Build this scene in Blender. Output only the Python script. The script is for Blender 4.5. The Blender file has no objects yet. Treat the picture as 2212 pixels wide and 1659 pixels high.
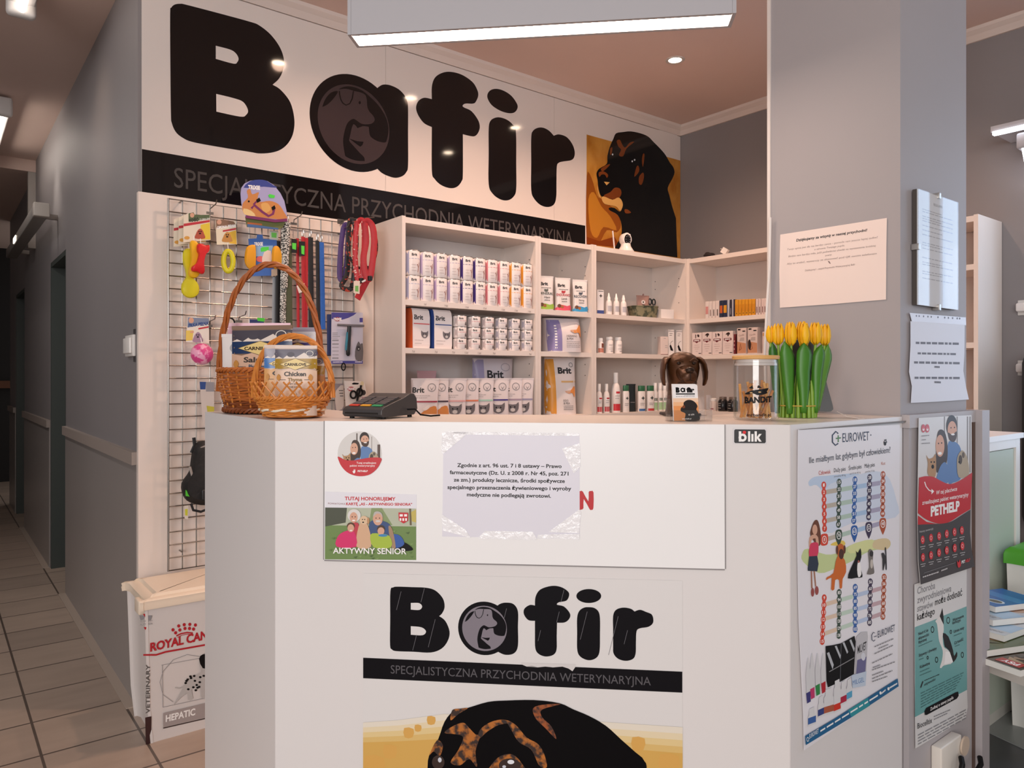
import bpy, bmesh, math, random
from mathutils import Vector, Matrix
random.seed(7)
S = bpy.context.scene
COL = S.collection
PI = math.pi
# ---------------------------------------------------------------- camera
F = 1600.0; CX = 1106.0; HY = 812.0; CAMZ = 1.30; YAW = math.radians(38.2)
FW = (math.sin(YAW), math.cos(YAW)); RT = (math.cos(YAW), -math.sin(YAW))
cam = bpy.data.cameras.new('camera'); camo = bpy.data.objects.new('camera', cam); COL.objects.link(camo)
cam.sensor_width = 36.0; cam.lens = 36.0*F/2212.0; cam.shift_y = -(829.5-HY)/2212.0; cam.clip_start = .02
camo.location = (0, 0, CAMZ); camo.rotation_euler = (PI/2, 0, -YAW)
S.camera = camo
# ---------------------------------------------------------------- world, exposure
S.view_settings.view_transform = 'Standard'; S.view_settings.look = 'None'
S.view_settings.gamma = 1; S.view_settings.use_curve_mapping = False
S.view_settings.exposure = 0.0
W = bpy.data.worlds.new('world'); S.world = W; W.use_nodes = True
W.node_tree.nodes['Background'].inputs[0].default_value = (1, .95, .91, 1)
W.node_tree.nodes['Background'].inputs[1].default_value = .40
def lamp(name, kind, loc, energy, color, rot=(0, 0, 0), **kw):
    l = bpy.data.lights.new(name, kind); l.energy = energy; l.color = color
    for k, v in kw.items(): setattr(l, k, v)
    o = bpy.data.objects.new(name, l); o.location = loc; o.rotation_euler = rot; COL.objects.link(o); return o
def aim(loc, to): return (Vector(to)-Vector(loc)).to_track_quat('-Z', 'Y').to_euler()
# daylight through the shop window behind the photographer
l0 = (-3.6, -2.4, 2.0)
lamp('daylight_window', 'AREA', l0, 205, (1, .965, .95), aim(l0, (.9, 1.7, 1.0)), shape='RECTANGLE', size=3.4, size_y=2.2)
WARM = (1, .64, .46)
SPOTS = [(1.45, 2.55), (2.25, 2.55), (3.07, 2.52), (3.02, 1.78)]
for x, y in SPOTS:
    lamp('spot_light', 'SPOT', (x, y, 2.945), 46, WARM, (0, 0, 0), spot_size=2.5, spot_blend=.9, shadow_soft_size=.035)
# hallway
lamp('hall_wash', 'SPOT', (.40, 5.6, 2.9), 20, (1, .90, .80), aim((.40, 5.6, 2.9), (.66, 5.5, 2.0)), spot_size=1.0, spot_blend=1., shadow_soft_size=.05)
lamp('hall_fill_light', 'AREA', (-.55, 4.6, 2.9), 15, (1, .95, .92), (0, 0, 0), shape='RECTANGLE', size=.25, size_y=2.4)  # unseen fill lamp, added to brighten the hallway
lamp('hall_warm', 'SPOT', (.1, 3.9, 2.85), 5, (1, .75, .55), aim((.1, 3.9, 2.85), (.645, 4.0, 2.45)), spot_size=1.1, spot_blend=1, shadow_soft_size=.1)
# ---------------------------------------------------------------- materials
MATS = {}
def lin(h):
    h = h.lstrip('#'); c = [int(h[i:i+2], 16)/255 for i in (0, 2, 4)]
    return tuple(v/12.92 if v <= .04045 else ((v+.055)/1.055)**2.4 for v in c)+(1,)
def mat(h, rough=.5, metal=0, noise=0, scale=30, bump=0, emit=0, trans=0, spec=.5, alpha=1, wave=None, coat=0):
    key = (h, rough, metal, noise, scale, bump, emit, trans, spec, alpha, wave, coat)
    if key in MATS: return MATS[key]
    m = bpy.data.materials.new('surface_%d' % len(MATS)); m.use_nodes = True; nt = m.node_tree; b = nt.nodes['Principled BSDF']
    c = lin(h); b.inputs['Base Color'].default_value = c; b.inputs['Roughness'].default_value = rough
    b.inputs['Metallic'].default_value = metal; b.inputs['Specular IOR Level'].default_value = spec
    b.inputs['Coat Weight'].default_value = coat
    if trans: b.inputs['Transmission Weight'].default_value = trans; b.inputs['IOR'].default_value = 1.45
    if alpha < 1: b.inputs['Alpha'].default_value = alpha
    if emit: b.inputs['Emission Color'].default_value = c; b.inputs['Emission Strength'].default_value = emit
    if noise or bump:
        tc = nt.nodes.new('ShaderNodeTexCoord'); n = nt.nodes.new('ShaderNodeTexNoise'); n.inputs['Scale'].default_value = scale
        n.inputs['Detail'].default_value = 4; nt.links.new(tc.outputs['Object'], n.inputs['Vector'])
        if wave:
            mp = nt.nodes.new('ShaderNodeMapping'); mp.inputs['Scale'].default_value = wave
            nt.links.new(tc.outputs['Object'], mp.inputs['Vector']); nt.links.new(mp.outputs['Vector'], n.inputs['Vector'])
        if noise:
            r = nt.nodes.new('ShaderNodeMix'); r.data_type = 'RGBA'
            r.inputs[6].default_value = tuple(v*(1-noise) for v in c[:3])+(1,); r.inputs[7].default_value = tuple(min(1, v*(1+noise)) for v in c[:3])+(1,)
            nt.links.new(n.outputs['Fac'], r.inputs[0]); nt.links.new(r.outputs[2], b.inputs['Base Color'])
        if bump:
            bp = nt.nodes.new('ShaderNodeBump'); bp.inputs['Strength'].default_value = bump; bp.inputs['Distance'].default_value = .01
            nt.links.new(n.outputs['Fac'], bp.inputs['Height']); nt.links.new(bp.outputs['Normal'], b.inputs['Normal'])
    MATS[key] = m; return m
def twotone(a, bcol, scale=20, lo=.45, hi=.55, rough=.5, stretch=(1, 1, 1), metal=0):
    key = ('tt', a, bcol, scale, lo, hi, rough, stretch, metal)
    if key in MATS: return MATS[key]
    m = mat(a, rough, metal, spec=.5, coat=0.0001*len(MATS)); nt = m.node_tree; b = nt.nodes['Principled BSDF']
    tc = nt.nodes.new('ShaderNodeTexCoord'); mp = nt.nodes.new('ShaderNodeMapping'); mp.inputs['Scale'].default_value = stretch
    n = nt.nodes.new('ShaderNodeTexNoise'); n.inputs['Scale'].default_value = scale; n.inputs['Detail'].default_value = 3
    r = nt.nodes.new('ShaderNodeValToRGB'); r.color_ramp.elements[0].position = lo; r.color_ramp.elements[1].position = hi
    r.color_ramp.elements[0].color = lin(a); r.color_ramp.elements[1].color = lin(bcol)
    nt.links.new(tc.outputs['Object'], mp.inputs[0]); nt.links.new(mp.outputs[0], n.inputs['Vector']); nt.links.new(n.outputs['Fac'], r.inputs[0]); nt.links.new(r.outputs[0], b.inputs['Base Color'])
    MATS[key] = m; return m
def clear(h, tint=.06):
    key = ('clear', h, tint)
    if key in MATS: return MATS[key]
    m = bpy.data.materials.new('clear_%d' % len(MATS)); m.use_nodes = True; nt = m.node_tree; nt.nodes.remove(nt.nodes['Principled BSDF']); out = nt.nodes['Material Output']
    a = nt.nodes.new('ShaderNodeBsdfTransparent'); a.inputs[0].default_value = tuple(1-tint*.6 for _ in range(3))+(1,); b = nt.nodes.new('ShaderNodeBsdfGlossy'); b.inputs['Roughness'].default_value = .02; b.inputs['Color'].default_value = lin(h)
    lw = nt.nodes.new('ShaderNodeLayerWeight'); lw.inputs[0].default_value = .5; f = nt.nodes.new('ShaderNodeMath'); f.operation = 'POWER'; f.inputs[1].default_value = 4; fm = nt.nodes.new('ShaderNodeMath'); fm.operation = 'MULTIPLY_ADD'; fm.inputs[1].default_value = .5; fm.inputs[2].default_value = .035; nt.links.new(lw.outputs['Facing'], f.inputs[0]); nt.links.new(f.outputs[0], fm.inputs[0]); f = fm; x = nt.nodes.new('ShaderNodeMixShader')
    L = nt.links.new; L(f.outputs[0], x.inputs[0]); L(a.outputs[0], x.inputs[1]); L(b.outputs[0], x.inputs[2]); L(x.outputs[0], out.inputs[0])
    MATS[key] = m; return m
# ---------------------------------------------------------------- pixel rays onto real planes (2212 x 1659 frame)
def ray(px):
    k = (px-CX)/F; return (FW[0]+k*RT[0], FW[1]+k*RT[1])
class Plane:
    """vertical plane: N points to the viewer, U runs to the right along the plane, v is height"""
    def __init__(s, n, pt):
        s.N = Vector((n[0], n[1], 0)).normalized(); s.U = Vector((-s.N.y, s.N.x, 0)); s.c = s.N.x*pt[0]+s.N.y*pt[1]
    def uv(s, px, py):
        r = ray(px); d = s.c/(s.N.x*r[0]+s.N.y*r[1])
        return (d*(r[0]*s.U.x+r[1]*s.U.y), CAMZ+(HY-py)/F*d)
    def at(s, u, v, off=0): return s.U*u+s.N*(s.c+off)+Vector((0, 0, v))
    def px(s, x, y, off=0): return s.at(*s.uv(x, y), off)
def onz(px, py, z):
    r = ray(px); d = F*(CAMZ-z)/(py-HY); return Vector((r[0]*d, r[1]*d, z))
# ---------------------------------------------------------------- mesh builder
class MB:
    def __init__(s): s.v = []; s.f = []; s.m = []; s.ms = []; s.sm = []
    def mi(s, m):
        if m not in s.ms: s.ms.append(m)
        return s.ms.index(m)
    def add(s, vs, fs, m, smooth=False):
        o = len(s.v); k = s.mi(m); s.v += [tuple(v) for v in vs]
        for f in fs: s.f.append([o+i for i in f]); s.m.append(k); s.sm.append(smooth)
        return s
    def box(s, lo, hi, m, rot=None, bev=0):
        if bev: return s.rbox(lo, hi, m, bev)
        x0, y0, z0 = lo; x1, y1, z1 = hi
        vs = [Vector(p) for p in ((x0, y0, z0), (x1, y0, z0), (x1, y1, z0), (x0, y1, z0), (x0, y0, z1), (x1, y0, z1), (x1, y1, z1), (x0, y1, z1))]
        if rot: vs = [rot @ p for p in vs]
        return s.add(vs, [(0, 3, 2, 1), (4, 5, 6, 7), (0, 1, 5, 4), (1, 2, 6, 5), (2, 3, 7, 6), (3, 0, 4, 7)], m)
    def rbox(s, lo, hi, m, r, seg=3):
        bm = bmesh.new(); bmesh.ops.create_cube(bm, size=1)
        for v in bm.verts: v.co = Vector([(lo[i]+hi[i])/2+v.co[i]*(hi[i]-lo[i]) for i in range(3)])
        bmesh.ops.bevel(bm, geom=bm.edges[:], offset=r, segments=seg, profile=.5, affect='EDGES')
        return s.bm(bm, m, True)
    def bm(s, bm, m, smooth=False):
        bm.verts.index_update(); s.add([v.co[:] for v in bm.verts], [[v.index for v in f.verts] for f in bm.faces], m, smooth); bm.free(); return s
    def loft(s, rings, m, close=True, cap=True, smooth=True):
        n = len(rings[0]); vs = [p for r in rings for p in r]; fs = []
        for i in range(len(rings)-1):
            for j in range(n if close else n-1):
                a = i*n+j; b = i*n+(j+1) % n; fs.append((a, b, b+n, a+n))
        if cap and close: fs.append(tuple(range(n-1, -1, -1))); fs.append(tuple(range(len(vs)-n, len(vs))))
        return s.add(vs, fs, m, smooth)
    def lathe(s, prof, m, seg=24, c=(0, 0), cap=True, smooth=True):
        return s.loft([[(c[0]+r*math.cos(2*PI*k/seg), c[1]+r*math.sin(2*PI*k/seg), z) for k in range(seg)] for r, z in prof], m, True, cap, smooth)
    def tube(s, path, r, m, seg=8, closed=False, flat=None):
        P = [Vector(p) for p in path]; n = len(P); rings = []; up = None
        for i, p in enumerate(P):
            a = P[(i-1) % n] if (closed or i) else p; b = P[(i+1) % n] if (closed or i < n-1) else p
            t = (b-a).normalized() if (b-a).length > 1e-9 else Vector((0, 0, 1))
            if up is None:
                up = Vector((0, 0, 1)) if abs(t.z) < .9 else Vector((1, 0, 0))
                if flat: up = Vector(flat)
            x = t.cross(up)
            if x.length < 1e-6: x = t.cross(Vector((0, 1, 0)))
            x.normalize(); y = x.cross(t).normalized(); up = y
            rr = r(i/(n-1)) if callable(r) else r
            rx, ry = rr if isinstance(rr, tuple) else (rr, rr)
            rings.append([p+x*rx*math.cos(2*PI*k/seg)+y*ry*math.sin(2*PI*k/seg) for k in range(seg)])
        if closed: rings.append(rings[0])
        return s.loft(rings, m, True, not closed)
    def prism(s, pts, off0, off1, m, fn):
        """extrude a 2D outline; fn(u, v, off) -> 3D"""
        n = len(pts); vs = [fn(u, v, off0) for u, v in pts]+[fn(u, v, off1) for u, v in pts]
        s.add(vs, [tuple(range(n)), tuple(range(2*n-1, n-1, -1))]+[(i, i+n, (i+1) % n+n, (i+1) % n) for i in range(n)], m)
        return s
    def ell(s, c, r, m, seg=16, rings=10, rot=None):
        c = Vector(c); vs = []
        for i in range(rings+1):
            th = PI*i/rings; q = max(math.sin(th), .02)
            ring = []
            for k in range(seg):
                p = Vector((r[0]*q*math.cos(2*PI*k/seg), r[1]*q*math.sin(2*PI*k/seg), r[2]*math.cos(th)))
                if rot: p = rot @ p
                ring.append(c+p)
            vs.append(ring)
        return s.loft(vs[::-1], m)
    def build(s, name, parent=None, origin=None, local=False, bevel=0):
        """world-space verts unless local; a child of an Empty gets the Empty's frame"""
        me = bpy.data.meshes.new(name); vs = [Vector(v) for v in s.v]
        o = bpy.data.objects.new(name, me)
        if parent is not None:
            o.parent = parent
            if not local:
                R = Matrix.Rotation(-wrot(parent), 3, 'Z'); L = wloc(parent); vs = [R @ (v-L) for v in vs]
        if origin is not None:
            L = Vector(origin); vs = [v-L for v in vs]; o.location = L
            o['_w'] = 0
        me.from_pydata([v[:] for v in vs], [], s.f)
        for m in s.ms: me.materials.append(m)
        me.polygons.foreach_set('material_index', s.m); me.polygons.foreach_set('use_smooth', s.sm)
        me.update()
        if any(s.sm): me.set_sharp_from_angle(angle=.7)
        if '_w' in o.keys(): del o['_w']
        COL.objects.link(o)
        if bevel:
            b = o.modifiers.new('bevel', 'BEVEL'); b.width = bevel; b.segments = 2; b.limit_method = 'ANGLE'
        return o
def wloc(o):
    if o.parent is None: return Vector(o.location)
    return wloc(o.parent)+Matrix.Rotation(wrot(o.parent), 3, 'Z') @ Vector(o.location)
def wrot(o): return o.rotation_euler.z+(wrot(o.parent) if o.parent else 0)
def tag(o, label, cat, group=None, kind=None):
    o['label'] = label; o['category'] = cat
    if group: o['group'] = group
    if kind: o['kind'] = kind
    return o
def thing(name, label, cat, loc=(0, 0, 0), rz=0, group=None):
    o = bpy.data.objects.new(name, None); o.location = loc; o.rotation_euler = (0, 0, rz); o.empty_display_size = .05
    COL.objects.link(o); return tag(o, label, cat, group)
def kids(o): return [c for c in bpy.data.objects if c.parent is o]
def dup(o, loc, rz=0, label=None, parent=None, ks=None):
    c = o.copy(); COL.objects.link(c); c.parent = parent
    if parent is None:
        c.location = loc; c.rotation_euler = (o.rotation_euler.x, o.rotation_euler.y, rz)
        if label: c['label'] = label
    for k in kids(o): dup(k, None, parent=c)
    return c
def struct(mb, name, parent=None):
    o = mb.build(name, parent)
    if parent is None: o['kind'] = 'structure'
    return o
# ---------------------------------------------------------------- 2D drawing on surfaces
TXT = {}
def text2d(s, bold=0, fine=3):
    k = (s, bold)
    if k not in TXT:
        c = bpy.data.curves.new('t', 'FONT'); c.body = s; c.size = 1; c.offset = bold; c.fill_mode = 'FRONT'; c.resolution_u = fine
        o = bpy.data.objects.new('t', c); COL.objects.link(o)
        me = o.to_mesh(); vs = [(v.co.x, v.co.y) for v in me.vertices]; fs = [tuple(p.vertices) for p in me.polygons]
        o.to_mesh_clear(); bpy.data.objects.remove(o); bpy.data.curves.remove(c)
        x0 = min(v[0] for v in vs); x1 = max(v[0] for v in vs); TXT[k] = ([(x-x0, y) for x, y in vs], fs, x1-x0)
    return TXT[k]
CAP = .682
def smooth(pts, n=4):
    """closed Catmull-Rom; a third element marks a corner"""
    N = len(pts); out = []
    for i in range(N):
        p0, p1, p2, p3 = pts[i-1], pts[i], pts[(i+1) % N], pts[(i+2) % N]
        if len(p1) > 2: p0 = p1
        if len(p2) > 2: p3 = p2
        for k in range(n):
            t = k/n
            out.append(tuple(.5*((2*p1[j])+(-p0[j]+p2[j])*t+(2*p0[j]-5*p1[j]+4*p2[j]-p3[j])*t*t+(-p0[j]+3*p1[j]-3*p2[j]+p3[j])*t**3) for j in (0, 1)))
    return out
class Art:
    """prints flat shapes onto a surface; surf(u, v, off) -> 3D; conv(x, y) -> (u, v)"""
    def __init__(s, mb, surf, conv=None, off=.0004, step=.0002, sub=0):
        s.mb = mb; s.surf = surf; s.conv = conv or (lambda x, y: (x, y)); s.off = off; s.step = step; s.sub = sub
    def zoom(s, plane, x0, y0, k): s.conv = lambda x, y: plane.uv(x0+x/k, y0+y/k); return s
    def _raw(s, uv, m):
        bm = bmesh.new()
        try:
            f = bm.faces.new([bm.verts.new((u, v, 0)) for u, v in uv])
        except Exception:
            bm.free(); return
        bmesh.ops.triangulate(bm, faces=[f])
        if s.sub:
            for _ in range(6):
                es = [e for e in bm.edges if e.calc_length() > s.sub]
                if not es: break
                bmesh.ops.subdivide_edges(bm, edges=es, cuts=1)
                bmesh.ops.triangulate(bm, faces=bm.faces[:])
        for v in bm.verts: v.co = s.surf(v.co.x, v.co.y, s.off)
        s.mb.bm(bm, m)
        s.off += s.step
    def poly(s, m, pts, sm=0):
        if sm: pts = smooth(pts, sm)
        s._raw([s.conv(p[0], p[1]) for p in pts], m); return s
    def rect(s, m, x0, y0, x1, y1): return s.poly(m, [(x0, y0), (x1, y0), (x1, y1), (x0, y1)])
    def ell(s, m, x, y, rx, ry, n=24, rot=0):
        c, q = math.cos(rot), math.sin(rot)
        return s.poly(m, [(x+rx*math.cos(2*PI*k/n)*c-ry*math.sin(2*PI*k/n)*q, y+rx*math.cos(2*PI*k/n)*q+ry*math.sin(2*PI*k/n)*c) for k in range(n)])
    def ring(s, m, x, y, rx, ry, w, n=28):
        pts = [s.conv(x+rx*math.cos(2*PI*k/n), y+ry*math.sin(2*PI*k/n)) for k in range(n)]
        qts = [s.conv(x+(rx-w)*math.cos(2*PI*k/n), y+(ry-w*ry/rx)*math.sin(2*PI*k/n)) for k in range(n)]
        s.mb.add([s.surf(u, v, s.off) for u, v in pts+qts], [(k, (k+1) % n, (k+1) % n+n, k+n) for k in range(n)], m); s.off += s.step; return s
    def line(s, m, pts, w):
        L = []; R = []
        for i, p in enumerate(pts):
            a = pts[max(i-1, 0)]; b = pts[min(i+1, len(pts)-1)]; dx, dy = b[0]-a[0], b[1]-a[1]; l = math.hypot(dx, dy) or 1
            nx, ny = -dy/l*w/2, dx/l*w/2; L.append((p[0]+nx, p[1]+ny)); R.append((p[0]-nx, p[1]-ny))
        n = len(pts); vs = [s.surf(*s.conv(*p), s.off) for p in L+R]
        s.mb.add(vs, [(i, i+1, n+i+1, n+i) for i in range(n-1)], m); s.off += s.step; return s
    def text(s, m, string, p0, p1, h, bold=0, slant=0):
        """baseline from p0 to p1, capital height h (all in conv units; y may run down)"""
        vs, fs, w = text2d(string, bold)
        a = Vector(s.conv(*p0)); b = Vector(s.conv(*p1))
        q = Vector(s.conv(p0[0], p0[1]-h)); q2 = Vector(s.conv(p1[0], p1[1]-h))
        out = []
        for x, y in vs:
            t = x/w; yy = y/CAP; base = a.lerp(b, t); top = q.lerp(q2, t); p = base+(top-base)*yy
            p = p+(b-a)*(slant*y/w); out.append(s.surf(p.x, p.y, s.off))
        s.mb.add(out, fs, m); s.off += s.step; return s
    def textc(s, m, string, c, h, bold=0, maxw=None, sx=1, slant=0):
        """centred text with natural width (conv = metres, y up)"""
        vs, fs, w = text2d(string, bold); k = h/CAP*sx; wd = w*k
        if maxw and wd > maxw: k *= maxw/wd; wd = maxw
        out = [s.surf(c[0]-wd/2+x*k+slant*y*k, c[1]+y*h/CAP, s.off) for x, y in vs]
        s.mb.add(out, fs, m); s.off += s.step; return s
    def lines(s, m, rows, w):
        """thin rules standing for small print: rows of (x0, y0, x1, y1), broken into words"""
        rnd = random.Random(3)
        for x0, y0, x1, y1 in rows:
            t = 0; vs = []; fs = []
            while t < 1:
                a = t; b = min(1, t+rnd.uniform(.06, .16)); t = b+.025
                for q in ((a, -1), (b, -1), (b, 1), (a, 1)): vs.append(s.surf(*s.conv(x0+(x1-x0)*q[0], y0+(y1-y0)*q[0]+q[1]*w/2), s.off))
                n = len(vs); fs.append((n-4, n-3, n-2, n-1))
            s.mb.add(vs, fs, m)
        s.off += s.step; return s
def sheet(name, plane, corners, m, t=.0012, off0=.0005, sm=0, parent=None, conv=None):
    """a thin sheet cut to the given outline (pixel corners) lying on a plane; returns (mb, art)"""
    mb = MB(); pts = [plane.uv(*c) for c in corners]
    if sm: pts = smooth(pts, sm)
    mb.prism(pts, off0+t, off0, m, plane.at)
    a = Art(mb, plane.at, plane.uv, off=off0+t+.0002); return mb, a
# ---------------------------------------------------------------- planes of the place
XH = .645                                   # hallway wall
YS = 3.20; XR = 3.946; ZC = 2.955
P_SIGN = Plane((0, -1), (0, YS-.008)); P_PEG = Plane((0, -1), (0, 3.17)); P_GRID = Plane((0, -1), (0, 3.135))
P_FRONT = Plane((-1, -1), (.633, 1.697)); P_RIGHT = Plane((0, -1), (0, .879)); P_LEFT = Plane((-1, 0), (.633, 0))
P_PX = Plane((-1, 0), (1.98, 0)); P_PY = Plane((0, -1), (0, .885)); P_CLAD = Plane((0, -1), (0, .872)); P_HALL = Plane((-1, 0), (XH, 0)); P_XR = Plane((-1, 0), (XR, 0))
CT = 1.195                                  # counter top
# ================================================================ the room
WALLG = mat('#878283', .55, noise=.03, scale=3)
WALLP = mat('#a8a2a4', .6, noise=.03, scale=3)
WAINS = mat('#97908d', .35, noise=.03, scale=2)
CEIL = mat('#dcc3b8', .8, noise=.02, scale=4)
WHITE = mat('#ece6e3', .35, noise=.01, scale=2)
SHELFW = mat('#e9ddd5', .4, noise=.015, scale=3)
DARK = mat('#171718', .5)
def floor_mat():
    m = mat('#a08d80', .38, coat=.011); nt = m.node_tree; b = nt.nodes['Principled BSDF']
    tc = nt.nodes.new('ShaderNodeTexCoord'); mp = nt.nodes.new('ShaderNodeMapping'); mp.inputs['Location'].default_value = (-.607, .06, 0)
    br = nt.nodes.new('ShaderNodeTexBrick'); br.offset = 0; br.squash = 1
    for k, v in (('Scale', 1), ('Mortar Size', .005), ('Mortar Smooth', .2), ('Bias', 0), ('Brick Width', .305), ('Row Height', .305)): br.inputs[k].default_value = v
    br.inputs['Color1'].default_value = lin('#b8a596'); br.inputs['Color2'].default_value = lin('#a8978a'); br.inputs['Mortar'].default_value = lin('#5d5149')
    m2 = nt.nodes.new('ShaderNodeMapping'); m2.inputs['Scale'].default_value = (1.5, 6, 1); n = nt.nodes.new('ShaderNodeTexNoise'); n.inputs['Scale'].default_value = 2.2; n.inputs['Detail'].default_value = 5
    mx = nt.nodes.new('ShaderNodeMix'); mx.data_type = 'RGBA'; mx.blend_type = 'MULTIPLY'; mx.inputs[0].default_value = .28
    L = nt.links.new; L(tc.outputs['Object'], mp.inputs[0]); L(mp.outputs[0], br.inputs[0]); L(tc.outputs['Object'], m2.inputs[0]); L(m2.outputs[0], n.inputs[0])
    rp = nt.nodes.new('ShaderNodeValToRGB'); rp.color_ramp.elements[0].color = (.6, .57, .55, 1); rp.color_ramp.elements[1].color = (1, 1, 1, 1); rp.color_ramp.elements[0].position = .3; rp.color_ramp.elements[1].position = .65
    L(n.outputs['Fac'], rp.inputs[0]); L(br.outputs[0], mx.inputs[6]); L(rp.outputs[0], mx.inputs[7]); L(mx.outputs[2], b.inputs['Base Color'])
    return m
FLOOR = floor_mat()
g = MB(); g.box((-1.3, -1.2, -.1), (2.25, 12, 0), FLOOR); struct(g, 'floor')
g = MB(); g.box((2.25, -1.2, -.1), (4.1, 3.3, 0), mat('#4b4a4c', .35, noise=.15, scale=2)); struct(g, 'floor_side')
q = [onz(*p, .0) for p in ((2118, 1575), (2170, 1535), (2240, 1560), (2218, 1622))]
g = MB(); g.add([v+Vector((0, 0, .003)) for v in q]+[v for v in q], [(0, 1, 2, 3), (0, 4, 5, 1), (1, 5, 6, 2), (2, 6, 7, 3), (3, 7, 4, 0)], mat('#8b8e8c', .35, noise=.05)); struct(g, 'floor_tile')
# ceiling with a lower step far down the hallway
g = MB(); g.box((-1.3, -1.2, ZC), (4.1, 6.74, ZC+.12), CEIL); g.box((-1.3, 6.74, ZC-.09), (1.4, 12, ZC+.12), CEIL); struct(g, 'ceiling')
# hallway wall with two doorways
g = MB(); T = XH+.16
for y0, y1, z0, z1 in ((3.3, 5.15, 0, ZC), (5.15, 5.87, 2.06, ZC), (5.87, 7.6, 0, ZC), (7.6, 8.4, 2.06, ZC), (8.4, 9.05, 0, ZC)): g.box((XH, y0, z0), (T, y1, z1), WALLG)
g.box((XH, 3.2, 0), (T, 3.3, ZC), WALLG)
struct(g, 'wall_hallway')
g = MB()
for y0, y1 in ((3.2, 5.13), (5.89, 7.58), (8.42, 9.05)): g.box((XH-.006, y0, .0), (XH, y1, .95), WAINS)
struct(g, 'trim_wainscot')
g = MB()
for y0, y1 in ((3.2, 5.14), (5.885, 7.58), (8.42, 9.05)): g.box((XH-.022, y0, .95), (XH, y1, 1.0), mat('#9b8f88', .5))
struct(g, 'trim_rail')
g = MB()
for y0, y1 in ((3.2, 5.13), (5.89, 7.58)): g.box((XH-.042, y0, .0), (XH-.006, y1, .004), mat('#b5a598', .4))
struct(g, 'baseboard_hallway')
JG = mat('#454c49', .45); LEAF = mat('#39413e', .4)
for n, (y0, y1) in enumerate(((5.15, 5.87), (7.6, 8.4))):
    g = MB(); g.box((XH+.085, y0, 0), (XH+.125, y1, 2.06), LEAF); d = g.build('door_%d' % (n+1)); d['kind'] = 'structure'
    g = MB(); g.box((XH+.001, y1-.03, 0), (XH+.085, y1, 2.06), JG); g.box((XH+.001, y0, 2.03), (XH+.085, y1-.03, 2.06), JG); g.box((XH+.001, y0, 0), (XH+.085, y0+.03, 2.03), JG); g.build('door_frame', d)
    g = MB(); g.tube([(XH+.085, y0+.1, 1.03), (XH+.04, y0+.1, 1.03), (XH+.04, y0+.22, 1.03)], .009, mat('#8a8a88', .3, 1)); g.build('door_handle', d)
# far end of the hallway
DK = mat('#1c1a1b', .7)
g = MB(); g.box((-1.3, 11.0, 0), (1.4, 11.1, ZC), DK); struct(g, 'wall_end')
g = MB(); g.box((-1.3, 2.3, 0), (-1.2, 11, ZC), WALLG); struct(g, 'wall_left')
g = MB(); g.box((-1.2, 10.93, 1.15), (1.0, 11.0, 1.24), mat('#6a3e24', .5, noise=.2, scale=6)); struct(g, 'trim_end_rail')
# sign wall and right wall
g = MB(); g.box((T, YS, 0), (XR+.16, YS+.15, ZC), mat('#d8cec8', .6)); struct(g, 'wall_back')
g = MB()
g.box((XR, 1.0, 0), (XR+.16, YS, ZC), WALLG); g.box((XR, -1.2, 0), (XR+.16, 1.0, .9), WALLG); g.box((XR, -1.2, 2.55), (XR+.16, 1.0, ZC), WALLG); g.box((XR, -1.2, .9), (XR+.16, -.75, 2.55), WALLG)
struct(g, 'wall_right')
# a daylight window beyond the right edge, mirrored in the picture glass
g = MB()
for a in ((-.75, -.69, .9, 2.55), (.94, 1.0, .9, 2.55), (-.69, .94, .9, .96), (-.69, .94, 2.49, 2.55), (.1, .15, .96, 2.49)): g.box((XR+.03, a[0], a[2]), (XR+.1, a[1], a[3]), WHITE)
wn = g.build('window_1'); wn['kind'] = 'structure'
g = MB(); g.box((XR+.062, -.69, .96), (XR+.068, .94, 2.49), mat('#c3dbf7', .05, emit=2.4)); g.build('pane', wn)
# cornice
CO = mat('#d9cbc3', .6)
def cornice(a, b, nrm, name):
    g = MB(); pr = [(0, 0), (0, -.055), (.012, -.055), (.03, -.03), (.05, -.014), (.055, 0)]
    g.loft([[Vector((p[0]+nrm[0]*x, p[1]+nrm[1]*x, ZC+z)) for x, z in pr] for p in (a, b)], CO, True, True, False); struct(g, name)
cornice((XH+.005, YS), (XR, YS), (0, -1), 'trim_1'); cornice((XR, YS), (XR, -1.2), (-1, 0), 'trim_2')
g = MB(); g.box((XH-.05, 6.742, 2.28), (XH-.0005, 6.80, ZC-.0905), mat('#a59e98', .6)); struct(g, 'trim_5')
# pillar
g = MB(); g.box((1.98, .887, 0), (2.40, 1.27, ZC), WALLP); struct(g, 'wall_pillar')
g = MB(); g.box((1.995, .872, 0), (2.40, .886, CT-.005), mat('#b3adaf', .5, noise=.02)); g.box((2.40, .868, 0), (2.415, .886, CT+.004), mat('#5b463d', .5)); g.box((2.415, .85, 0), (2.47, .90, CT+.004), mat('#b3acae', .5)); g.box((1.985, .866, CT-.03), (2.415, .8865, CT+.004), mat('#b9b3b5', .5))
struct(g, 'trim_3')
g = MB(); g.box((1.974, 1.262, CT), (1.9795, 1.272, ZC), mat('#e6dcd6', .5)); struct(g, 'trim_4')
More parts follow.
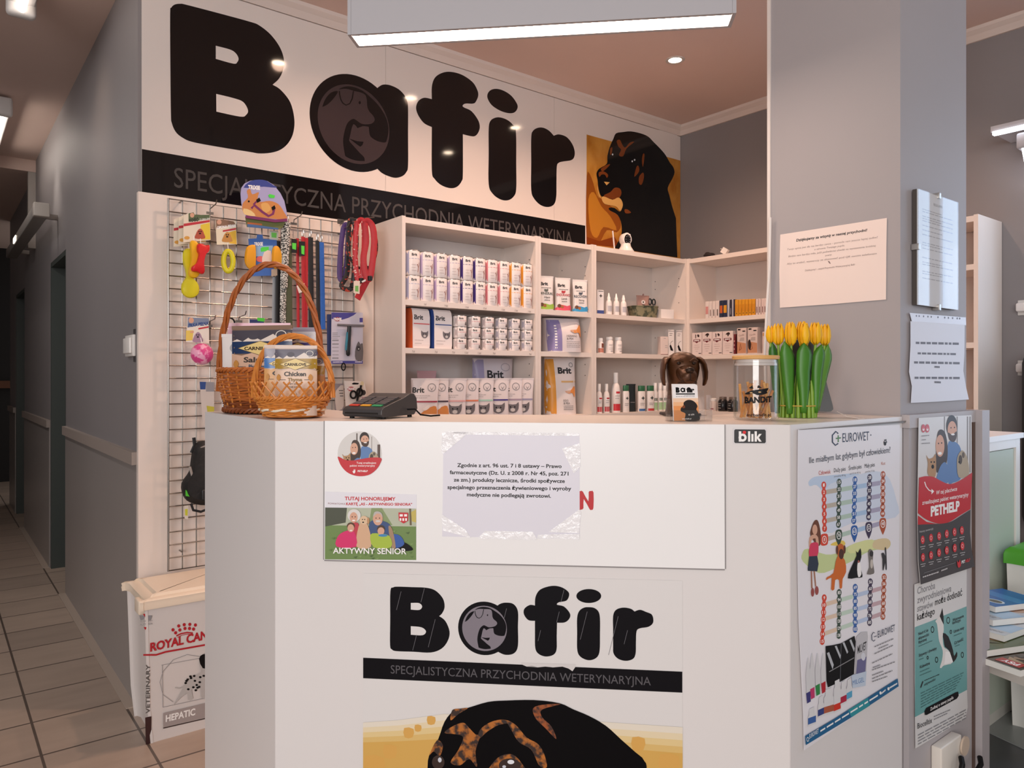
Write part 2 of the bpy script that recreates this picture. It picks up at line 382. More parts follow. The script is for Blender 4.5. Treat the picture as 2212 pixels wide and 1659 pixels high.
# ================================================================ reception counter
ct = thing('reception_counter', 'white reception counter with a chamfered front standing before the shelves', 'counter', (1.0425, 1.288, 0))
A_, B_, C_, D_ = (.633, 2.255), (.633, 1.697), (1.451, .879), (1.972, .879)
o = .345; k = o*math.tan(PI/8)
Bi = (B_[0]+o, B_[1]+k); Ci = (C_[0]+k, C_[1]+o); Ai = (A_[0]+o, A_[1]); Di = (D_[0], D_[1]+o)
CW = mat('#e3dedd', .3, noise=.01, scale=1.5)
def slab(pts, z0, z1, m, name):
    g = MB(); g.prism(pts, z0, z1, m, lambda u, v, w: Vector((u, v, w))); return g.build(name, ct)
e = .0187; ke = e*math.tan(PI/8)
slab([(A_[0]+e, A_[1]), (B_[0]+e, B_[1]+ke), (C_[0]+ke, C_[1]+e), (D_[0], D_[1]+e), Di, Ci, Bi, Ai], CT-.022, CT, mat('#e9ddd4', .3, noise=.01), 'countertop')
def panel(p, q, z0, z1, t, m, name, inset=0):
    p = Vector((*p, 0)); q = Vector((*q, 0)); d = (q-p).normalized(); n = Vector((-d.y, d.x, 0)); g = MB()
    p = p+d*inset; q = q-d*inset
    g.prism([(0, z0), ((q-p).length, z0), ((q-p).length, z1), (0, z1)], 0, t, m, lambda u, v, w: p+d*u+n*w+Vector((0, 0, v))); return g.build(name, ct)
panel(A_, B_, .0, CT, .018, CW, 'left_panel', .001); panel(B_, C_, .0, CT, .018, CW, 'front_panel', .001); panel(C_, D_, .0, CT, .018, CW, 'right_panel', .001)
g, a = sheet('x', P_FRONT, [(703, 909), (1564, 917), (1565, 1228), (702, 1208)], mat('#f4f2f2', .28), .004, .0005); g.build('fascia_board', ct)
for nm, (p, q, dx, dy) in (('lower', ((702, 1208), (1565, 1228), 0, 3)), ('left', ((703, 909), (702, 1208), 2.5, 0)), ('right', ((1564, 917), (1565, 1228), 2.5, 0))):  # grey strips imitate the shadow line along the board's lower and side edges
    g = MB(); g.prism([P_FRONT.uv(*p), P_FRONT.uv(*q), P_FRONT.uv(q[0]+(dx if nm == 'right' else -dx), q[1]+dy), P_FRONT.uv(p[0]+(dx if nm == 'right' else -dx), p[1]+dy)], .0042, .0006, mat('#8f8a8a', .5), P_FRONT.at); g.build('edge_shade', ct)
g = MB(); g.rbox((A_[0]+.02, A_[1]-.018, 0), (A_[0]+.33, A_[1]-.001, CT-.024), CW, .002); g.build('end_panel', ct)
# worn marks on the front are scuffs on the panel
# ================================================================ sign on the back wall
sg = thing('wall_sign', 'large glossy white wall sign with black lettering and dog photo above the shelves', 'sign', (XH+.02, YS, 1.9))
GW = mat('#dcd2cc', .09, spec=.5); GB = mat('#0e0a0b', .06, spec=.5); GG = mat('#3b3032', .12); SEAM = mat('#8d817d', .3); TXG = mat('#45403f', .3)
def zc(x, y, z): return P_SIGN.uv(x, y)[0], z
us = [XH+.012, P_SIGN.uv(833, 300)[0], P_SIGN.uv(1197, 400)[0], XR-.003]
zt = ZC-.058
for i in range(3):
    g = MB(); g.prism([(us[i]+.0008, 1.95), (us[i+1]-.0008, 1.95), (us[i+1]-.0008, zt), (us[i]+.0008, zt)], -.007, 0, GW, P_SIGN.at); g.build('sign_panel', sg)
def zk(x0, y0, k): return lambda x, y: P_SIGN.uv(x0+x/k, y0+y/k)
def piece(name, label, fn, off=.0006):
    g = MB(); a = Art(g, P_SIGN.at, zk(340, 0, 2.404), off=off); fn(a); o = g.build(name, sg)
    if label: o['label'] = label
    return o
zs0 = P_SIGN.uv(307, 322)[1]; zs1 = P_SIGN.uv(307, 415)[1]; ur = P_SIGN.uv(1264, 480)[0]
def f_strip(a):
    a.conv = lambda x, y: (x, y); a.rect(GB, XH+.013, zs1-.06, ur, zs0); ub = P_SIGN.uv(376, 400)[0]; ue = P_SIGN.uv(1237, 500)[0]
    a.text(TXG, 'SPECJALISTYCZNA PRZYCHODNIA WETERYNARYJNA', (ub, 2.062), (ue, 2.062), -.079)
def negh(a): pass
LB = [(66, 70), (72, 40), (90, 24), (118, 20), (150, 25), (315, 68), (480, 113), (530, 133), (590, 182), (638, 250), (658, 318), (650, 370), (630, 410), (598, 440, 1), (640, 467), (690, 532), (711, 620), (705, 690), (680, 742), (640, 777), (590, 793), (530, 797), (480, 789), (330, 765), (185, 738), (130, 715), (95, 685), (75, 640), (70, 590), (67, 330)]
def f_B(a):
    a.poly(GB, LB, 5)
    a.poly(GW, [(303, 238, 1), (375, 257), (405, 275), (421, 302), (415, 322), (395, 331), (303, 306, 1)], 4); a.poly(GW, [(305, 488, 1), (395, 510), (445, 530), (470, 572), (460, 597), (430, 606), (306, 580, 1)], 4)
LA_C = dict(top=(745.6, 157), bot=(785, 373.5), left=(668.6, 265)); 
def circ(a, m, top, bot, left):
    v1 = P_SIGN.uv(*top)[1]; v0 = P_SIGN.uv(*bot)[1]; r = (v1-v0)/2; uc = P_SIGN.uv(*left)[0]+r
    a.conv = lambda x, y: (x, y); a.ell(m, uc, (v0+v1)/2, r, r, 64)
LA_S = [(905, 325, 1), (960, 290), (1020, 283), (1100, 300), (1200, 350), (1280, 430), (1322, 520), (1336, 620), (1336, 1000), (1336, 1440), (1310, 1540), (1250, 1598), (1150, 1620), (1040, 1590), (960, 1550), (910, 1505, 1), (700, 1300, 1), (700, 500, 1)]
CR1 = [(345, 350), (430, 315), (540, 315), (680, 370), (800, 470), (900, 570), (985, 690), (1040, 820), (1055, 950), (1030, 1080), (1000, 1115), (900, 1095), (820, 1050), (785, 1000), (772, 890, 1), (690, 880), (610, 910, 1), (585, 870), (552, 850, 1), (530, 900), (515, 970), (497, 1050), (495, 1095), (560, 1170), (640, 1260), (705, 1325), (714, 1380, 1), (600, 1375), (500, 1345), (435, 1310, 1), (415, 1200), (405, 1110), (412, 1020), (440, 900), (480, 820), (550, 775), (600, 800), (680, 850), (800, 848), (850, 810), (855, 770), (830, 725), (780, 670), (752, 600), (745, 500), (720, 430), (650, 395), (560, 375), (450, 345)]
CR2 = [(330, 380), (230, 400), (150, 490), (105, 605, 1), (180, 570), (270, 480)]
EAR = [(348, 375), (357, 440), (370, 495), (400, 550), (447, 580), (500, 555), (535, 485), (552, 378)]
WSK = [(495, 1060), (600, 1095), (695, 1105), (680, 1150), (650, 1175), (560, 1110)]
def logo(a, blk, gry, cv):
    a.conv = cv; a.poly(blk, CR1, 3); a.poly(blk, CR2, 3); a.line(blk, EAR, 16); a.ell(blk, 642, 543, 14, 22); a.poly(blk, WSK)
def f_a(a):
    a.conv = zk(680, 140, 6.636); a.poly(GB, LA_S, 5); circ(a, GB, **LA_C)
    circ(a, GG, (740, 177.7), (785, 357), (686, 265)); logo(a, GB, GG, zk(680, 140, 6.636))
LF = [(1425, 660, 1), (1385, 640), (1355, 600), (1343, 560), (1355, 525), (1385, 508), (1425, 515, 1), (1425, 450), (1440, 405), (1475, 380), (1520, 373), (1580, 388), (1635, 425), (1660, 465), (1666, 495), (1655, 525), (1640, 538), (1600, 538), (1585, 548), (1592, 558), (1630, 577), (1663, 620), (1674, 657), (1665, 690), (1645, 708), (1612, 704), (1586, 697, 1), (1586, 900), (1580, 940), (1555, 970), (1520, 977), (1475, 962), (1440, 930), (1425, 885)]
LI = [(1713, 505), (1722, 475), (1750, 462), (1790, 468), (1835, 495), (1865, 535), (1870, 560), (1855, 583), (1825, 588), (1780, 575), (1735, 545)]
LI2 = [(1720, 670), (1728, 630), (1750, 613), (1780, 610), (1820, 625), (1850, 655), (1862, 695), (1863, 850), (1863, 980), (1850, 1020), (1820, 1040), (1780, 1035), (1740, 1005), (1720, 955), (1720, 800)]
LR = [(1941, 715), (1950, 680), (1975, 664), (2005, 664), (2035, 680), (2058, 705, 1), (2085, 698), (2125, 712), (2155, 750), (2167, 790), (2162, 820), (2145, 833), (2110, 838), (2085, 845), (2074, 865), (2072, 950), (2071, 1020), (2060, 1060), (2030, 1075), (1990, 1065), (1955, 1030), (1941, 985), (1941, 850)]
piece('caption_strip', 'black strip with grey capitals', f_strip); piece('letter', 'black capital B', f_B); piece('letter', 'black a around a grey dog and cat emblem', f_a)
piece('letter', 'black f', lambda a: a.poly(GB, LF, 5)); piece('letter', 'black i', lambda a: (a.poly(GB, LI, 5), a.poly(GB, LI2, 5))); piece('letter', 'black r', lambda a: a.poly(GB, LR, 5))
def f_dog(a):
    a.conv = zk(1200, 220, 4.2538); am = twotone('#a8691c', '#c98f3c', 9, .35, .65, .12, (1, 1, .6)); br = mat('#7a3c14', .14); bk = mat('#0a0808', .09); tn = mat('#d9a860', .14)
    u0, z0 = a.conv(285, 300); u1 = XR-.004; z1 = 1.96
    c0 = a.conv; a.conv = lambda x, y: (x, y); a.rect(am, u0, z1, u1, z0); a.conv = c0
    a.poly(GW, [(560, 258), (1120, 258), (1120, 450), (1010, 445), (900, 430), (760, 320), (560, 310)])
    a.poly(mat('#8f4d14', .14), [(285, 690), (330, 700), (380, 860), (430, 900), (560, 1010), (600, 1130), (560, 1200), (470, 1180), (400, 1300), (330, 1280), (285, 1320)], 3)
    a.poly(mat('#b97a26', .14), [(300, 900), (350, 830), (420, 960), (500, 1050), (560, 1180), (440, 1150), (380, 1250), (320, 1180)], 3)
    a.poly(mat('#7d3608', .14), [(285, 1240), (400, 1280), (540, 1240), (600, 1340), (285, 1310)])
    a.poly(bk, [(555, 290), (620, 278), (690, 272), (780, 290), (850, 320), (900, 370), (960, 430), (1010, 490), (1050, 560), (1080, 600), (1092, 650), (1070, 710), (1030, 790), (1045, 860), (1070, 960), (1105, 1070, 1), (1118, 1430, 1), (540, 1345, 1), (600, 1230), (605, 1130), (570, 1040), (500, 1000), (490, 975), (540, 975), (590, 1010), (610, 960), (560, 930), (430, 880), (395, 800), (385, 720), (375, 660), (400, 615), (470, 570), (475, 500), (495, 420), (530, 340)], 3)
    for p in ([(560, 360), (590, 350), (615, 400), (640, 420), (680, 375), (720, 370), (650, 430), (620, 500), (580, 490), (600, 440), (575, 410)], [(500, 430), (520, 420), (515, 470), (500, 490)], [(415, 615), (470, 580), (500, 575), (470, 610), (430, 640)], [(395, 650), (440, 640), (480, 670), (470, 700), (450, 670), (420, 670), (400, 690)], [(765, 690), (800, 650), (810, 690), (790, 760), (765, 750)], [(740, 600), (760, 590), (765, 640), (720, 690)], [(800, 480), (815, 490), (800, 600), (790, 540)], [(630, 990), (660, 990), (690, 1020), (640, 1025)], [(500, 830), (540, 790), (590, 800), (600, 850), (560, 900), (470, 880), (440, 860)]): a.poly(br, p, 3)
    a.poly(tn, [(440, 870), (520, 900), (570, 880), (600, 900), (615, 950), (590, 1005), (550, 960), (450, 940), (420, 890)], 3); a.poly(tn, [(380, 760), (390, 820), (415, 890), (395, 870), (378, 800)]); a.poly(tn, [(440, 735), (495, 740), (465, 768)])
    for e in ((520, 485), (722, 535), (700, 548)): a.ell(mat('#cfd6dd', .1), *e, 7, 9, 10)
piece('dog_photo', 'photo of a black and tan dog on amber', f_dog)
# ================================================================ lamps
LENS = mat('#ffe4cf', .4, emit=29); LH = mat('#b4b3b8', .4)
def diag_lamp():
    P = Plane((-1, -1), (0, 0)); z = 2.22
    pl = onz(775, 72, z); pr = onz(1563, 30, z); d = (P.U); ln = (pr-pl).dot(d); y0 = pl
    t = thing('linear_lamp', 'long white linear lamp with lit lens hanging above the counter', 'lamp', (pl+pr)/2)
    n = P.N
    def fr(u, v, w): return y0+d*u-n*v+Vector((0, 0, w))
    def bar(u0, u1, v0, v1, w0, w1, m, g): g.prism([(u0, v0), (u1, v0), (u1, v1), (u0, v1)], w0, w1, m, fr)
    W_ = .072
    g = MB(); bar(-.02, ln+.02, -.004, .006, -.004, .095, LH, g); bar(-.02, ln+.02, W_-.006, W_+.004, -.004, .095, LH, g); bar(-.02, ln+.02, .006, W_-.006, .086, .095, LH, g); g.build('housing', t)
    g = MB(); bar(-.03, -.0205, -.004, W_+.004, -.004, .095, LH, g); g.build('end_cap', t); g = MB(); bar(ln+.0205, ln+.03, -.004, W_+.004, -.004, .095, LH, g); g.build('end_cap', t)
    g = MB(); bar(-.019, ln+.019, .007, W_-.007, -.003, .012, LENS, g); g.build('diffuser', t)['label'] = 'glowing diffuser'
    for u in (.2, ln-.2):
        g = MB(); g.tube([fr(u, W_/2, .095), fr(u, W_/2, ZC-2.22)], .003, mat('#9a9a9a', .4, .8)); g.build('suspension_wire', t)
diag_lamp()
for i, (x, y) in enumerate(SPOTS):
    lb = ['recessed ceiling spot mirrored in the capital B', 'recessed ceiling spot mirrored between the letters a and f', 'recessed ceiling spot shining near the corner beside the dog photo', 'recessed ceiling spot mirrored in the stem of the letter f'][i]
    t = thing('ceiling_spot', lb, 'spotlight', (x, y, ZC), group='recessed ceiling spots')
    g = MB(); g.lathe([(.034, -.003), (.047, -.004), (.05, -.001), (.05, .002), (.034, .002)], mat('#d8d3cf', .3, .3), 28, cap=False); g.build('rim', t, local=True)
    g = MB(); g.lathe([(.0005, -.0015), (.034, -.0015), (.034, .001)], mat('#ffe3c4', .3, emit=45), 24); g.build('bulb', t, local=True)
def hall_lamp(x, y0, y1, z, label, lit=9):
    t = thing('fluorescent_lamp', label, 'lamp', (x, (y0+y1)/2, z+.06))
    g = MB(); g.rbox((x-.05, y0, z), (x+.05, y1, z+.06), mat('#cfcaca', .4), .008); g.build('housing', t)
    for s in (0, 1):
        yy = (y0, y1-.05)[s]; g = MB(); g.rbox((x-.055, yy-.002, z-.05), (x+.055, yy+.052, z+.062), mat('#d6d2d0', .4), .02); g.build('end_cap', t)
    g = MB(); g.tube([(x, y0+.05, z-.022), (x, y1-.05, z-.022)], .016, mat('#fff3e6', .3, emit=lit), 12); g.build('tube', t)
hall_lamp(.335, 5.26, 6.5, 2.88, 'fluorescent ceiling lamp in the hallway, nearer the lowered ceiling', 16)
hall_lamp(.31, 2.6, 3.82, 2.885, 'fluorescent ceiling lamp at the top left, nearest the camera', 5)
# wall hung lamp far down the hallway
t = thing('wall_lamp', 'long slim lamp hung along the hallway wall over the dark doorway', 'lamp', (.5, 6.3, 2.3))
g = MB(); y0, y1, x0, z0 = 5.30, 7.4, .50, 2.275; g.rbox((x0, y0+.02, z0), (x0+.075, y1, z0+.07), mat('#8d8985', .35), .006); g.build('housing', t)
g = MB(); g.rbox((x0-.004, y0, z0-.005), (x0+.08, y0+.06, z0+.078), mat('#c4bdb4', .4), .006); g.build('end_cap', t)
g = MB(); g.rbox((x0-.006, 6.5, z0+.015), (x0, 6.68, z0+.055), mat('#fff1dd', .3, emit=3), .002); g.build('lit_window', t)
for yy in (5.5, 7.2):
    g = MB(); g.box((x0+.07, yy, z0+.02), (XH-.001, yy+.03, z0+.05), mat('#a59e98', .5)); g.build('bracket', t)
# lamp on the right wall, at the edge of the picture
t = thing('wall_lamp', 'white lamp with lit strip high on the right wall at the picture edge', 'lamp', (3.86, 1.2, 2.4))
P = Plane((-1, 0), (3.70, 0)); a, b = P.uv(2140, 275), P.uv(2230, 258)
g = MB(); zz = P.uv(2142, 287)[1]; yy = -P.uv(2140, 280)[0]
g.box((3.70, yy-.75, zz+.003), (3.944, yy, zz+.028), LH); g.build('top_plate', t)
g = MB(); g.box((3.695, yy-.74, zz-.012), (3.72, yy-.008, zz+.003), mat('#f4f6ff', .4, emit=4)); g.build('light_strip', t)
g = MB(); g.rbox((3.72, yy-.7, zz-.09), (3.944, yy-.09, zz-.02), LH, .01); g.build('housing', t)
g = MB(); pr = [(.0, 0), (.03, -.05), (.08, -.095), (.15, -.12)]; g.loft([[Vector((3.725+x, q, zz-.09+z)) for x, z in pr]+[Vector((3.725+.15, q, zz-.09)), ] for q in (yy-.68, yy-.11)], mat('#f6f8ff', .3, emit=3)); g.build('shade', t)
# ================================================================ bookcases
def bookcase(label, loc, rz, w, levels, h=2.02, d=.28, back=True):
    t = thing('bookcase', label, 'bookcase', loc, rz, 'white bookcases'); T_ = .018
    for s in (-1, 1):
        g = MB(); x = s*(w/2-.0005); g.box((min(x, x-s*T_), -d, 0), (max(x, x-s*T_), 0, h), SHELFW)
        if s > 0:
            for zz in (1.30, 1.36, 1.54, 1.75, 1.85, 1.9):
                for yy in (-.04, -d+.05): g.box((x-s*T_-.0006, yy-.0025, zz), (x-s*T_, yy+.0025, zz+.005), DARK)
        g.build('side_panel', t, local=True)
    g = MB(); g.box((-w/2+T_+.0005, -d+.002, h-.03), (w/2-T_-.0005, 0, h-.004), SHELFW); g.build('top_panel', t, local=True)
    for z in levels:
        g = MB(); g.box((-w/2+T_+.001, -d+.004, z-.025), (w/2-T_-.001, -.012, z), SHELFW); g.build('shelf', t, local=True)
    g = MB(); g.box((-w/2+T_, -.012, .05), (w/2-T_, -.004, h-.031), mat('#ded4ce', .5)); g.build('back_panel', t, local=True)
    g = MB(); g.box((-w/2+T_+.001, -d+.01, 0), (w/2-T_-.001, -d+.028, .06), SHELFW); g.build('plinth', t, local=True)
    return t
LV = [.10, .55, 1.09, 1.427, 1.645]; SD = .28; YF = YS-.005-SD
XB0 = 1.666
bookcase('tall white bookcase of pet food tins beside the wire grid', (XB0+.4, YS-.005, 0), 0, .80, LV)
bookcase('narrow white bookcase between the two wide ones', (XB0+1.0, YS-.005, 0), 0, .40, LV)
bookcase('white bookcase under the dog photo holding sprays and shampoo', (XB0+1.6, YS-.005, 0), 0, .80, LV)
XW = XR-.003; XF = XW-.28
bookcase('white bookcase on the grey right wall behind the bronze dog', (XW, 2.515, 0), -PI/2, .80, LV)
bookcase('white bookcase standing just right of the pillar', (XW, 1.705, 0), -PI/2, .80, [.1, .45, .8, 1.145, 1.45, 1.8])
# ================================================================ board with the wire grid
bd = thing('display_board', 'tall white board fixed beside the hallway corner carrying the wire grid', 'board', (1.15, YS-.03, 0))
g = MB(); g.box((XH-.004, 3.172, 0.0), (1.66, YS-.001, 2.02), mat('#eadcd3', .4, noise=.01, scale=2)); g.build('panel', bd)
GX0, GX1, GZ0, GZ1 = .742, 1.54, .53, 2.0
WIRE = mat('#857f7a', .32, .85)
gr = thing('wire_grid', 'chrome wire grid panel hung on the white board', 'wire grid', ((GX0+GX1)/2, 3.14, GZ0))
g = MB(); yg = 3.138
g.tube([(GX0, yg, GZ0), (GX1, yg, GZ0), (GX1, yg, GZ1), (GX0, yg, GZ1)], .0046, WIRE, 8, closed=True); g.build('rim', gr)
g = MB(); nx = 15
for i in range(1, nx): x = GX0+(GX1-GX0)*i/nx; g.tube([(x, yg+.003, GZ0), (x, yg+.003, GZ1)], .0027, WIRE, 6)
o = g.build('upright_wires', gr); o['kind'] = 'stuff'
g = MB(); nz = 29
for i in range(1, nz): z = GZ0+(GZ1-GZ0)*i/nz; g.tube([(GX0, yg-.002, z), (GX1, yg-.002, z)], .0027, WIRE, 6)
o = g.build('cross_wires', gr); o['kind'] = 'stuff'
for x, z in ((GX0+.05, GZ1), (GX1-.05, GZ1), (GX0+.05, .6), (GX1-.05, .6)):
    g = MB(); g.tube([(x, 3.172, z-.002), (x, yg, z-.002)], .003, WIRE); g.build('bracket', gr)
# ================================================================ wall switch
t = thing('wall_switch', 'white double wall switch near the end of the hallway wall', 'switch', (XH-.01, 3.33, 1.43))
P = P_HALL; u0 = P.uv(277, 748)[0]; u1 = P.uv(294, 748)[0]; z0 = P.uv(286, 770)[1]; z1 = P.uv(286, 724)[1]
g = MB(); g.rbox((XH-.012, -u1, z0), (XH-.0005, -u0, z1), mat('#e9e4e0', .35), .003); g.build('plate', t)
g = MB(); g.rbox((XH-.022, -u1+.015, z0+.012), (XH-.0125, -u0-.012, z1-.012), mat('#f2eeea', .3), .003); g.build('rocker', t)
g = MB(); g.box((XH-.003, -u1+.005, z1+.003), (XH-.0005, -u1+.035, z1+.022), mat('#4a4646', .5)); g.build('backing_patch', t); g = MB(); g.box((XH-.003, -u1+.005, z0-.022), (XH-.0005, -u1+.035, z0-.003), mat('#4a4646', .5)); g.build('backing_patch', t)
# ================================================================ beyond the pillar
t = thing('low_cabinet', 'low white cabinet with a pale green panel right of the pillar', 'cabinet', (3.0, 1.15, 0))
P = Plane((0, -1), (0, 1.06)); x1 = P.uv(2197, 945)[0]; zt_ = P.uv(2150, 940)[1]
g = MB(); g.box((2.60, 1.062, .0), (x1, 1.22, zt_-.02), mat('#cfccc4', .5)); g.build('body', t)
g = MB(); g.box((2.58, 1.04, zt_-.02), (x1+.01, 1.225, zt_), WHITE); g.build('top', t)
g = MB(); g.box((2.62, 1.056, .05), (x1-.045, 1.0615, zt_-.06), mat('#b9c2b4', .4)); g.build('side_panel', t)
g = MB(); g.box((x1-.042, 1.05, 0), (x1, 1.0615, zt_-.0205), WHITE); g.box((2.60, 1.05, zt_-.055), (x1-.0425, 1.0555, zt_-.0205), WHITE); g.build('frame', t)
t = thing('coffee_table', 'low white table piled with magazines right of the pillar', 'table', (2.85, .62, 0))
TZ = .45; q0 = onz(2114, 1396, TZ); q1 = onz(2235, 1440, TZ); dd = (q1-q0).normalized(); nn = Vector((-dd.y, dd.x, 0)); nn = nn if nn.x > 0 else -nn
def tq(u, v, z): p = q0+dd*u+nn*v; return Vector((p.x, p.y, z))
fq = lambda u, v, w: tq(u, v, w)
g = MB(); g.prism([(-.08, 0), (.55, 0), (.55, .45), (-.08, .45)], TZ-.018, TZ, WHITE, fq); g.build('tabletop', t)
g = MB(); g.prism([(-.06, .012), (.53, .012), (.53, .43), (-.06, .43)], TZ-.075, TZ-.0185, mat('#d5d0c8', .45), fq); g.build('apron', t)
for u, v in ((-.06, .012), (.49, .012), (-.06, .39), (.49, .39)):
    g = MB(); g.prism([(u, v), (u+.04, v), (u+.04, v+.04), (u, v+.04)], 0, TZ-.0755, WHITE, fq); g.build('leg', t)
# magazines
rm = random.Random(5)
def magazine(label, px, py, z, rot, w, h, cov, art=None, th=.004):
    c = onz(px, py, z+th); t = thing('magazine', label, 'magazine', (c.x, c.y, z), rot, 'magazines on the low table')
    g = MB(); g.box((-w/2, -h/2, 0), (w/2, h/2, th-.0006), mat('#e8e6e0', .6)); g.build('pages', t, local=True)
    g = MB(); g.box((-w/2-.001, -h/2-.001, th-.0005), (w/2+.001, h/2+.001, th), mat(cov, .2))
    a = Art(g, lambda u, v, o: Vector((u, v, th+o)), off=.0001, step=.00003)
    if art: art(a, w, h)
    g.build('cover', t, local=True); return t
def m_brown(a, w, h):
    for k in range(26):
        x, y = rm.uniform(-w*.45, w*.4), rm.uniform(-h*.45, h*.3); a.poly(mat(rm.choice(['#5b4534', '#2f261f', '#8a7358', '#6f7d3e', '#a58d6c', '#3d4a2c']), .2), [(x, y), (x+rm.uniform(.02, .06), y+rm.uniform(-.02, .03)), (x+rm.uniform(.0, .05), y+rm.uniform(.02, .05))])
    a.rect(mat('#b51f1f', .2), -w*.45, h*.32, -w*.1, h*.46); a.textc(mat('#ffffff', .3), 'PSY', (-w*.27, h*.35), .02, .03)
def m_blue(a, w, h):
    a.rect(mat('#3f7fc4', .2), -w*.5, -h*.2, w*.5, h*.02); a.ell(mat('#e9eef2', .2), -w*.2, h*.25, w*.2, h*.1); a.ell(mat('#5f4a3a', .2), -w*.2, h*.25, w*.15, h*.07)
def m_pale(a, w, h):
    a.rect(mat('#a9c6dd', .2), -w*.5, -h*.1, w*.5, h*.3); a.ell(mat('#b58a6d', .2), 0, -h*.25, w*.3, h*.15); a.lines(mat('#777777', .5), [(-w*.4, h*.4, w*.4, h*.4), (-w*.4, h*.36, w*.2, h*.36)], .004)
z = TZ+.0006
for lab, px, py, rot, cov, ar in (('magazine with brown hunting photo on the table edge nearest the camera', 2190, 1405, 1.35, '#4a3b2e', m_brown), ('green and brown magazine lying beside the pillar end of the table', 2128, 1372, 1.2, '#55603a', m_brown), ('pale open magazine in the middle of the pile', 2150, 1345, 1.45, '#c9cdd0', m_pale), ('grey brochure under the blue one', 2158, 1318, 1.15, '#b9bcc0', m_pale), ('blue brochure with an oval dog picture on top of the pile', 2158, 1290, 1.2, '#1f5fae', m_blue)):
    magazine(lab, px, py, z, rot, *((.2, .28) if z < .49 else (.15, .21)), cov, ar, .019); z += .0215
# pail with a green lid, dark rucksack
def pail():
    X, Y, z0, z1 = 3.145, 1.03, .605, .665; t = thing('food_pail', 'white pail with a bright green lid beside the low table', 'pail', (X+.18, Y-.15, 0))
    def rr(s, z, e=0): return [Vector((X+.18+x*s, Y-.15+y*s, z)) for x, y in smooth([(-.18, -.13), (-.16, -.15), (.16, -.15), (.18, -.13), (.18, .13), (.16, .15), (-.16, .15), (-.18, .13)], 3)]
    g = MB(); g.loft([rr(.86, 0), rr(.95, z0-.001)], mat('#dcdad4', .4)); g.build('body', t)
    g = MB(); g.loft([rr(1.0, z0), rr(1.0, z0+.035), rr(.97, z0+.05), rr(.9, z1)], mat('#4ea02a', .35)); g.build('lid', t)
    g = MB(); a = Art(g, lambda u, v, o: Vector((X+.18-.18*(.86+.09*v/z0)-.003-o, -u, v))); u0 = -Y+.06
    a.rect(mat('#a3202a', .3), u0, .50, u0+.18, .545); g.build('red_block', t); g = MB(); a.mb = g; a.rect(mat('#a3202a', .3), u0-.02, .465, u0+.2, .473); g.build('red_line', t)
pail()
t = thing('hanging_rucksack', 'black rucksack hanging at the right edge of the picture', 'bag', (3.8, 1.06, .64))
g = MB(); g.rbox((3.72, .95, .64), (3.935, 1.17, 1.405), mat('#17181a', .6, noise=.3, scale=20, bump=.4), .05); g.build('body', t)
g = MB(); g.tube([(3.715, 1.12, 1.35), (3.69, 1.10, 1.05), (3.715, 1.12, .75)], (lambda q: (.005, .018)), mat('#2a2b2e', .5), 8); g.build('strap', t)
g = MB(); g.rbox((3.712, 1.0, .98), (3.719, 1.08, 1.06), mat('#c9c9c6', .4), .003); g.build('label_patch', t)
g = MB(); g.tube([(3.82, 1.06, 1.40), (3.82, 1.03, 1.46), (3.82, 1.09, 1.46), (3.82, 1.07, 1.40)], .008, DARK); g.build('loop', t)
for zz, lb in ((665, 'upper white peg on the grey wall right of the bookcase'), (795, 'lower white peg on the grey wall right of the bookcase')):
    p = P_XR.px(2208, zz); t = thing('wall_peg', lb, 'peg', p, 0, 'white wall pegs'); g = MB(); g.rbox((p.x-.05, p.y-.03, p.z-.02), (p.x-.001, p.y+.012, p.z+.02), WHITE, .008); g.build('hook', t); g = MB(); g.rbox((p.x-.008, p.y-.035, p.z-.035), (p.x-.0005, p.y+.016, p.z+.035), mat('#d8d4d0', .4), .003); g.build('plate', t)
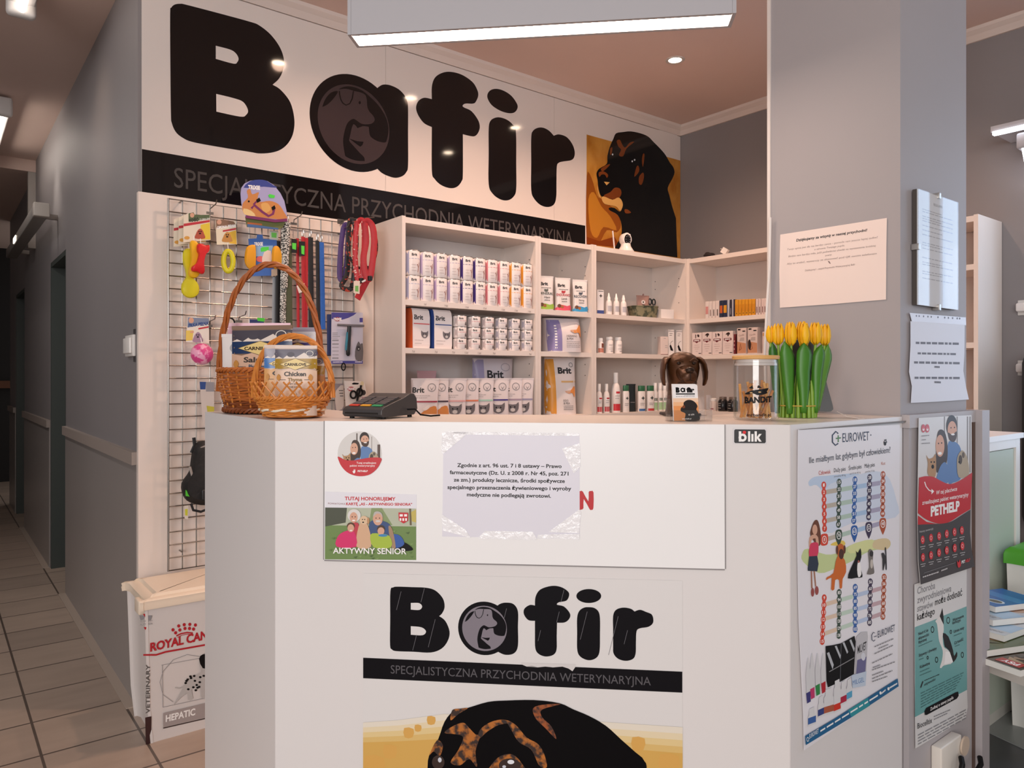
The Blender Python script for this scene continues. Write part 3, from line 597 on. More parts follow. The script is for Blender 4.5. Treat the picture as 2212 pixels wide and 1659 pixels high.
# ================================================================ printed sheets
PAPER = mat('#f1eeee', .45); RED = mat('#c8202c', .4); INK = mat('#2a2829', .6); NAVY = mat('#27344f', .5); GREY = mat('#8d8b8e', .6); WH = mat('#f8f5f3', .45); SKIN = mat('#d9a68c', .5); HAIR = mat('#3d2a20', .5); DENIM = mat('#5f82b5', .5); BLK = mat('#121113', .45, spec=.2)
SKIND = mat('#a8735a', .5)
def finish(mb, name, label, cat, plane, group=None, kidsof=None):
    xs = [Vector(v) for v in mb.v]; c = sum(xs, Vector())/len(xs)
    c.z = min(v.z for v in xs)
    return tag(mb.build(name, origin=c), label, cat, group)
def couple(a, T):
    """two people with two small pets, drawn in flat shapes; T maps the drawing's own units"""
    o = a.conv; a.conv = lambda x, y: o(*T(x, y))
    a.poly(DENIM, [(1515, 330), (1560, 290), (1620, 330), (1640, 430), (1640, 600), (1560, 650), (1520, 640)], 3)
    a.ell(mat('#2f221c', .5), 1552, 160, 48, 95); a.ell(SKIN, 1556, 195, 40, 78); a.poly(mat('#4a342a', .5), [(1520, 215), (1556, 235), (1595, 205), (1590, 270), (1565, 298), (1530, 275)], 3); a.ell(WH, 1562, 232, 16, 8); a.ell(BLK, 1545, 175, 5, 6); a.ell(BLK, 1575, 172, 5, 6)
    a.poly(HAIR, [(1425, 240), (1450, 190), (1490, 210), (1512, 300), (1515, 420), (1490, 520), (1420, 560), (1415, 400)], 3); a.ell(SKIN, 1450, 330, 38, 95); a.ell(WH, 1448, 395, 17, 13); a.ell(BLK, 1436, 310, 5, 7); a.ell(BLK, 1463, 306, 5, 7)
    a.poly(DENIM, [(1420, 600), (1450, 510), (1490, 470), (1520, 520), (1525, 640), (1470, 650), (1420, 630)], 3)
    a.poly(mat('#b58d68', .6), [(1330, 410), (1350, 440), (1390, 430), (1410, 400), (1415, 480), (1410, 590), (1370, 610), (1340, 560), (1345, 480)], 3); a.ell(BLK, 1385, 510, 12, 18); a.ell(BLK, 1372, 470, 6, 8); a.ell(BLK, 1398, 470, 6, 8)
    a.poly(mat('#b3a48d', .6), [(1595, 470), (1610, 400), (1645, 370), (1680, 420), (1700, 520), (1690, 590), (1610, 600)], 3); a.ell(mat('#554a42', .6), 1625, 450, 16, 40); a.ell(BLK, 1615, 470, 8, 10); a.ell(mat('#6a5d52', .6), 1650, 410, 12, 26)
    a.conv = o
def hand_logo(a, m, x, y, s):
    a.poly(m, [(x-s*.5, y-s*.2), (x-s*.2, y), (x-s*.1, y-s*.8), (x+s*.1, y-s*.3), (x+s*.3, y-s*.9), (x+s*.5, y-s*.2), (x+s*.4, y+s*.5), (x, y+s*.8), (x-s*.4, y+s*.4)], 3)
ZB = (690, 900, 3.511)
def zf(plane, z): return lambda x, y: plane.uv(z[0]+x/z[2], z[1]+y/z[2])
def zpx(z, pts): return [(z[0]+p[0]/z[2], z[1]+p[1]/z[2]) for p in pts]
PF = P_FRONT
OF = .0047                                  # face of the fascia board
# round sticker
def circ_pts(cx, cy, rx, ry, n=40): return [(cx+rx*math.cos(2*PI*k/n), cy+ry*math.sin(2*PI*k/n)) for k in range(n)]
g, a = sheet('x', PF, zpx(ZB, circ_pts(311, 280, 167, 170)), mat('#d9d5d2', .35), .0004, OF); a.step = .00004; a.conv = zf(PF, ZB)
a.rect(mat('#6b5f59', .5), 285, 125, 295, 300); a.rect(mat('#8d7f78', .5), 400, 150, 404, 300); a.rect(mat('#5d4a44', .5), 445, 210, 466, 310)
couple(a, lambda x, y: (350+(x-1556)*.76, 178+(y-195)*.48))
a.poly(RED, [(148, 300), (200, 325), (260, 330), (330, 318), (400, 308), (474, 312), (468, 350), (440, 395), (390, 435), (330, 449), (270, 443), (215, 418), (175, 375), (155, 335)], 3)
a.text(WH, 'Tutaj zrealizujesz', (288, 355), (437, 355), 14, .01); a.text(WH, 'pakiet weterynaryjny', (238, 376), (428, 376), 14, .01); a.text(WH, 'PETHELP', (297, 417), (373, 417), 13, .03); hand_logo(a, WH, 269, 412, 20)
finish(g, 'sticker', 'round sticker with a smiling couple and red lower half on the counter front', 'sticker', PF)
# senior card
g, a = sheet('x', PF, zpx(ZB, [(48, 565), (741, 588), (738, 1085), (46, 1080)]), mat('#e9e7ee', .3), .0004, OF); a.step = .00004; a.conv = zf(PF, ZB)
a.text(RED, 'TUTAJ HONORUJEMY', (198, 630), (582, 634), 25, .03); a.text(mat('#8a4a50', .5), 'POWIATOWĄ', (72, 662), (203, 666), 13); a.text(RED, 'KARTĘ „AS - AKTYWNEGO SENIORA”', (208, 668), (708, 672), 19, .03)
a.poly(mat('#6f8a4c', .5), [(50, 686), (738, 694), (738, 1083), (48, 1078)]); a.poly(mat('#b8bda6', .5), [(50, 686), (738, 694), (738, 830), (50, 820)]); a.poly(mat('#4b4f40', .5), [(50, 686), (215, 688), (205, 800), (50, 830)]); a.poly(mat('#8a9a6a', .5), [(400, 690), (480, 690), (560, 820), (380, 820)]); a.poly(mat('#6a5a3f', .5), [(685, 694), (700, 694), (705, 820), (690, 820)]); a.poly(mat('#c7b45c', .5), [(700, 720), (738, 700), (738, 800), (705, 790)])
rs = random.Random(2)
for k in range(40): x, y = rs.uniform(60, 720), rs.uniform(830, 1070); a.poly(mat(rs.choice(['#5d7a3d', '#7f9a58', '#4d6636']), .5), [(x, y), (x+30, y-6), (x+20, y+10)])
a.poly(BLK, [(560, 960), (640, 945), (705, 985), (705, 1010), (600, 1010)], 3); a.poly(mat('#2f5aa8', .5), [(560, 890), (620, 900), (650, 960), (600, 990), (560, 970)], 3)
a.poly(mat('#39507f', .5), [(385, 810), (420, 780), (500, 790), (550, 830), (580, 960), (560, 985), (420, 985), (390, 900)], 3); a.poly(mat('#a5856a', .5), [(530, 830), (560, 850), (585, 985), (555, 985)], 3); a.ell(SKIN, 450, 770, 37, 50); a.poly(mat('#bdb5b0', .5), [(415, 755), (425, 720), (455, 714), (480, 730), (486, 760), (470, 735), (440, 732)], 3); a.ell(mat('#d5cfca', .5), 452, 788, 20, 8); a.ell(BLK, 437, 765, 4, 4); a.ell(BLK, 464, 765, 4, 4)
a.poly(mat('#c23b48', .5), [(225, 830), (300, 800), (310, 900), (300, 980), (240, 960)], 3); a.ell(mat('#dedad6', .5), 272, 745, 50, 48); a.ell(SKIN, 268, 760, 30, 40); a.ell(WH, 268, 782, 12, 5); a.ell(BLK, 257, 755, 4, 4); a.ell(BLK, 280, 755, 4, 4)
a.poly(mat('#d8ae8c', .5), [(305, 830), (340, 790), (380, 830), (400, 980), (290, 980)], 3); a.ell(mat('#e0bf9c', .5), 346, 780, 32, 32); a.ell(mat('#bf8f66', .5), 378, 785, 9, 26); a.ell(BLK, 335, 775, 4, 4); a.ell(BLK, 352, 775, 4, 4); a.ell(BLK, 340, 796, 7, 5)
a.poly(mat('#d8286a', .5), [(150, 900), (215, 860), (275, 870), (285, 980), (140, 980)], 3); a.ell(mat('#59391f', .5), 247, 825, 30, 28); a.ell(SKIN, 247, 840, 25, 30); a.ell(WH, 249, 858, 10, 4)
a.poly(mat('#a8bf3d', .5), [(395, 890), (460, 880), (540, 900), (550, 985), (420, 985)], 3); a.ell(mat('#4a3220', .5), 475, 848, 30, 30); a.ell(SKIN, 475, 862, 26, 28); a.ell(mat('#3f86b8', .5), 490, 895, 35, 10)
a.poly(RED, [(607, 722), (680, 724), (678, 785), (645, 805), (610, 783)]); a.rect(WH, 616, 735, 640, 752); a.rect(WH, 650, 735, 672, 752); 
for x in (616, 637, 658): a.rect(WH, x, 765, x+13, 785)
a.text(WH, 'AKTYWNY SENIOR', (113, 1030), (668, 1036), 42, .02)
finish(g, 'card', 'rectangular card with a family and golden dog on grass stuck on the counter front', 'sign', PF)
# notice in a plastic sleeve
g, a = sheet('x', PF, zpx(ZB, [(945, 120), (1973, 135), (1975, 925), (935, 905)]), mat('#e3e0ea', .4), .0006, OF); a.step = .00004; a.conv = zf(PF, ZB)
rows = (('Zgodnie z art. 96 ust. 7 i 8 ustawy – Prawo', 1048, 379, 1838, 387), ('farmaceutyczne (Dz. U. z 2008 r. Nr 45, poz. 271', 992, 433, 1890, 444), ('ze zm.) produkty lecznicze, środki spożywcze', 1022, 489, 1862, 499), ('specjalnego przeznaczenia żywieniowego i wyroby', 975, 545, 1911, 556), ('medyczne nie podlegają zwrotowi.', 1122, 601, 1757, 612))
for s_, x0, y0, x1, y1 in rows: a.text(INK, s_, (x0, y0), (x1, y1), 27, .025)
nt_ = finish(g, 'notice', 'white paper notice with five lines of bold print taped on the counter front', 'notice', PF)
def tape(pts, name='tape'):
    g = MB(); g.prism([PF.uv(*p) for p in zpx(ZB, pts)], OF+.0016, OF+.0012, mat('#f6f4f7', .12, noise=.04, scale=60, bump=.5), PF.at)
    vs = [Vector(v)-wloc(nt_) for v in g.v]; g.v = [v[:] for v in vs]; return g.build(name, nt_, local=True)
for p in ([(935, 120), (1140, 115), (950, 275), (930, 280)], [(1840, 240), (1975, 200), (1980, 375), (1930, 430)], [(930, 735), (1110, 850), (1150, 915), (940, 860)], [(1970, 700), (1985, 720), (1970, 880), (1740, 870)], [(1200, 920), (1260, 862), (1620, 868), (1655, 930)], [(945, 112), (1970, 125), (1970, 145), (1130, 135)], [(1660, 890), (1975, 885), (1975, 928), (1650, 915)]): tape(p)
# red N
g = MB(); a = Art(g, PF.at, zf(PF, ZB), off=OF+.0003)
a.poly(mat('#c1121c', .35), [(1968, 575), (1980, 563), (1998, 566), (2040, 640), (2042, 570), (2060, 562), (2079, 572), (2078, 690), (2066, 703), (2050, 700), (2005, 622), (2003, 690), (1985, 702), (1968, 692)], 2)
g2 = MB(); g2.v = g.v+[tuple(Vector(v)-PF.N*.0002) for v in g.v]; n = len(g.v); g2.f = g.f+[[i+n for i in reversed(f)] for f in g.f]; g2.m = g.m*2; g2.sm = g.sm*2; g2.ms = g.ms
finish(g2, 'sticker_letter', 'red letter N stuck beside the taped notice', 'sticker', PF)
# blik
g, a = sheet('x', PF, zpx((1400, 640, 4.2538), [(779, 1211), (1090, 1211), (1088, 1358), (779, 1355)]), mat('#dcd8da', .35), .0005, .0008); a.step = .00004; a.conv = zf(PF, (1400, 640, 4.2538))
a.poly(mat('#2a2a2c', .3), [(790, 1232), (800, 1222), (1070, 1224), (1080, 1236), (1080, 1340), (1070, 1350), (798, 1348), (790, 1338)])
w = WH
for x0, x1 in ((832, 855), (917, 937), (977, 998)): a.rect(w, x0, 1240, x1, 1335)
a.rect(w, 947, 1265, 967, 1335); a.ring(w, 867, 1298, 37, 37, 21); a.poly(w, [(998, 1292), (1018, 1264), (1042, 1264), (1016, 1298), (1042, 1335), (1018, 1335), (998, 1306)]); a.ell(mat('#e01a22', .3), 883, 1250, 16, 15)
finish(g, 'sticker', 'small black and white payment sticker near the right end of the counter front', 'sticker', PF)
# poster on the counter front
ZG = (760, 1220, 2.989)
g, a = sheet('x', PF, [(785, 1238), (1474, 1254), (1474, 2010), (785, 1960)], mat('#e2dedd', .35), .0006, .0008); a.step = .00004; cv = zf(PF, ZG); a.conv = cv
PB = mat('#131115', .4, spec=.08)
a.poly(PB, [(250, 170), (268, 145), (300, 140), (390, 143), (480, 147), (540, 165), (588, 215), (600, 270), (585, 310), (565, 330, 1), (605, 362), (632, 430), (620, 490), (580, 540), (510, 565), (400, 560), (290, 556), (260, 545), (248, 515), (249, 350)], 4)
a.poly(mat('#e2dedd', .35), [(382, 245, 1), (435, 246), (455, 268), (437, 290), (382, 288, 1)], 4); a.poly(mat('#e2dedd', .35), [(382, 395, 1), (450, 402), (480, 428), (458, 453), (382, 450, 1)], 4)
a.poly(PB, [(925, 275), (960, 250), (1000, 243), (1045, 253), (1073, 300), (1073, 400), (1073, 520), (1050, 568), (1000, 580), (950, 563), (850, 500, 1), (850, 330, 1)], 4)
u0, vv = cv(688, 408); u1, _ = cv(1030, 408); r = (cv(855, 235)[1]-cv(855, 580)[1])/2; uc = cv(857, 409)
a.conv = lambda x, y: (x, y); a.ell(PB, *uc, r, r, 48); a.ell(mat('#7f7781', .35), *uc, r*.845, r*.845, 48)
v1 = P_SIGN.uv(740, 177.7)[1]; v0 = P_SIGN.uv(785, 357)[1]; R0 = (v1-v0)/2; c0 = (P_SIGN.uv(686, 265)[0]+R0, (v0+v1)/2)
def cvl(x, y): q = zk(680, 140, 6.636)(x, y); return uc[0]+(q[0]-c0[0])/R0*r*.845, uc[1]+(q[1]-c0[1])/R0*r*.845
logo(a, PB, 0, cvl); a.conv = cv
a.poly(PB, [(1183, 360, 1), (1140, 355), (1112, 318), (1115, 282), (1150, 258), (1183, 262, 1), (1187, 205), (1218, 158), (1290, 135), (1350, 142), (1395, 170), (1403, 197), (1385, 230), (1338, 240), (1325, 256), (1370, 268), (1408, 312), (1405, 345), (1375, 370), (1325, 372, 1), (1323, 460), (1322, 545), (1300, 580), (1250, 590), (1205, 572), (1185, 535), (1183, 450)], 4)
a.ell(PB, 1530, 200, 80, 45, 32); a.poly(PB, [(1455, 340), (1470, 295), (1500, 275), (1530, 272), (1565, 277), (1592, 300), (1602, 345), (1602, 450), (1600, 550), (1585, 592), (1550, 612), (1510, 610), (1470, 585), (1455, 540), (1455, 440)], 4)
a.poly(PB, [(1687, 330), (1705, 290), (1750, 275), (1800, 282), (1825, 300, 1), (1860, 289), (1900, 303), (1938, 322), (1945, 370), (1915, 398), (1860, 408), (1838, 428), (1834, 500), (1832, 570), (1815, 605), (1770, 618), (1720, 605), (1690, 570), (1687, 520), (1687, 420)], 4)
a.poly(PB, [(75, 598), (2133, 688), (2133, 823), (75, 730)]); a.poly(mat('#d7d2d1', .5), [(1095, 640), (1130, 655), (1160, 648), (1200, 660), (1250, 655), (1300, 660), (1360, 655), (1400, 668), (1425, 685), (1445, 655), (1445, 640), (1095, 630)])
a.text(mat('#5f5c60', .4, spec=.1), 'SPECJALISTYCZNA PRZYCHODNIA WETERYNARYJNA', (253, 699), (1930, 776), 53)
for x, y, l in ((320, 170, 120), (470, 150, 90), (540, 350, 180), (1000, 280, 60), (1220, 420, 70), (1520, 300, 180), (1720, 330, 250), (1780, 420, 90), (1370, 160, 80), (420, 450, 100), (1340, 300, 70)): a.line(mat('#6d6a70', .5), [(x, y), (x-l*.25, y+l)], 2.5)
amb = ['#e9dfcf', '#e9d7b4', '#e6cb92', '#dfbb74', '#d9ab58']
for k, c in enumerate(amb): a.poly(mat(c, .35), [(75, 1015+k*32), (300, 1000+k*34), (600, 960+k*40), (1600, 1010+k*40), (2135, 1045+k*42), (2135, 2400), (75, 2300)])
for x, y, s_ in ((515, 1000, 25), (370, 1080, 30), (430, 1050, 20), (150, 1290, 60), (1850, 1150, 40), (2050, 1280, 60), (250, 1200, 40)): a.poly(mat('#dca855', .4), [(x-s_, y-s_), (x+s_, y-s_*.8), (x+s_*.8, y+s_), (x-s_*.9, y+s_)], 2)
a.poly(mat('#0d0b0d', .4, spec=.06), [(478, 1420), (490, 1320), (500, 1230), (560, 1120), (600, 1010), (660, 940), (750, 920), (880, 882), (1000, 873), (1180, 870), (1340, 890), (1430, 930), (1530, 972), (1640, 1035), (1740, 1125), (1830, 1205), (1890, 1265), (1905, 1400), (1900, 2300, 1), (470, 2250, 1)], 3)
bp = twotone('#2a140c', '#b56a24', 60, .42, .6, .4); bp2 = twotone('#3a1a0e', '#9c4f1e', 90, .4, .6, .4)
for p in ([(650, 935), (700, 925), (750, 922), (690, 960), (640, 1000)], [(600, 1080), (650, 1040), (720, 1015), (760, 1050), (800, 1090), (830, 1100), (800, 1200), (810, 1300), (760, 1250), (700, 1290), (640, 1270), (690, 1190), (720, 1110), (670, 1090)], [(830, 1060), (900, 1010), (980, 995), (1020, 1015), (950, 1030), (880, 1070), (820, 1120)], [(1000, 1000), (1060, 1030), (1130, 1110), (1200, 1150), (1240, 1210), (1260, 1300), (1210, 1290), (1160, 1190), (1080, 1140), (1030, 1060)], [(1170, 925), (1230, 900), (1350, 895), (1230, 930), (1230, 980), (1290, 1040), (1320, 1120), (1250, 1050), (1190, 990)], [(500, 1230), (550, 1130), (590, 1160), (570, 1230), (530, 1200)], [(900, 1290), (960, 1230), (1040, 1220), (1100, 1280), (1110, 1330), (900, 1330)]): a.poly(bp if p[0][0] != 1170 else bp2, p, 4)
a.ell(mat('#2a1208', .2), 560, 1270, 40, 45); a.ell(mat('#2a1208', .2), 1020, 1290, 70, 45); a.ell(mat('#cfd2dc', .2), 570, 1255, 12, 16); a.ell(mat('#e8eaf0', .2), 1028, 1268, 22, 14); a.ell(mat('#cfd2dc', .2), 985, 1298, 12, 9)
finish(g, 'poster', 'large poster with black lettering over a black and tan dog head on the counter front', 'poster', PF)
# ---------------------------------------------------------------- age chart on the right side of the counter
Z7 = (1660, 880, 4.007); Z8 = (1660, 1244, 3.998); PR = P_RIGHT
def z8(x, y): return (x*4.007/3.998, (1244-880)*4.007+y*4.007/3.998)     # zoom 8 drawn in zoom 7 units
g, a = sheet('x', PR, zpx(Z7, [(240, 192), (1120, 148), (1118, 900), z8(1098, 880), z8(1100, 945), z8(290, 1500), z8(285, 1200), z8(245, 400), (232, 1100)]), mat('#ece9ee', .4), .0008, .004); a.step = .00003; a.conv = zf(PR, Z7)
for c, p in (('#c2d3ea', [(330, 640), (380, 600), (480, 590), (760, 572), (800, 650), (600, 690), (480, 740), (400, 670), (340, 680)]), ('#d3dcec', [(460, 720), (700, 600), (980, 560), (1090, 800), (1080, 950), (700, 1000), (480, 1080)]), ('#c9d69a', [(275, 1260), (320, 1220), (480, 1270), (600, 1250), (690, 1190), (880, 1150), (1000, 1130), (1040, 1170), (1010, 1220), (860, 1240), (700, 1330), (560, 1390), (420, 1430), (280, 1330)]), ('#dcdf9f', [(690, 1190), (880, 1140), (900, 1220), (690, 1260)]), ('#dcc79c', [(900, 1150), (1000, 1130), (1040, 1170), (1000, 1230), (890, 1215)]), ('#e8c95a', [(520, 1190), (560, 1160), (630, 1150), (640, 1190)])): a.poly(mat(c, .5), p, 3)
def bands(rows, c4):
    st, a.step = a.step, 0
    for (x0, y0), (x1, y1), h in rows:
        for k in range(4): f = lambda t: (x0+(x1-x0)*t, y0+(y1-y0)*t); p, q = f(k/4), f((k+1)/4); a.poly(mat(c4[k], .5), [(p[0], p[1]-h), (q[0], q[1]-h), (q[0], q[1]+h*.4), (p[0], p[1]+h*.4)])
    a.step = st; a.off += a.step
bands([((475, 740), (950, 660), 28), ((475, 862), (950, 772), 28), ((475, 988), (950, 885), 28), ((490, 1145), (950, 1010), 28)], ['#bdb3a5', '#b3c8bb', '#a9c4e2', '#aaa5bd'])
bands([(z8(470, 250), z8(975, 105), 26), (z8(470, 372), z8(975, 225), 26), (z8(470, 500), z8(975, 325), 26)], ['#e3c9b3', '#c6d8c9', '#bccbe6', '#c8a9b0'])
st = a.step; a.step = 0
COLS = [('#d8442c', (460, 670), (467, 1045), z8(463, 185), z8(445, 560)), ('#33473a', (593, 645), (587, 1010), z8(592, 140), z8(588, 508)), ('#2b5fa8', (730, 625), (720, 978), z8(731, 95), z8(730, 455)), ('#3b2f4d', (858, 605), (848, 945), z8(862, 48), z8(855, 397)), ('#b3542f', (973, 580), (970, 917), z8(981, 8), z8(970, 345))]
NUM = [['1234567', '9 10 11 12 13 14 15'], ['15 22 31 40 49 58 67', '85 94 103 112 120 129 138'], ['18 27 33 39 45 51 57', '69 75 80 85 90 96 102'], ['20 26 32 36 40 44 48', '56 60 64 68 72 76 80'], ['19 24 28 32 36 40 44', '52 56 60 64 68 72 76']]
for c, p0, p1, q0, q1 in COLS:
    for A0, A1 in ((p0, p1), (q0, q1)):
        a.line(mat(c, .4), [A0, A1], 26)
        for k in range(7):
            x, y = A0[0]+(A1[0]-A0[0])*k/6, A0[1]+(A1[1]-A0[1])*k/6; m = mat(c, .4); a.off += .00003; a.ell(m, x, y, 21, 31, 14); a.off -= .00003
a.off += .00006
for ci, (c, p0, p1, q0, q1) in enumerate(COLS):
    for h, (A0, A1) in enumerate(((p0, p1), (q0, q1))):
        ns = NUM[ci][h]; ns = ns.split() if ' ' in ns else list(ns)
        for k in range(7):
            x, y = A0[0]+(A1[0]-A0[0])*k/6, A0[1]+(A1[1]-A0[1])*k/6; w_ = (7, 13, 17)[len(ns[k])-1]; a.text(WH, ns[k], (x-w_, y+14), (x+w_, y+11), 26, .02)
BIG = [('8', 465, 1142), ('76', 590, 1105), ('63', 725, 1070), ('52', 850, 1040), ('48', 972, 1005)]
for (n_, x, y), C in zip(BIG, COLS):
    m = mat(C[0], .4); a.off = a.off
    if n_ != '8': a.poly(m, [(x-30, y-20), (x-18, y-48), (x+18, y-50), (x+28, y-24), (x+25, y+30), (x+4, y+88), (x-4, y+88), (x-27, y+30)], 2)
    else: a.poly(m, [(x-34, y-30), (x-15, y-50), (x+20, y-52), (x+32, y-30), (x+30, y+30), (x+14, y+48), (x-18, y+52), (x-34, y+34)], 2)
    a.off += .00003; a.ring(WH, x, y, 20, 34, 4); a.text(WH, n_, (x-6*len(n_), y+14), (x+6*len(n_), y+11), 28, .01); a.off -= .00003
a.off += .00006; a.step = st
a.line(NAVY, [(585, 226), (564, 207), (534, 240), (535, 300), (560, 327), (585, 310)], 11); a.line(mat('#4a7d3d', .4), [(565, 268), (608, 262)], 11); a.line(mat('#4a7d3d', .4), [(585, 240), (585, 300)], 9)
a.text(NAVY, 'EUROWET', (622, 300), (852, 283), 76); a.ell(NAVY, 868, 238, 4, 6)
for x, y, rx, ry in ((990, 312, 11, 17), (981, 300, 4, 8), (988, 284, 4, 9), (998, 282, 4, 9), (1003, 298, 4, 8)): a.ell(INK, x, y, rx, ry, 12)
a.text(mat('#3a3d4a', .5), 'Ile miałbym lat gdybym był człowiekiem?', (333, 482), (1036, 390), 52)
a.text(mat('#c4472d', .5), 'Człowiek', (415, 582), (518, 570), 34); a.text(INK, 'Duży pies', (547, 560), (648, 545), 34); a.text(INK, 'Średni pies', (674, 542), (786, 525), 34); a.text(INK, 'Mały pies', (813, 523), (900, 508), 34); a.text(mat('#c06a3d', .5), 'Kot', (958, 497), (991, 493), 26)
a.text(GREY, 'powyżej 40 kg', (548, 603), (648, 590), 15); a.text(GREY, 'od 15 do 40 kg', (683, 580), (777, 566), 15); a.text(GREY, 'poniżej 15 kg', (818, 563), (897, 551), 15)
# girl
a.poly(mat('#6b3a20', .5), [(360, 1010), (385, 972), (410, 985), (430, 1080), (428, 1180), (400, 1190), (350, 1120), (340, 1080)], 3); a.ell(SKIN, 380, 1055, 22, 45); a.poly(SKIN, [(335, 1120), (375, 1095), (408, 1120), (412, 1200), (395, 1215), (385, 1130), (350, 1150), (345, 1210), (330, 1200)], 2); a.poly(mat('#d8385c', .5), [(335, 1200), (350, 1170), (400, 1165), (412, 1200), (400, 1290), (330, 1285)], 2); a.poly(mat('#283244', .5), [(330, 1285), (400, 1280), (412, 1350), (400, 1415), (320, 1410), (318, 1390)]); a.poly(SKIND, [(345, 1412), (355, 1412), (360, 1560), (348, 1560)]); a.poly(SKIND, [(368, 1412), (380, 1412), (392, 1545), (382, 1545)]); a.ell(mat('#9c4a45', .5), 360, 1595, 14, 38); a.ell(mat('#9c4a45', .5), 396, 1580, 16, 38)
# dogs and cat
a.poly(mat('#d2691f', .5), [(560, 1330), (590, 1270), (640, 1320), (650, 1420), (620, 1480), (615, 1555), (595, 1560), (590, 1490), (555, 1490), (548, 1570), (520, 1570), (525, 1470), (480, 1490), (485, 1465), (540, 1430)], 2); a.ell(mat('#c2601c', .5), 602, 1235, 36, 60); a.ell(mat('#4a2416', .5), 608, 1265, 22, 45); a.ell(mat('#5d2e18', .5), 572, 1230, 10, 38); a.ell(mat('#5d2e18', .5), 636, 1225, 10, 36)
a.poly(BLK, [(665, 1475), (690, 1390), (740, 1280), (732, 1235), (752, 1255), (775, 1215), (782, 1290), (770, 1340), (785, 1420), (790, 1465), (740, 1470)], 2); a.poly(WH, [(752, 1330), (772, 1340), (782, 1440), (755, 1465), (745, 1400)], 2); a.ell(mat('#a5564a', .5), 758, 1330, 8, 12)
a.poly(mat('#77706a', .5), [(842, 1240), (860, 1222), (885, 1250), (880, 1320), (892, 1400), (888, 1435), (830, 1440), (850, 1380), (845, 1300)], 2); a.ell(mat('#2f2b2b', .5), 868, 1262, 16, 26); a.ell(mat('#c9c0b6', .5), 870, 1350, 12, 40)
a.poly(mat('#2f2d2e', .5), [(955, 1262), (975, 1255), (990, 1280), (985, 1220), (995, 1210), (1000, 1300), (1002, 1395), (992, 1398), (988, 1340), (975, 1400), (966, 1400), (965, 1310)], 2)
# product group
a.poly(BLK, [z8(470, 600), z8(540, 590), z8(605, 575), z8(720, 512), z8(730, 560), z8(715, 840), z8(610, 900), z8(490, 955), z8(478, 900)])
st, a.step = a.step, .00003
for p in ([(480, 660), (500, 650), (540, 760), (530, 800)], [(548, 600), (565, 595), (600, 680), (595, 710)], [(615, 570), (632, 565), (665, 650), (655, 665)], [(675, 550), (690, 540), (722, 620), (715, 650)]): a.poly(mat('#b9bcc2', .4), [z8(*q) for q in p])
a.line(mat('#6a6c72', .4), [z8(604, 580), z8(596, 900)], 4); a.line(GREY, [z8(500, 820), z8(715, 700)], 7)
a.poly(mat('#c5c3c8', .4), [z8(735, 520), z8(775, 480), z8(830, 475), z8(835, 520), z8(820, 830), z8(728, 850)]); a.text(INK, 'MILVET', z8(745, 665), z8(822, 625), 66, .02); a.poly(mat('#6d6a94', .4), [z8(742, 720), z8(822, 690), z8(812, 820), z8(732, 840)]); a.ell(mat('#dadbe4', .4), *z8(795, 690), 18, 34)
for x, y0, y1, c in ((318, 700, 1095, '#3d3a78'), (352, 660, 1060, '#c2356a'), (398, 660, 1030, '#2f8a48'), (447, 660, 1010, '#b51f2e')):
    a.poly(mat('#d9d8da', .4), [z8(x-20, y0+150), z8(x-6, y0), z8(x+2, y0), z8(x+20, y0+130), z8(x+24, y1-15), z8(x-12, y1)]); a.poly(mat(c, .4), [z8(x-18, y1-90), z8(x+20, y1-110), z8(x+22, y1-20), z8(x-10, y1-2)])
for x, y0, y1, wd, c in ((350, 1130, 1290, 34, '#3a63a5'), (428, 1030, 1220, 27, '#33407f'), (495, 965, 1195, 42, '#b05a3d'), (568, 890, 1175, 30, '#d3341f'), (622, 900, 1110, 26, '#b02040'), (672, 880, 1075, 24, '#58a7cc')):
    a.poly(mat('#dfdee0', .4), [z8(x-wd*.7, y0+10), z8(x+wd*.6, y0-10), z8(x+wd*.7, y0+50), z8(x+wd, y0+70), z8(x+wd, y1-25), z8(x-wd, y1), z8(x-wd, y0+80), z8(x-wd*.7, y0+60)]); a.poly(mat(c, .4), [z8(x-wd, y1-70), z8(x+wd, y1-95), z8(x+wd, y1-40), z8(x-wd, y1-15)])
a.poly(mat('#c6d3e4', .4), [z8(690, 850), z8(820, 815), z8(812, 940), z8(700, 960)]); a.text(mat('#4a78b0', .4), 'MILGEL', z8(700, 935), z8(800, 905), 40)
a.line(NAVY, [z8(893, 487), z8(880, 480), z8(865, 505), z8(867, 545), z8(882, 557), z8(895, 545)], 6); a.line(NAVY, [z8(885, 520), z8(908, 512)], 5); a.text(NAVY, 'EUROWET', z8(918, 528), z8(1066, 468), 56)
a.lines(GREY, [(*z8(x0, y0), *z8(x1, y1)) for x0, y0, x1, y1 in ((890, 605, 1055, 535), (925, 620, 1010, 585), (890, 665, 1050, 592), (870, 745, 1045, 665), (875, 785, 940, 760), (870, 805, 1065, 735), (870, 850, 965, 815), (870, 880, 1045, 810), (870, 905, 1000, 860))], 9)
a.poly(mat('#1c6290', .4), [z8(290, 1372), z8(540, 1225), z8(1090, 878), z8(1098, 945), z8(700, 1205), z8(295, 1450)]); a.poly(mat('#2f93a0', .4), [z8(660, 1148), z8(830, 1042), z8(850, 1110), z8(690, 1210)])
a.text(WH, 'EUROWET', z8(325, 1395), z8(405, 1345), 38); a.lines(WH, [(*z8(420, 1330), *z8(925, 1018)), (*z8(950, 1005), *z8(985, 975)), (*z8(1020, 958), *z8(1085, 920))], 14); a.ring(WH, *z8(311, 1400), 10, 20, 3); a.ell(WH, *z8(940, 1002), 9, 14); a.ell(WH, *z8(1009, 966), 9, 14)
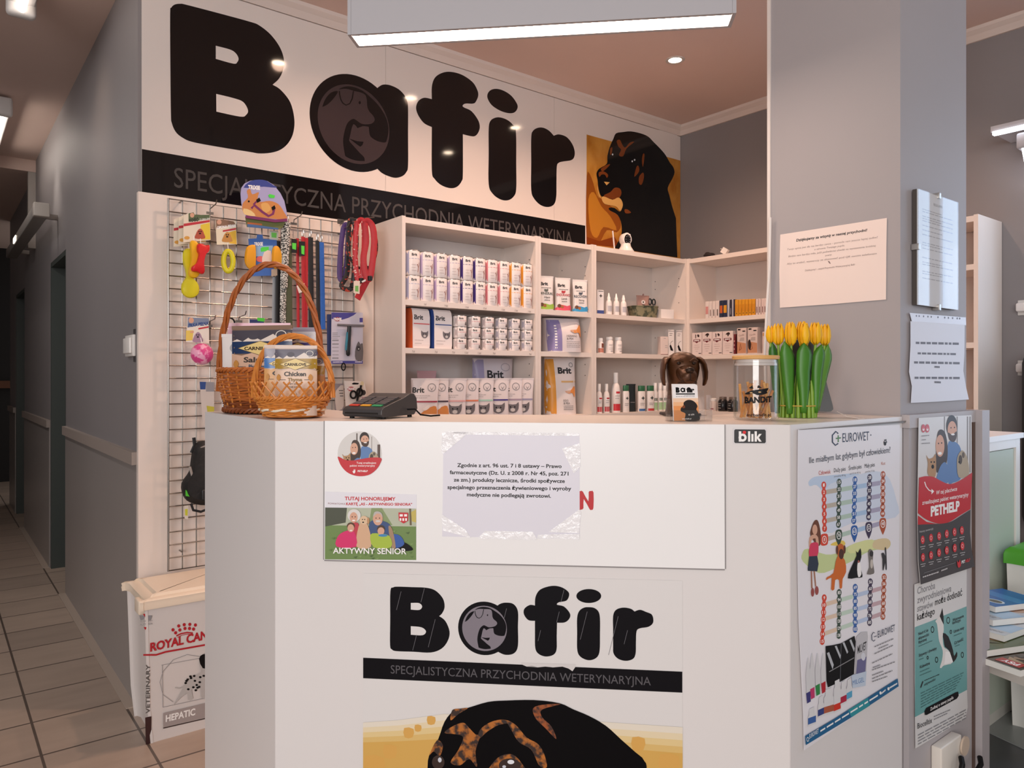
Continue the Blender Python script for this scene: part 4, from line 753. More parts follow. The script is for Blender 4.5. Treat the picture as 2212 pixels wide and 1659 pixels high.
ew = finish(g, 'poster', 'white poster chart of human, dog and cat ages on the right side of the counter', 'poster', PR)
g = MB(); 
for p in ([(245, 192), (1172, 115), (1165, 132), (262, 193)],): g.prism([PR.uv(*q) for q in zpx(Z7, p)], .006, .002, mat('#77716d', .5), PR.at)
g.v = [tuple(Vector(v)-wloc(ew)) for v in g.v]; g.build('top_edge', ew, local=True)
# ---------------------------------------------------------------- red and grey poster on the pillar
PC = P_CLAD
g, a = sheet('x', PC, zpx(Z7, [(1268, 90), (1500, 76), (1725, 65), (1727, 560), (1712, 880), (1708, 1080), (1722, 1230), (1750, 1370), (1280, 1525), (1262, 1330), (1255, 900), (1262, 500)]), mat('#dad7d6', .4), .0008, .009); a.step = .00004; a.conv = zf(PC, Z7)
for x in (1490, 1600, 1690, 1712): a.line(mat('#8d8683', .5), [(x, 78), (x, 560)], 9)
couple(a, lambda x, y: (x, y))
for x in (1304, 1338): a.ell(RED, x, 180, 17, 36); a.ell(WH, x, 188, 8, 13); a.ell(RED, x, 182, 4, 6)
a.lines(GREY, [(1288, 246, 1354, 240), (1288, 280, 1325, 276), (1288, 310, 1360, 306)], 7)
a.poly(mat('#c6202b', .4), [(1266, 605, 1), (1320, 592), (1390, 598), (1450, 630), (1530, 660), (1620, 630), (1727, 560, 1), (1712, 875, 1), (1620, 930), (1520, 990), (1430, 1000), (1330, 965), (1255, 910, 1)], 4)
a.poly(mat('#454244', .4), [(1254, 1010, 1), (1400, 1002), (1470, 1000), (1550, 980), (1640, 925), (1712, 880, 1), (1708, 1080, 1), (1722, 1230, 1), (1750, 1370, 1), (1280, 1525, 1), (1262, 1330, 1)], 4); a.poly(mat('#c6202b', .4), [(1255, 930), (1330, 985), (1420, 1003), (1330, 1006), (1254, 1010)])
a.line(WH, [(1312, 640), (1325, 680), (1350, 712), (1380, 725)], 8); a.poly(WH, [(1372, 700), (1395, 722), (1372, 748)])
a.text(WH, 'W tej placówce', (1410, 752), (1593, 716), 34, .01, .15); a.text(WH, 'zrealizujesz pakiet weterynaryjny', (1290, 838), (1692, 765), 34, .01, .15); a.text(WH, 'PETHELP', (1365, 935), (1616, 885), 78, .05)
a.text(mat('#c9c5c5', .5), 'Pakiety zawierają:', (1268, 1080), (1388, 1050), 17)
for r_, pts in enumerate((((1295, 1140), (1367, 1123), (1437, 1108), (1503, 1088), (1570, 1072), (1634, 1058)), ((1295, 1290), (1365, 1272), (1434, 1250), (1501, 1230), (1570, 1210), (1636, 1193)))):
    for k, (x, y) in enumerate(pts):
        a.ell(mat('#d3323c', .4), x, y, 17, 36, 18); a.ring(mat('#f0c5c5', .4), x, y, 9, 18, 2.5); a.lines(mat('#c9c5c5', .5), [(x-22, y+62, x+22, y+54), (x-14, y+80, x+16, y+73)], 6)
a.poly(mat('#d3323c', .4), [(1590, 1320), (1602, 1335), (1612, 1310), (1620, 1335), (1622, 1360), (1606, 1380), (1594, 1365)], 3); a.text(WH, 'PET', (1628, 1345), (1660, 1335), 24, .03); a.text(mat('#d3323c', .4), 'HELP', (1662, 1335), (1702, 1322), 24, .03); a.line(GREY, [(1300, 1425), (1575, 1335)], 3)
a.lines(mat('#c9c5c5', .5), [(1290, 1460, 1430, 1415), (1450, 1405, 1505, 1385)], 11)
finish(g, 'poster', 'red and dark grey poster of a couple with pets on the pillar', 'poster', PC)
# teal poster
g, a = sheet('x', PC, zpx(Z8, [(1250, 70), (1475, -10), (1700, -70), (1698, 300), (1702, 980), (1708, 1130), (1690, 1225), (1258, 1485), (1252, 900)]), mat('#dedcdb', .4), .0008, .003); a.step = .00004; a.conv = zf(PC, Z8)
TE = mat('#6fa9a8', .4); a.poly(TE, [(1250, 440), (1475, 355), (1500, 340), (1698, 260), (1702, 980), (1252, 1215)])
for s_, x0, y0, x1, y1, m in (('Choroba', 1270, 155, 1425, 105, GREY), ('zwyrodnieniowa', 1270, 235, 1565, 130, GREY), ('stawów', 1270, 308, 1408, 262, GREY), ('może dotknąć', 1424, 252, 1660, 165, INK), ('każdego', 1270, 383, 1422, 325, INK)): a.text(m, s_, (x0, y0), (x1, y1), 56, .012, .12 if m is GREY else 0)
a.poly(mat('#e8e4e0', .5), [(1428, 385), (1465, 345), (1478, 300), (1490, 340), (1500, 460), (1490, 520), (1500, 610), (1540, 640), (1580, 740), (1500, 770), (1480, 790), (1466, 785), (1485, 720), (1490, 640), (1460, 560), (1450, 480), (1440, 410)], 3); a.poly(BLK, [(1488, 275), (1498, 350), (1500, 420), (1480, 380), (1465, 345)]); a.poly(BLK, [(1492, 490), (1540, 520), (1580, 640), (1590, 690), (1612, 650), (1616, 690), (1590, 735), (1570, 735), (1545, 640), (1510, 610), (1500, 560)], 2); a.poly(WH, [(1505, 760), (1515, 650), (1550, 650), (1580, 740)])
for x, y, rx, ry in ((1538, 380, 15, 30), (1402, 460, 14, 29), (1561, 480, 9, 18), (1360, 702, 8, 16), (1437, 720, 13, 26), (1660, 678, 12, 26)): a.ring(BLK, x, y, rx, ry, 4)
for s_, x0, y0, x1, y1 in (('Niechęć do', 1280, 510, 1365, 475), ('aktywności', 1280, 548, 1370, 512), ('fizycznej', 1280, 582, 1350, 552), ('Wytrwanie', 1575, 392, 1672, 352), ('kończyn', 1575, 415, 1645, 388), ('Utrata masy', 1585, 490, 1675, 452), ('Częstość', 1590, 590, 1668, 552), ('Sztywny i chwiejny', 1283, 695, 1437, 630), ('Kulawizna', 1292, 795, 1378, 758)): a.text(INK, s_, (x0, y0), (x1, y1), 24, .015)
a.lines(mat('#4c7776', .5), [(1282, 605, 1400, 555), (1586, 515, 1655, 488), (1595, 605, 1635, 590), (1285, 720, 1325, 705), (1292, 825, 1375, 790), (1292, 855, 1390, 815)]+[(1300, 1010+k*24, 1670-k*12, 830+k*26) for k in range(6)], 7)
a.line(INK, [(1298, 960), (1318, 905)], 9); a.text(INK, 'sztywności', (1328, 945), (1425, 895), 20, .01); a.lines(INK, [(1330, 900, 1460, 845)], 6)
a.poly(BLK, [(1330, 1165), (1345, 1135), (1600, 1000), (1622, 995), (1626, 1030), (1610, 1055), (1350, 1195), (1334, 1195)]); a.text(WH, 'Zadbaj o stawy pupila', (1380, 1160), (1580, 1055), 26, .01)
a.text(INK, 'Biocelltix', (1270, 1315), (1396, 1262), 46); a.lines(GREY, [(1412, 1210, 1555, 1150), (1412, 1235, 1530, 1180)]+[(1275, 1370+k*26, 1690, 1150+k*24) for k in range(4)], 8)
finish(g, 'poster', 'teal and white poster with a sitting dog low on the pillar', 'poster', PC)
# ---------------------------------------------------------------- sheet on the pale pillar face
Z9 = (1680, 470, 7.9); PX = P_PX
g, a = sheet('x', PX, zpx(Z9, [(52, 292), (900, 160), (1870, 8), (1862, 500), (1855, 1400), (900, 1480), (45, 1540), (35, 900)]), mat('#f2dfd7', .5), .0006, .002); a.step = .00004; a.conv = zf(PX, Z9)
a.text(INK, 'Dziękujemy za wizytę w naszej przychodni!', (325, 412), (1530, 235), 42, .03, .12)
BRN = mat('#8d7772', .6)
for s_, x0, y0, x1, y1 in (('Twoja opinia jest dla nas bardzo cenna – pomoże nam jeszcze lepiej zadbać', 168, 562, 1715, 350), ('o zdrowie Twojego pupila.', 632, 560, 1152, 490), ('Będzie nam bardzo miło, jeśli poświęcisz chwilę na wystawienie krótkiej', 192, 680, 1678, 495), ('oceny.', 815, 665, 935, 645), ('Aby to zrobić, wystarczy ze skanować pod QR swoim telefonem', 165, 808, 1695, 628), ('Dziękujemy! – zespół Przychodni Weterynaryjnej Bafir', 475, 920, 1330, 815)): a.text(BRN, s_, (x0, y0), (x1, y1), 30, 0, .15)
a.poly(BRN, [(862, 742), (890, 745), (912, 780), (905, 795), (880, 770)])
finish(g, 'notice', 'white thank-you notice taped on the pale face of the pillar', 'notice', PX)
# frame with glass on the blue-grey face
Z10 = (1900, 400, 3.317); PY = P_PY; PYf = Plane((0, -1), (0, .8705))
fr = thing('picture_frame', 'clip frame with reflecting glass over a printed page on the pillar', 'picture frame', PY.px(2028, 600))
cs = [PYf.uv(*p) for p in zpx(Z10, [(283, 28), (565, 98), (556, 878), (265, 855)])]
u0 = (cs[0][0]+cs[3][0])/2; u1 = (cs[1][0]+cs[2][0])/2; v0 = cs[3][1]; v1 = cs[0][1]
g = MB(); g.prism([(u0, v0), (u1, v0), (u1, v1), (u0, v1)], .012, .001, mat('#4b4440', .5), PY.at); g.build('backing', fr)
g = MB(); g.prism([(u0, v0), (u1, v0), (u1, v1), (u0, v1)], .0128, .0122, mat('#c9c6c6', .5), PY.at); a = Art(g, PY.at, lambda x, y: (u0+(u1-u0)*x, v0+(v1-v0)*y), off=.013, step=.00004)
a.textc(INK, 'REGULAMIN', a.conv(.5, .9), .007); a.lines(GREY, [(.12, y, .88 if k % 3 else .6, y) for k, y in enumerate([.84, .82, .78, .76, .74, .7, .66, .62, .55, .53, .5, .42, .38, .36, .3, .28, .24])], .008); g.build('page', fr)
g = MB(); g.prism([(u0, v0), (u1, v0), (u1, v1), (u0, v1)], .0165, .0145, clear('#ffffff', .04), PY.at); g.build('glass', fr)
for u, v in (((u0+u1)/2, v1), ((u0+u1)/2, v0), (u0, (v0+v1)/2)):
    g = MB(); g.rbox(tuple(PY.at(u-.006, v-.008, .019)), tuple(PY.at(u+.006, v+.008, .0)), mat('#b9b6b3', .3, .8), .001); g.build('clip', fr)
# sheet in a sleeve
ps = thing('sleeved_page', 'white page in a punched plastic sleeve on the pillar under the frame', 'notice', PY.px(2020, 860))
g, a = sheet('x', PY, zpx(Z10, [(212, 975), (600, 1000), (598, 1200), (590, 1330), (610, 1450), (630, 1535), (420, 1550), (215, 1560), (222, 1440), (202, 1340), (212, 1150)]), mat('#dcdae2', .45), .0008, .003); a.step = .00004; a.conv = zf(PY, Z10)
for x0, y0, x1, y1, h in ((248, 1138, 562, 1145, 16), (262, 1212, 540, 1218, 14), (236, 1278, 568, 1284, 16), (382, 1308, 420, 1310, 13), (240, 1388, 568, 1390, 16), (382, 1418, 428, 1420, 14)): a.lines(mat('#6f6c74', .6), [(x0, y0-h/2, x1, y1-h/2)], h)
g.build('page', ps)
g, a = sheet('x', PY, zpx(Z10, [(208, 915), (610, 948), (612, 1005), (225, 978)]), mat('#cfccd6', .2), .001, .002); a.step = .00004; a.conv = zf(PY, Z10)
for x in (255, 275, 307, 338, 362, 410, 458, 485, 515, 548, 566): a.ell(mat('#5d5a66', .5), x, 934+x*.06-12, 4, 7, 10)
g.build('punched_strip', ps)
# socket with a plugged in lead, at the bottom
so = thing('wall_socket', 'white double socket with black leads low on the pillar', 'socket', PC.px(2040, 1650))
g = MB(); us_ = [PC.uv(*p) for p in zpx(Z8, [(1400, 1460), (1575, 1395), (1570, 1900), (1395, 1900)])]; u0 = us_[0][0]; u1 = us_[1][0]; v1 = us_[0][1]; v0 = us_[2][1]
g.rbox(tuple(PC.at(u0, v0, .028)), tuple(PC.at(u1, v1, .0005)), mat('#e4ddd3', .35), .004); g.build('body', so)
c = PC.uv(*zpx(Z8, [(1590, 1430)])[0])
g = MB(); g.prism([(c[0]+.026*math.cos(2*PI*k/32), c[1]+.026*math.sin(2*PI*k/32)) for k in range(32)], .034, .029, mat('#cdb9a6', .4), PC.at); g.build('flap', so)
for x0, x1 in ((1495, 1480), (1660, 1610)):
    g = MB(); p = [PC.uv(*q) for q in zpx(Z8, [(x0+25, 1515), (x0, 1560), (x1, 1640), (x1, 1750), (x1+10, 1900)])]; g.tube([PC.at(u, v, .042+.012*math.sin(i)) for i, (u, v) in enumerate(p)], .007, BLK, 10); g.build('lead', so)

# curled strip of clear tape on the counter top beside the pillar
p = onz(1847, 903, CT+.001); g = MB(); g.add([(p.x-.012, p.y-.02, CT+.0006), (p.x+.006, p.y-.02, CT+.0006), (p.x+.008, p.y+.02, CT+.004), (p.x-.010, p.y+.02, CT+.006), (p.x-.002, p.y+.045, CT+.016), (p.x+.012, p.y+.045, CT+.012)], [(0, 1, 2, 3), (3, 2, 5, 4)], mat('#efe4da', .2)); o = g.build('tape_strip', origin=(p.x, p.y, CT+.0006)); o.modifiers.new('thickness', 'SOLIDIFY').thickness = .0008
tag(o, 'curled strip of pale tape on the counter top beside the pillar', 'tape')
# ================================================================ goods on the shelves
def xat(px, Y): r = ray(px); return Y*r[0]/r[1]
def yatX(px, X): r = ray(px); return X*r[1]/r[0]
def zat(px, py, Y=None, X=None):
    r = ray(px); d = Y/r[1] if Y is not None else X/r[0]; return CAMZ+(HY-py)/F*d
ORD = ['first', 'second', 'third', 'fourth', 'fifth', 'sixth', 'seventh', 'eighth', 'ninth', 'tenth']
PW = mat('#efe6e4', .35); TIN = mat('#b9b4b0', .25, .9); BR_T = mat('#1d1b1e', .5)
def cyl(r): return lambda u, v, o: Vector(((r+o)*math.sin(u/r), -(r+o)*math.cos(u/r), v))
def tin(loc, rz, r, h, band, line, label, group, small=False):
    t = thing('food_tin', label, 'tin', loc, rz, group)
    g = MB(); g.lathe([(r*.96, 0), (r, .003), (r, h-.003), (r*.96, h)], PW, 28); a = Art(g, cyl(r), off=.0003, step=.00015, sub=.02)
    a.rect(mat(band, .35), -r*1.0, .004, -r*.45, h-.004)
    if small:
        a.text(BR_T, 'Brit', (-r*.2, h*.66), (r*.45, h*.66), -h*.17, .03); a.rect(mat(line, .35), -r*.4, h*.5, r*1.3, h*.54); a.poly(mat('#5a5358', .5), [(r*.7, h*.12), (r*1.15, h*.12), (r*1.0, h*.45), (r*.8, h*.4)])
    else:
        a.text(BR_T, 'Brit', (-r*.1, h*.78), (r*.62, h*.78), -h*.1, .03); a.rect(mat(line, .35), -r*.4, h*.655, r*1.3, h*.675)
        m = mat('#9b5f55', .5); a.line(m, [(r*.75, h*.12), (r*.85, h*.3), (r*.7, h*.45)], .003); a.line(m, [(r*.85, h*.3), (r*1.0, h*.42), (r*1.0, h*.52)], .003); a.line(m, [(r*.75, h*.4), (r*.55, h*.42)], .002)
        a.lines(mat('#b9a7a6', .5), [(-r*.1, h*.42, r*.45, h*.42), (-r*.1, h*.3, r*.4, h*.3), (-r*.1, h*.18, r*.5, h*.18)], .002)
    g.build('body', t, local=True)
    g = MB(); g.lathe([(r*.90, h-.002), (r*.9, h+.001), (r*.97, h+.0018), (r*1.0, h-.0005), (r*.985, h-.0029)], TIN, 28); g.build('lid_rim', t, local=True); return t
RC = .036; HC = .112; YC = YF+.04; zS1 = 1.6455
xs = [840+x/3.77 for x in (188, 300, 412, 522, 628, 735, 832, 932, 1030, 1122)]
bands = ['#a7aed0', '#b7a8c9', '#b39fc6', '#b0a0c4', '#43307c', '#43307c', '#d87f86', '#d98a92', '#e9a13a', '#e79b2e']; names = ['pale blue', 'lilac', 'lilac', 'mauve', 'deep purple', 'deep purple', 'rose', 'pink', 'amber', 'amber']
X0, X1 = xat(xs[0], YC), 2.411
protos = {}
for lv in (0, 1):
    for i in range(10):
        X = X0+(X1-X0)*i/9; lab = '%s-striped white food tin, %s layer, %s from the left' % (names[i], ('lower', 'upper')[lv], ORD[i]); rz = -.50+.05*math.sin(i*3+lv)
        if bands[i] in protos: dup(protos[bands[i]], (X, YC, zS1+lv*(HC+.0022)), rz, lab)
        else: protos[bands[i]] = tin((X, YC, zS1+lv*(HC+.0022)), rz, RC, HC, bands[i], bands[i], lab, 'tall tins on the top shelf')
RC2 = .0325; HC2 = .052; zS2 = 1.4275; xs2 = [840+x/3.77 for x in (577, 697, 810, 918, 1020, 1118)]; Y2 = YF+.036
X0, X1 = xat(xs2[0], Y2), xat(xs2[-1], Y2); pr = {}
for lv in range(3):
    for i in range(6):
        c = '#d98d92' if i < 3 else '#9a93ad'; X = X0+(X1-X0)*i/5; lab = 'short white tin with %s line, %s layer, %s column from the left' % ('pink' if i < 3 else 'grey', ('bottom', 'middle', 'top')[lv], ORD[i])
        loc = (X, Y2, zS2+lv*(HC2+.0022)); rz = -.5
        if c in pr: dup(pr[c], loc, rz+.04*math.sin(i*5+lv), lab)
        else: pr[c] = tin(loc, rz, RC2, HC2, '#c9bcbd' if i < 3 else '#b3b0bd', c, lab, 'short tins on the middle shelf', True)
# price strips on shelf edges
def pouch(name, label, cat, loc, rz, w, h, d, m, art=None, group=None, top=.004, tilt=0, side=None, seal=True, lean=0, pw=2.2):
    t = thing(name, label, cat, loc, rz, group)
    def D(v): s = max(0, min(1, v/h)); return d*(1-s**pw)+top
    def wd(v): s = max(0, min(1, v/h)); return w*(1-.05*math.sin(PI*s))
    def fr(u, v): W_ = wd(v); q = min(1, abs(2*u/W_)); return D(v)/2*max(0, (1-q**4))**.5
    def off(v): return lean*v, tilt*v
    def P(u, v, y): return Vector((u+off(v)[1], y+off(v)[0], v))
    rings = []; N = 10
    for k in range(13):
        v = h*k/12; W_ = wd(v); us = [W_/2*math.sin(PI/2*(2*i/N-1)) for i in range(N+1)]
        rings.append([P(u, v, -fr(u, v)) for u in us]+[P(u, v, fr(u, v)) for u in us[::-1][1:-1]])
    g = MB(); g.loft(rings, m)
    a = Art(g, lambda u, v, o: P(u, v, -fr(u, v)-o), off=.0009, step=.0002, sub=min(w, h)*.14)
    if art: art(a, w, h)
    g.build('body', t, local=True)
    if seal:
        g = MB(); g.box((-wd(h)/2, -top/2-.0004, h), (wd(h)/2, top/2+.0004, h+h*.045), side or m)
        g.v = [tuple(Vector((v[0]+off(h)[1], v[1]+off(h)[0], v[2]))) for v in g.v]; g.build('top_seal', t, local=True)
    return t
CATG = mat('#6d676b', .5); ORG = mat('#d98a45', .45)
def cat_face(a, x, y, s, m=CATG):
    a.poly(m, [(x-s, y+s*.9), (x-s*.55, y+s*.55), (x+s*.55, y+s*.55), (x+s, y+s*.9), (x+s*.95, y-s*.2), (x+s*.4, y-s*.8), (x-s*.4, y-s*.8), (x-s*.95, y-s*.2)], 2); a.ell(mat('#cfcac8', .5), x, y-s*.35, s*.4, s*.3, 10); a.ell(BLK, x-s*.35, y+s*.12, s*.12, s*.12, 8); a.ell(BLK, x+s*.35, y+s*.12, s*.12, s*.12, 8)
def brit_art(line, orange=False, band=None):
    def f(a, w, h):
        a.text(BR_T, 'Brit', (-w*.44, h*.70), (-w*.02, h*.70), -h*.12, .03); a.ring(mat('#8a868b', .4), w*.24, h*.82, w*.15, w*.15, w*.025); a.poly(mat('#8a868b', .4), [(w*.16, h*.85), (w*.24, h*.78), (w*.32, h*.85), (w*.24, h*.74)])
        a.lines(mat('#b5adad', .5), [(-w*.42, h*.62, w*.2, h*.62), (-w*.42, h*.57, w*.1, h*.57)], h*.015); a.rect(mat(line, .4), -w*.46, h*.455, w*.46, h*.495)
        if orange: a.poly(ORG, [(-w*.25, h*.08), (w*.1, h*.3), (w*.42, h*.36), (w*.44, h*.08), (w*.2, h*.14)], 3); a.poly(PW, [(-w*.05, h*.3), (w*.15, h*.4), (w*.2, h*.34), (w*.05, h*.26)], 2)
        else: cat_face(a, w*.08, h*.26, w*.24)
    return f
def side_bag(name, label, loc, rz, w, h, d, sidecol, art):
    """stiff gusseted bag with a coloured side panel"""
    t = thing(name, label, 'bag', loc, rz); W2 = w/2
    rr = lambda v, dd, ww: [Vector((-ww, -dd, v)), Vector((ww, -dd, v)), Vector((ww, dd, v)), Vector((-ww, dd, v))]
    ks = [(0, .94, .97), (.1, 1, 1), (.8, .98, 1), (.95, .8, .99), (1, .55, .97)]
    g = MB(); g.loft([rr(h*k, d/2*q, W2*p) for k, q, p in ks], PW, smooth=False); g.build('body', t, local=True)
    def dep(v):
        s = v/h
        for (k0, q0, _), (k1, q1, _) in zip(ks, ks[1:]):
            if s <= k1: return d/2*(q0+(q1-q0)*(s-k0)/(k1-k0))
        return d/2*.55
    g = MB(); a = Art(g, lambda u, v, o: Vector((u, -dep(v)-o, v)), off=.0006, sub=.04); art(a, w, h); g.build('print', t, local=True)
    g = MB(); m = mat(sidecol, .4); vs = []; 
    for k, q, p in ks: vs += [(-W2*p-.0008, -d/2*q*.98, h*k), (-W2*p-.0008, d/2*q*.98, h*k)]
    g.add(vs, [(2*i, 2*i+1, 2*i+3, 2*i+2) for i in range(4)], m); g.add([(v[0]-.0004, v[1], v[2]) for v in vs], [(2*i, 2*i+2, 2*i+3, 2*i+1) for i in range(4)], m); g.build('side_gusset', t, local=True)
    return t
# two carton-like bags at the left of the middle shelf
def b_art(line):
    def f(a, w, h):
        a.text(BR_T, 'Brit', (-w*.42, h*.72), (w*.1, h*.72), -h*.11, .03); a.rect(mat(line, .4), -w*.45, h*.60, w*.47, h*.625); cat_face(a, w*.18, h*.35, w*.2); a.lines(mat('#b5adad', .5), [(-w*.4, h*.2, w*.1, h*.2), (-w*.4, h*.12, 0, h*.12)], h*.015)
    return f
Yb = YF+.07
side_bag('food_bag', 'white food bag with an orange side beside the bookcase edge', (xat(840+243/3.77, Yb)-.01, Yb, zS2), .12, .10, .185, .07, '#d9683a', b_art('#d94f4f'))
side_bag('food_bag', 'white food bag with a blue side left of the short tins', (xat(840+422/3.77, Yb)-.012, Yb, zS2), .08, .105, .185, .075, '#2f4a8f', b_art('#2f4a8f'))
# pouches in the lowest bay
zS3 = 1.0905; Yp = YF+.035
for i, (cx_, ln, o_, nm) in enumerate(((237, '#a33b4d', 1, 'dark red'), (385, '#4a3a48', 1, 'black'), (517, '#e0a8a8', 0, 'pale pink'), (630, '#d97a55', 0, 'orange'), (748, '#a9d3c2', 0, 'mint'), (872, '#4b3a86', 0, 'purple'), (990, '#a893a6', 0, 'mauve'), (1118, '#9a93b0', 0, 'greyish lilac'))):
    pouch('cat_food_pouch', 'white food pouch with a %s line in the lower row of pouches' % nm, 'pouch', (min(xat(840+cx_/3.77, Yp), 2.376)+.03*(i == 0), Yp, zS3), -.52, .13, .19, .028, mat('#e6dcdd', .28), brit_art(ln, o_), 'pouches standing in the lower bay', lean=.03, tilt=.05*math.sin(i*2.9+1))
def bb_art(a, w, h):
    a.text(BR_T, 'Brit', (-w*.2, h*.66), (w*.2, h*.66), -h*.13, .03); a.rect(mat('#a7a0c3', .4), -w*.5, h*.02, -w*.27, h*.98); a.ring(mat('#b5adb8', .4), w*.26, h*.85, w*.12, h*.07, w*.02)
pouch('food_bag', 'large white and lilac food bag standing behind the row of pouches', 'bag', (xat(1073, YF+.19)-.025, YF+.19, zS3), -.15, .24, .30, .05, mat('#ddd3d9', .3), bb_art, seal=False, top=.03)
pouch('cat_food_pouch', 'pink-topped pouch hidden behind the dark red lined one', 'pouch', (xat(924, YF+.2), YF+.21, zS3), -.2, .10, .225, .03, mat('#d9a9ae', .4))
# narrow bookcase
def snack_art(word, col, sub_, c2):
    def f(a, w, h):
        a.text(BR_T, 'Brit', (-w*.36, h*.76), (w*.12, h*.76), -h*.09, .04); a.lines(mat('#777777', .5), [(-w*.3, h*.68, w*.3, h*.68)], h*.02); a.poly(mat(c2, .5), [(-w*.15, h*.60), (-w*.12, h*.64), (w*.05, h*.63), (w*.1, h*.67), (w*.12, h*.6), (w*.05, h*.56), (-w*.1, h*.56)])
        a.text(mat(c2, .5), word, (-w*.44, h*.47), (w*.46, h*.47), -h*.075, .02); a.text(INK, sub_, (-w*.16, h*.36), (w*.2, h*.36), -h*.06, .01, .2); a.lines(INK, [(-w*.15, h*.3, w*.2, h*.3)], h*.02)
        a.poly(mat(col, .4), [(-w*.48, .006), (w*.48, .006), (w*.48, h*.2), (w*.2, h*.16), (-w*.2, h*.2), (-w*.48, h*.1)], 2); a.ell(mat('#6a4630', .5), -w*.3, h*.16, w*.12, h*.06, 12); a.ell(mat('#a5693d', .5), -w*.12, h*.13, w*.1, h*.05, 12)
    return f
Ys = YF+.038
for px, wd_, col, sb, c2, nm in ((1182, 'MINERAL', '#9cc24a', 'Ham', '#5b615a', 'green'), (1219, 'ENDURANCE', '#e0566a', 'Lamb', '#b5343f', 'red'), (1256, 'RECOVERY', '#3a9bd0', 'Herring', '#4d5560', 'blue')):
    pouch('snack_pouch', 'white dog snack pouch with %s base, lettered %s' % (nm, wd_), 'pouch', (xat(px, Ys)-.012, Ys, zS1), -.30, .09, .172, .03, mat('#eae4e2', .3), snack_art(wd_, col, sb, c2), 'dog snack pouches in the narrow bookcase')
def bird(a, x, y, s): a.poly(ORG, [(x-s, y+s*.1), (x-s*.2, y+s*.1), (x+s*.6, y+s*.8), (x+s*.8, y+s*.2), (x+s*.6, y-s*.8), (x+s*.2, y-s*.2), (x-s*.5, y-s*.25)], 3); a.poly(mat('#c9a58f', .5), [(x-s, y+s*.1), (x-s*.2, y+s*.2), (x-s*.1, y-.1*s), (x-s*.6, y-s*.2)])
def hp_art(a, w, h):
    a.rect(mat('#8b82b4', .4), -w*.46, h*.03, -w*.17, h*.94)
    for k in range(9): a.rect(WH, -w*.34, h*(.1+k*.08), -w*.29, h*(.14+k*.08))
    bird(a, w*.26, h*.62, w*.2); a.text(INK, 'HERRING', (-w*.05, h*.44), (w*.24, h*.44), -h*.06); a.text(INK, '& PEA', (-w*.05, h*.36), (w*.13, h*.36), -h*.06); a.lines(GREY, [(-w*.06, h*y, w*.33, h*y) for y in (.3, .25, .2, .15)], h*.014)
Yl = YF+.11
pouch('food_bag', 'white and lilac food bag lettered HERRING on the middle shelf', 'bag', (xat(1214, Yl)-.03, Yl-.02, zS2), -.22, .225, .183, .11, mat('#e3dadb', .3), hp_art, top=.07, seal=False, pw=4)
def eg_art(a, w, h):
    a.rect(mat('#dd9a3a', .4), -w*.49, h*.02, -w*.24, h*.97); a.text(BR_T, 'Brit', (-w*.14, h*.72), (w*.3, h*.72), -h*.1, .04); a.rect(mat('#dcaf6e', .4), -w*.06, h*.56, w*.44, h*.59); bird(a, w*.24, h*.4, w*.2); a.text(INK, 'EGG', (-w*.02, h*.23), (w*.13, h*.23), -h*.035); a.text(INK, '& PEA', (-w*.02, h*.18), (w*.18, h*.18), -h*.035); a.lines(GREY, [(-w*.02, h*y, w*.3, h*y) for y in (.15, .12, .09)], h*.012); a.ring(GREY, w*.3, h*.87, w*.07, w*.07, w*.02)
pouch('food_bag', 'tall white and amber food bag lettered EGG on the lowest visible shelf', 'bag', (xat(1209, Yl)-.01, Yl-.01, zS3), -.25, .19, .31, .09, mat('#e3dad8', .3), eg_art, top=.02, seal=False)
# ---------------------------------------------------------------- bottles and boxes, third bookcase
def bottle(name, label, loc, rz, prof, m, cap=None, art=None, group=None, cat='bottle', r=None, seg=24):
    t = thing(name, label, cat, loc, rz, group); g = MB(); g.lathe(prof, m, seg)
    if art: a = Art(g, cyl(max(p[0] for p in prof)), off=.0004, step=.00015, sub=.012); art(a)
    g.build('body', t, local=True)
    if cap: g = MB(); g.lathe(cap[0], cap[1], seg); g.build('cap', t, local=True)
    return t
WB = mat('#ece6e4', .3); Y3 = YF+.05
def box_(name, label, loc, rz, w, d, h, m, art=None, group=None, cat='box', flap=True):
    t = thing(name, label, cat, loc, rz, group); g = MB(); g.rbox((-w/2, -d/2, 0), (w/2, d/2, h), m, .001, 1); a = Art(g, lambda u, v, o: Vector((u, -d/2-o, v)), off=.0003, step=.0001)
    if art: art(a, w, h)
    g.build('carton', t, local=True)
    if flap: g = MB(); g.box((-w/2+.002, -d/2+.001, h+.0002), (w/2-.002, d/2-.001, h+.0008), m); g.build('top_flap', t, local=True)
    return t
def cross(a, m, x, y, s): a.rect(m, x-s, y-s*.3, x+s, y+s*.3); a.rect(m, x-s*.3, y-s, x+s*.3, y+s)
GRN = mat('#2f6a48', .4)
box_('medicine_box', 'white medicine box with a black cross beside the bookcase post', (xat(1294, Y3), Y3, zS1), -.2, .045, .03, .135, WB, lambda a, w, h: (cross(a, INK, .002, h*.76, .009), a.rect(mat('#3b4a8a', .4), -w/2, 0, w/2, h*.16), a.lines(INK, [(-w*.3, h*.95, w*.4, h*.95)], .004)))
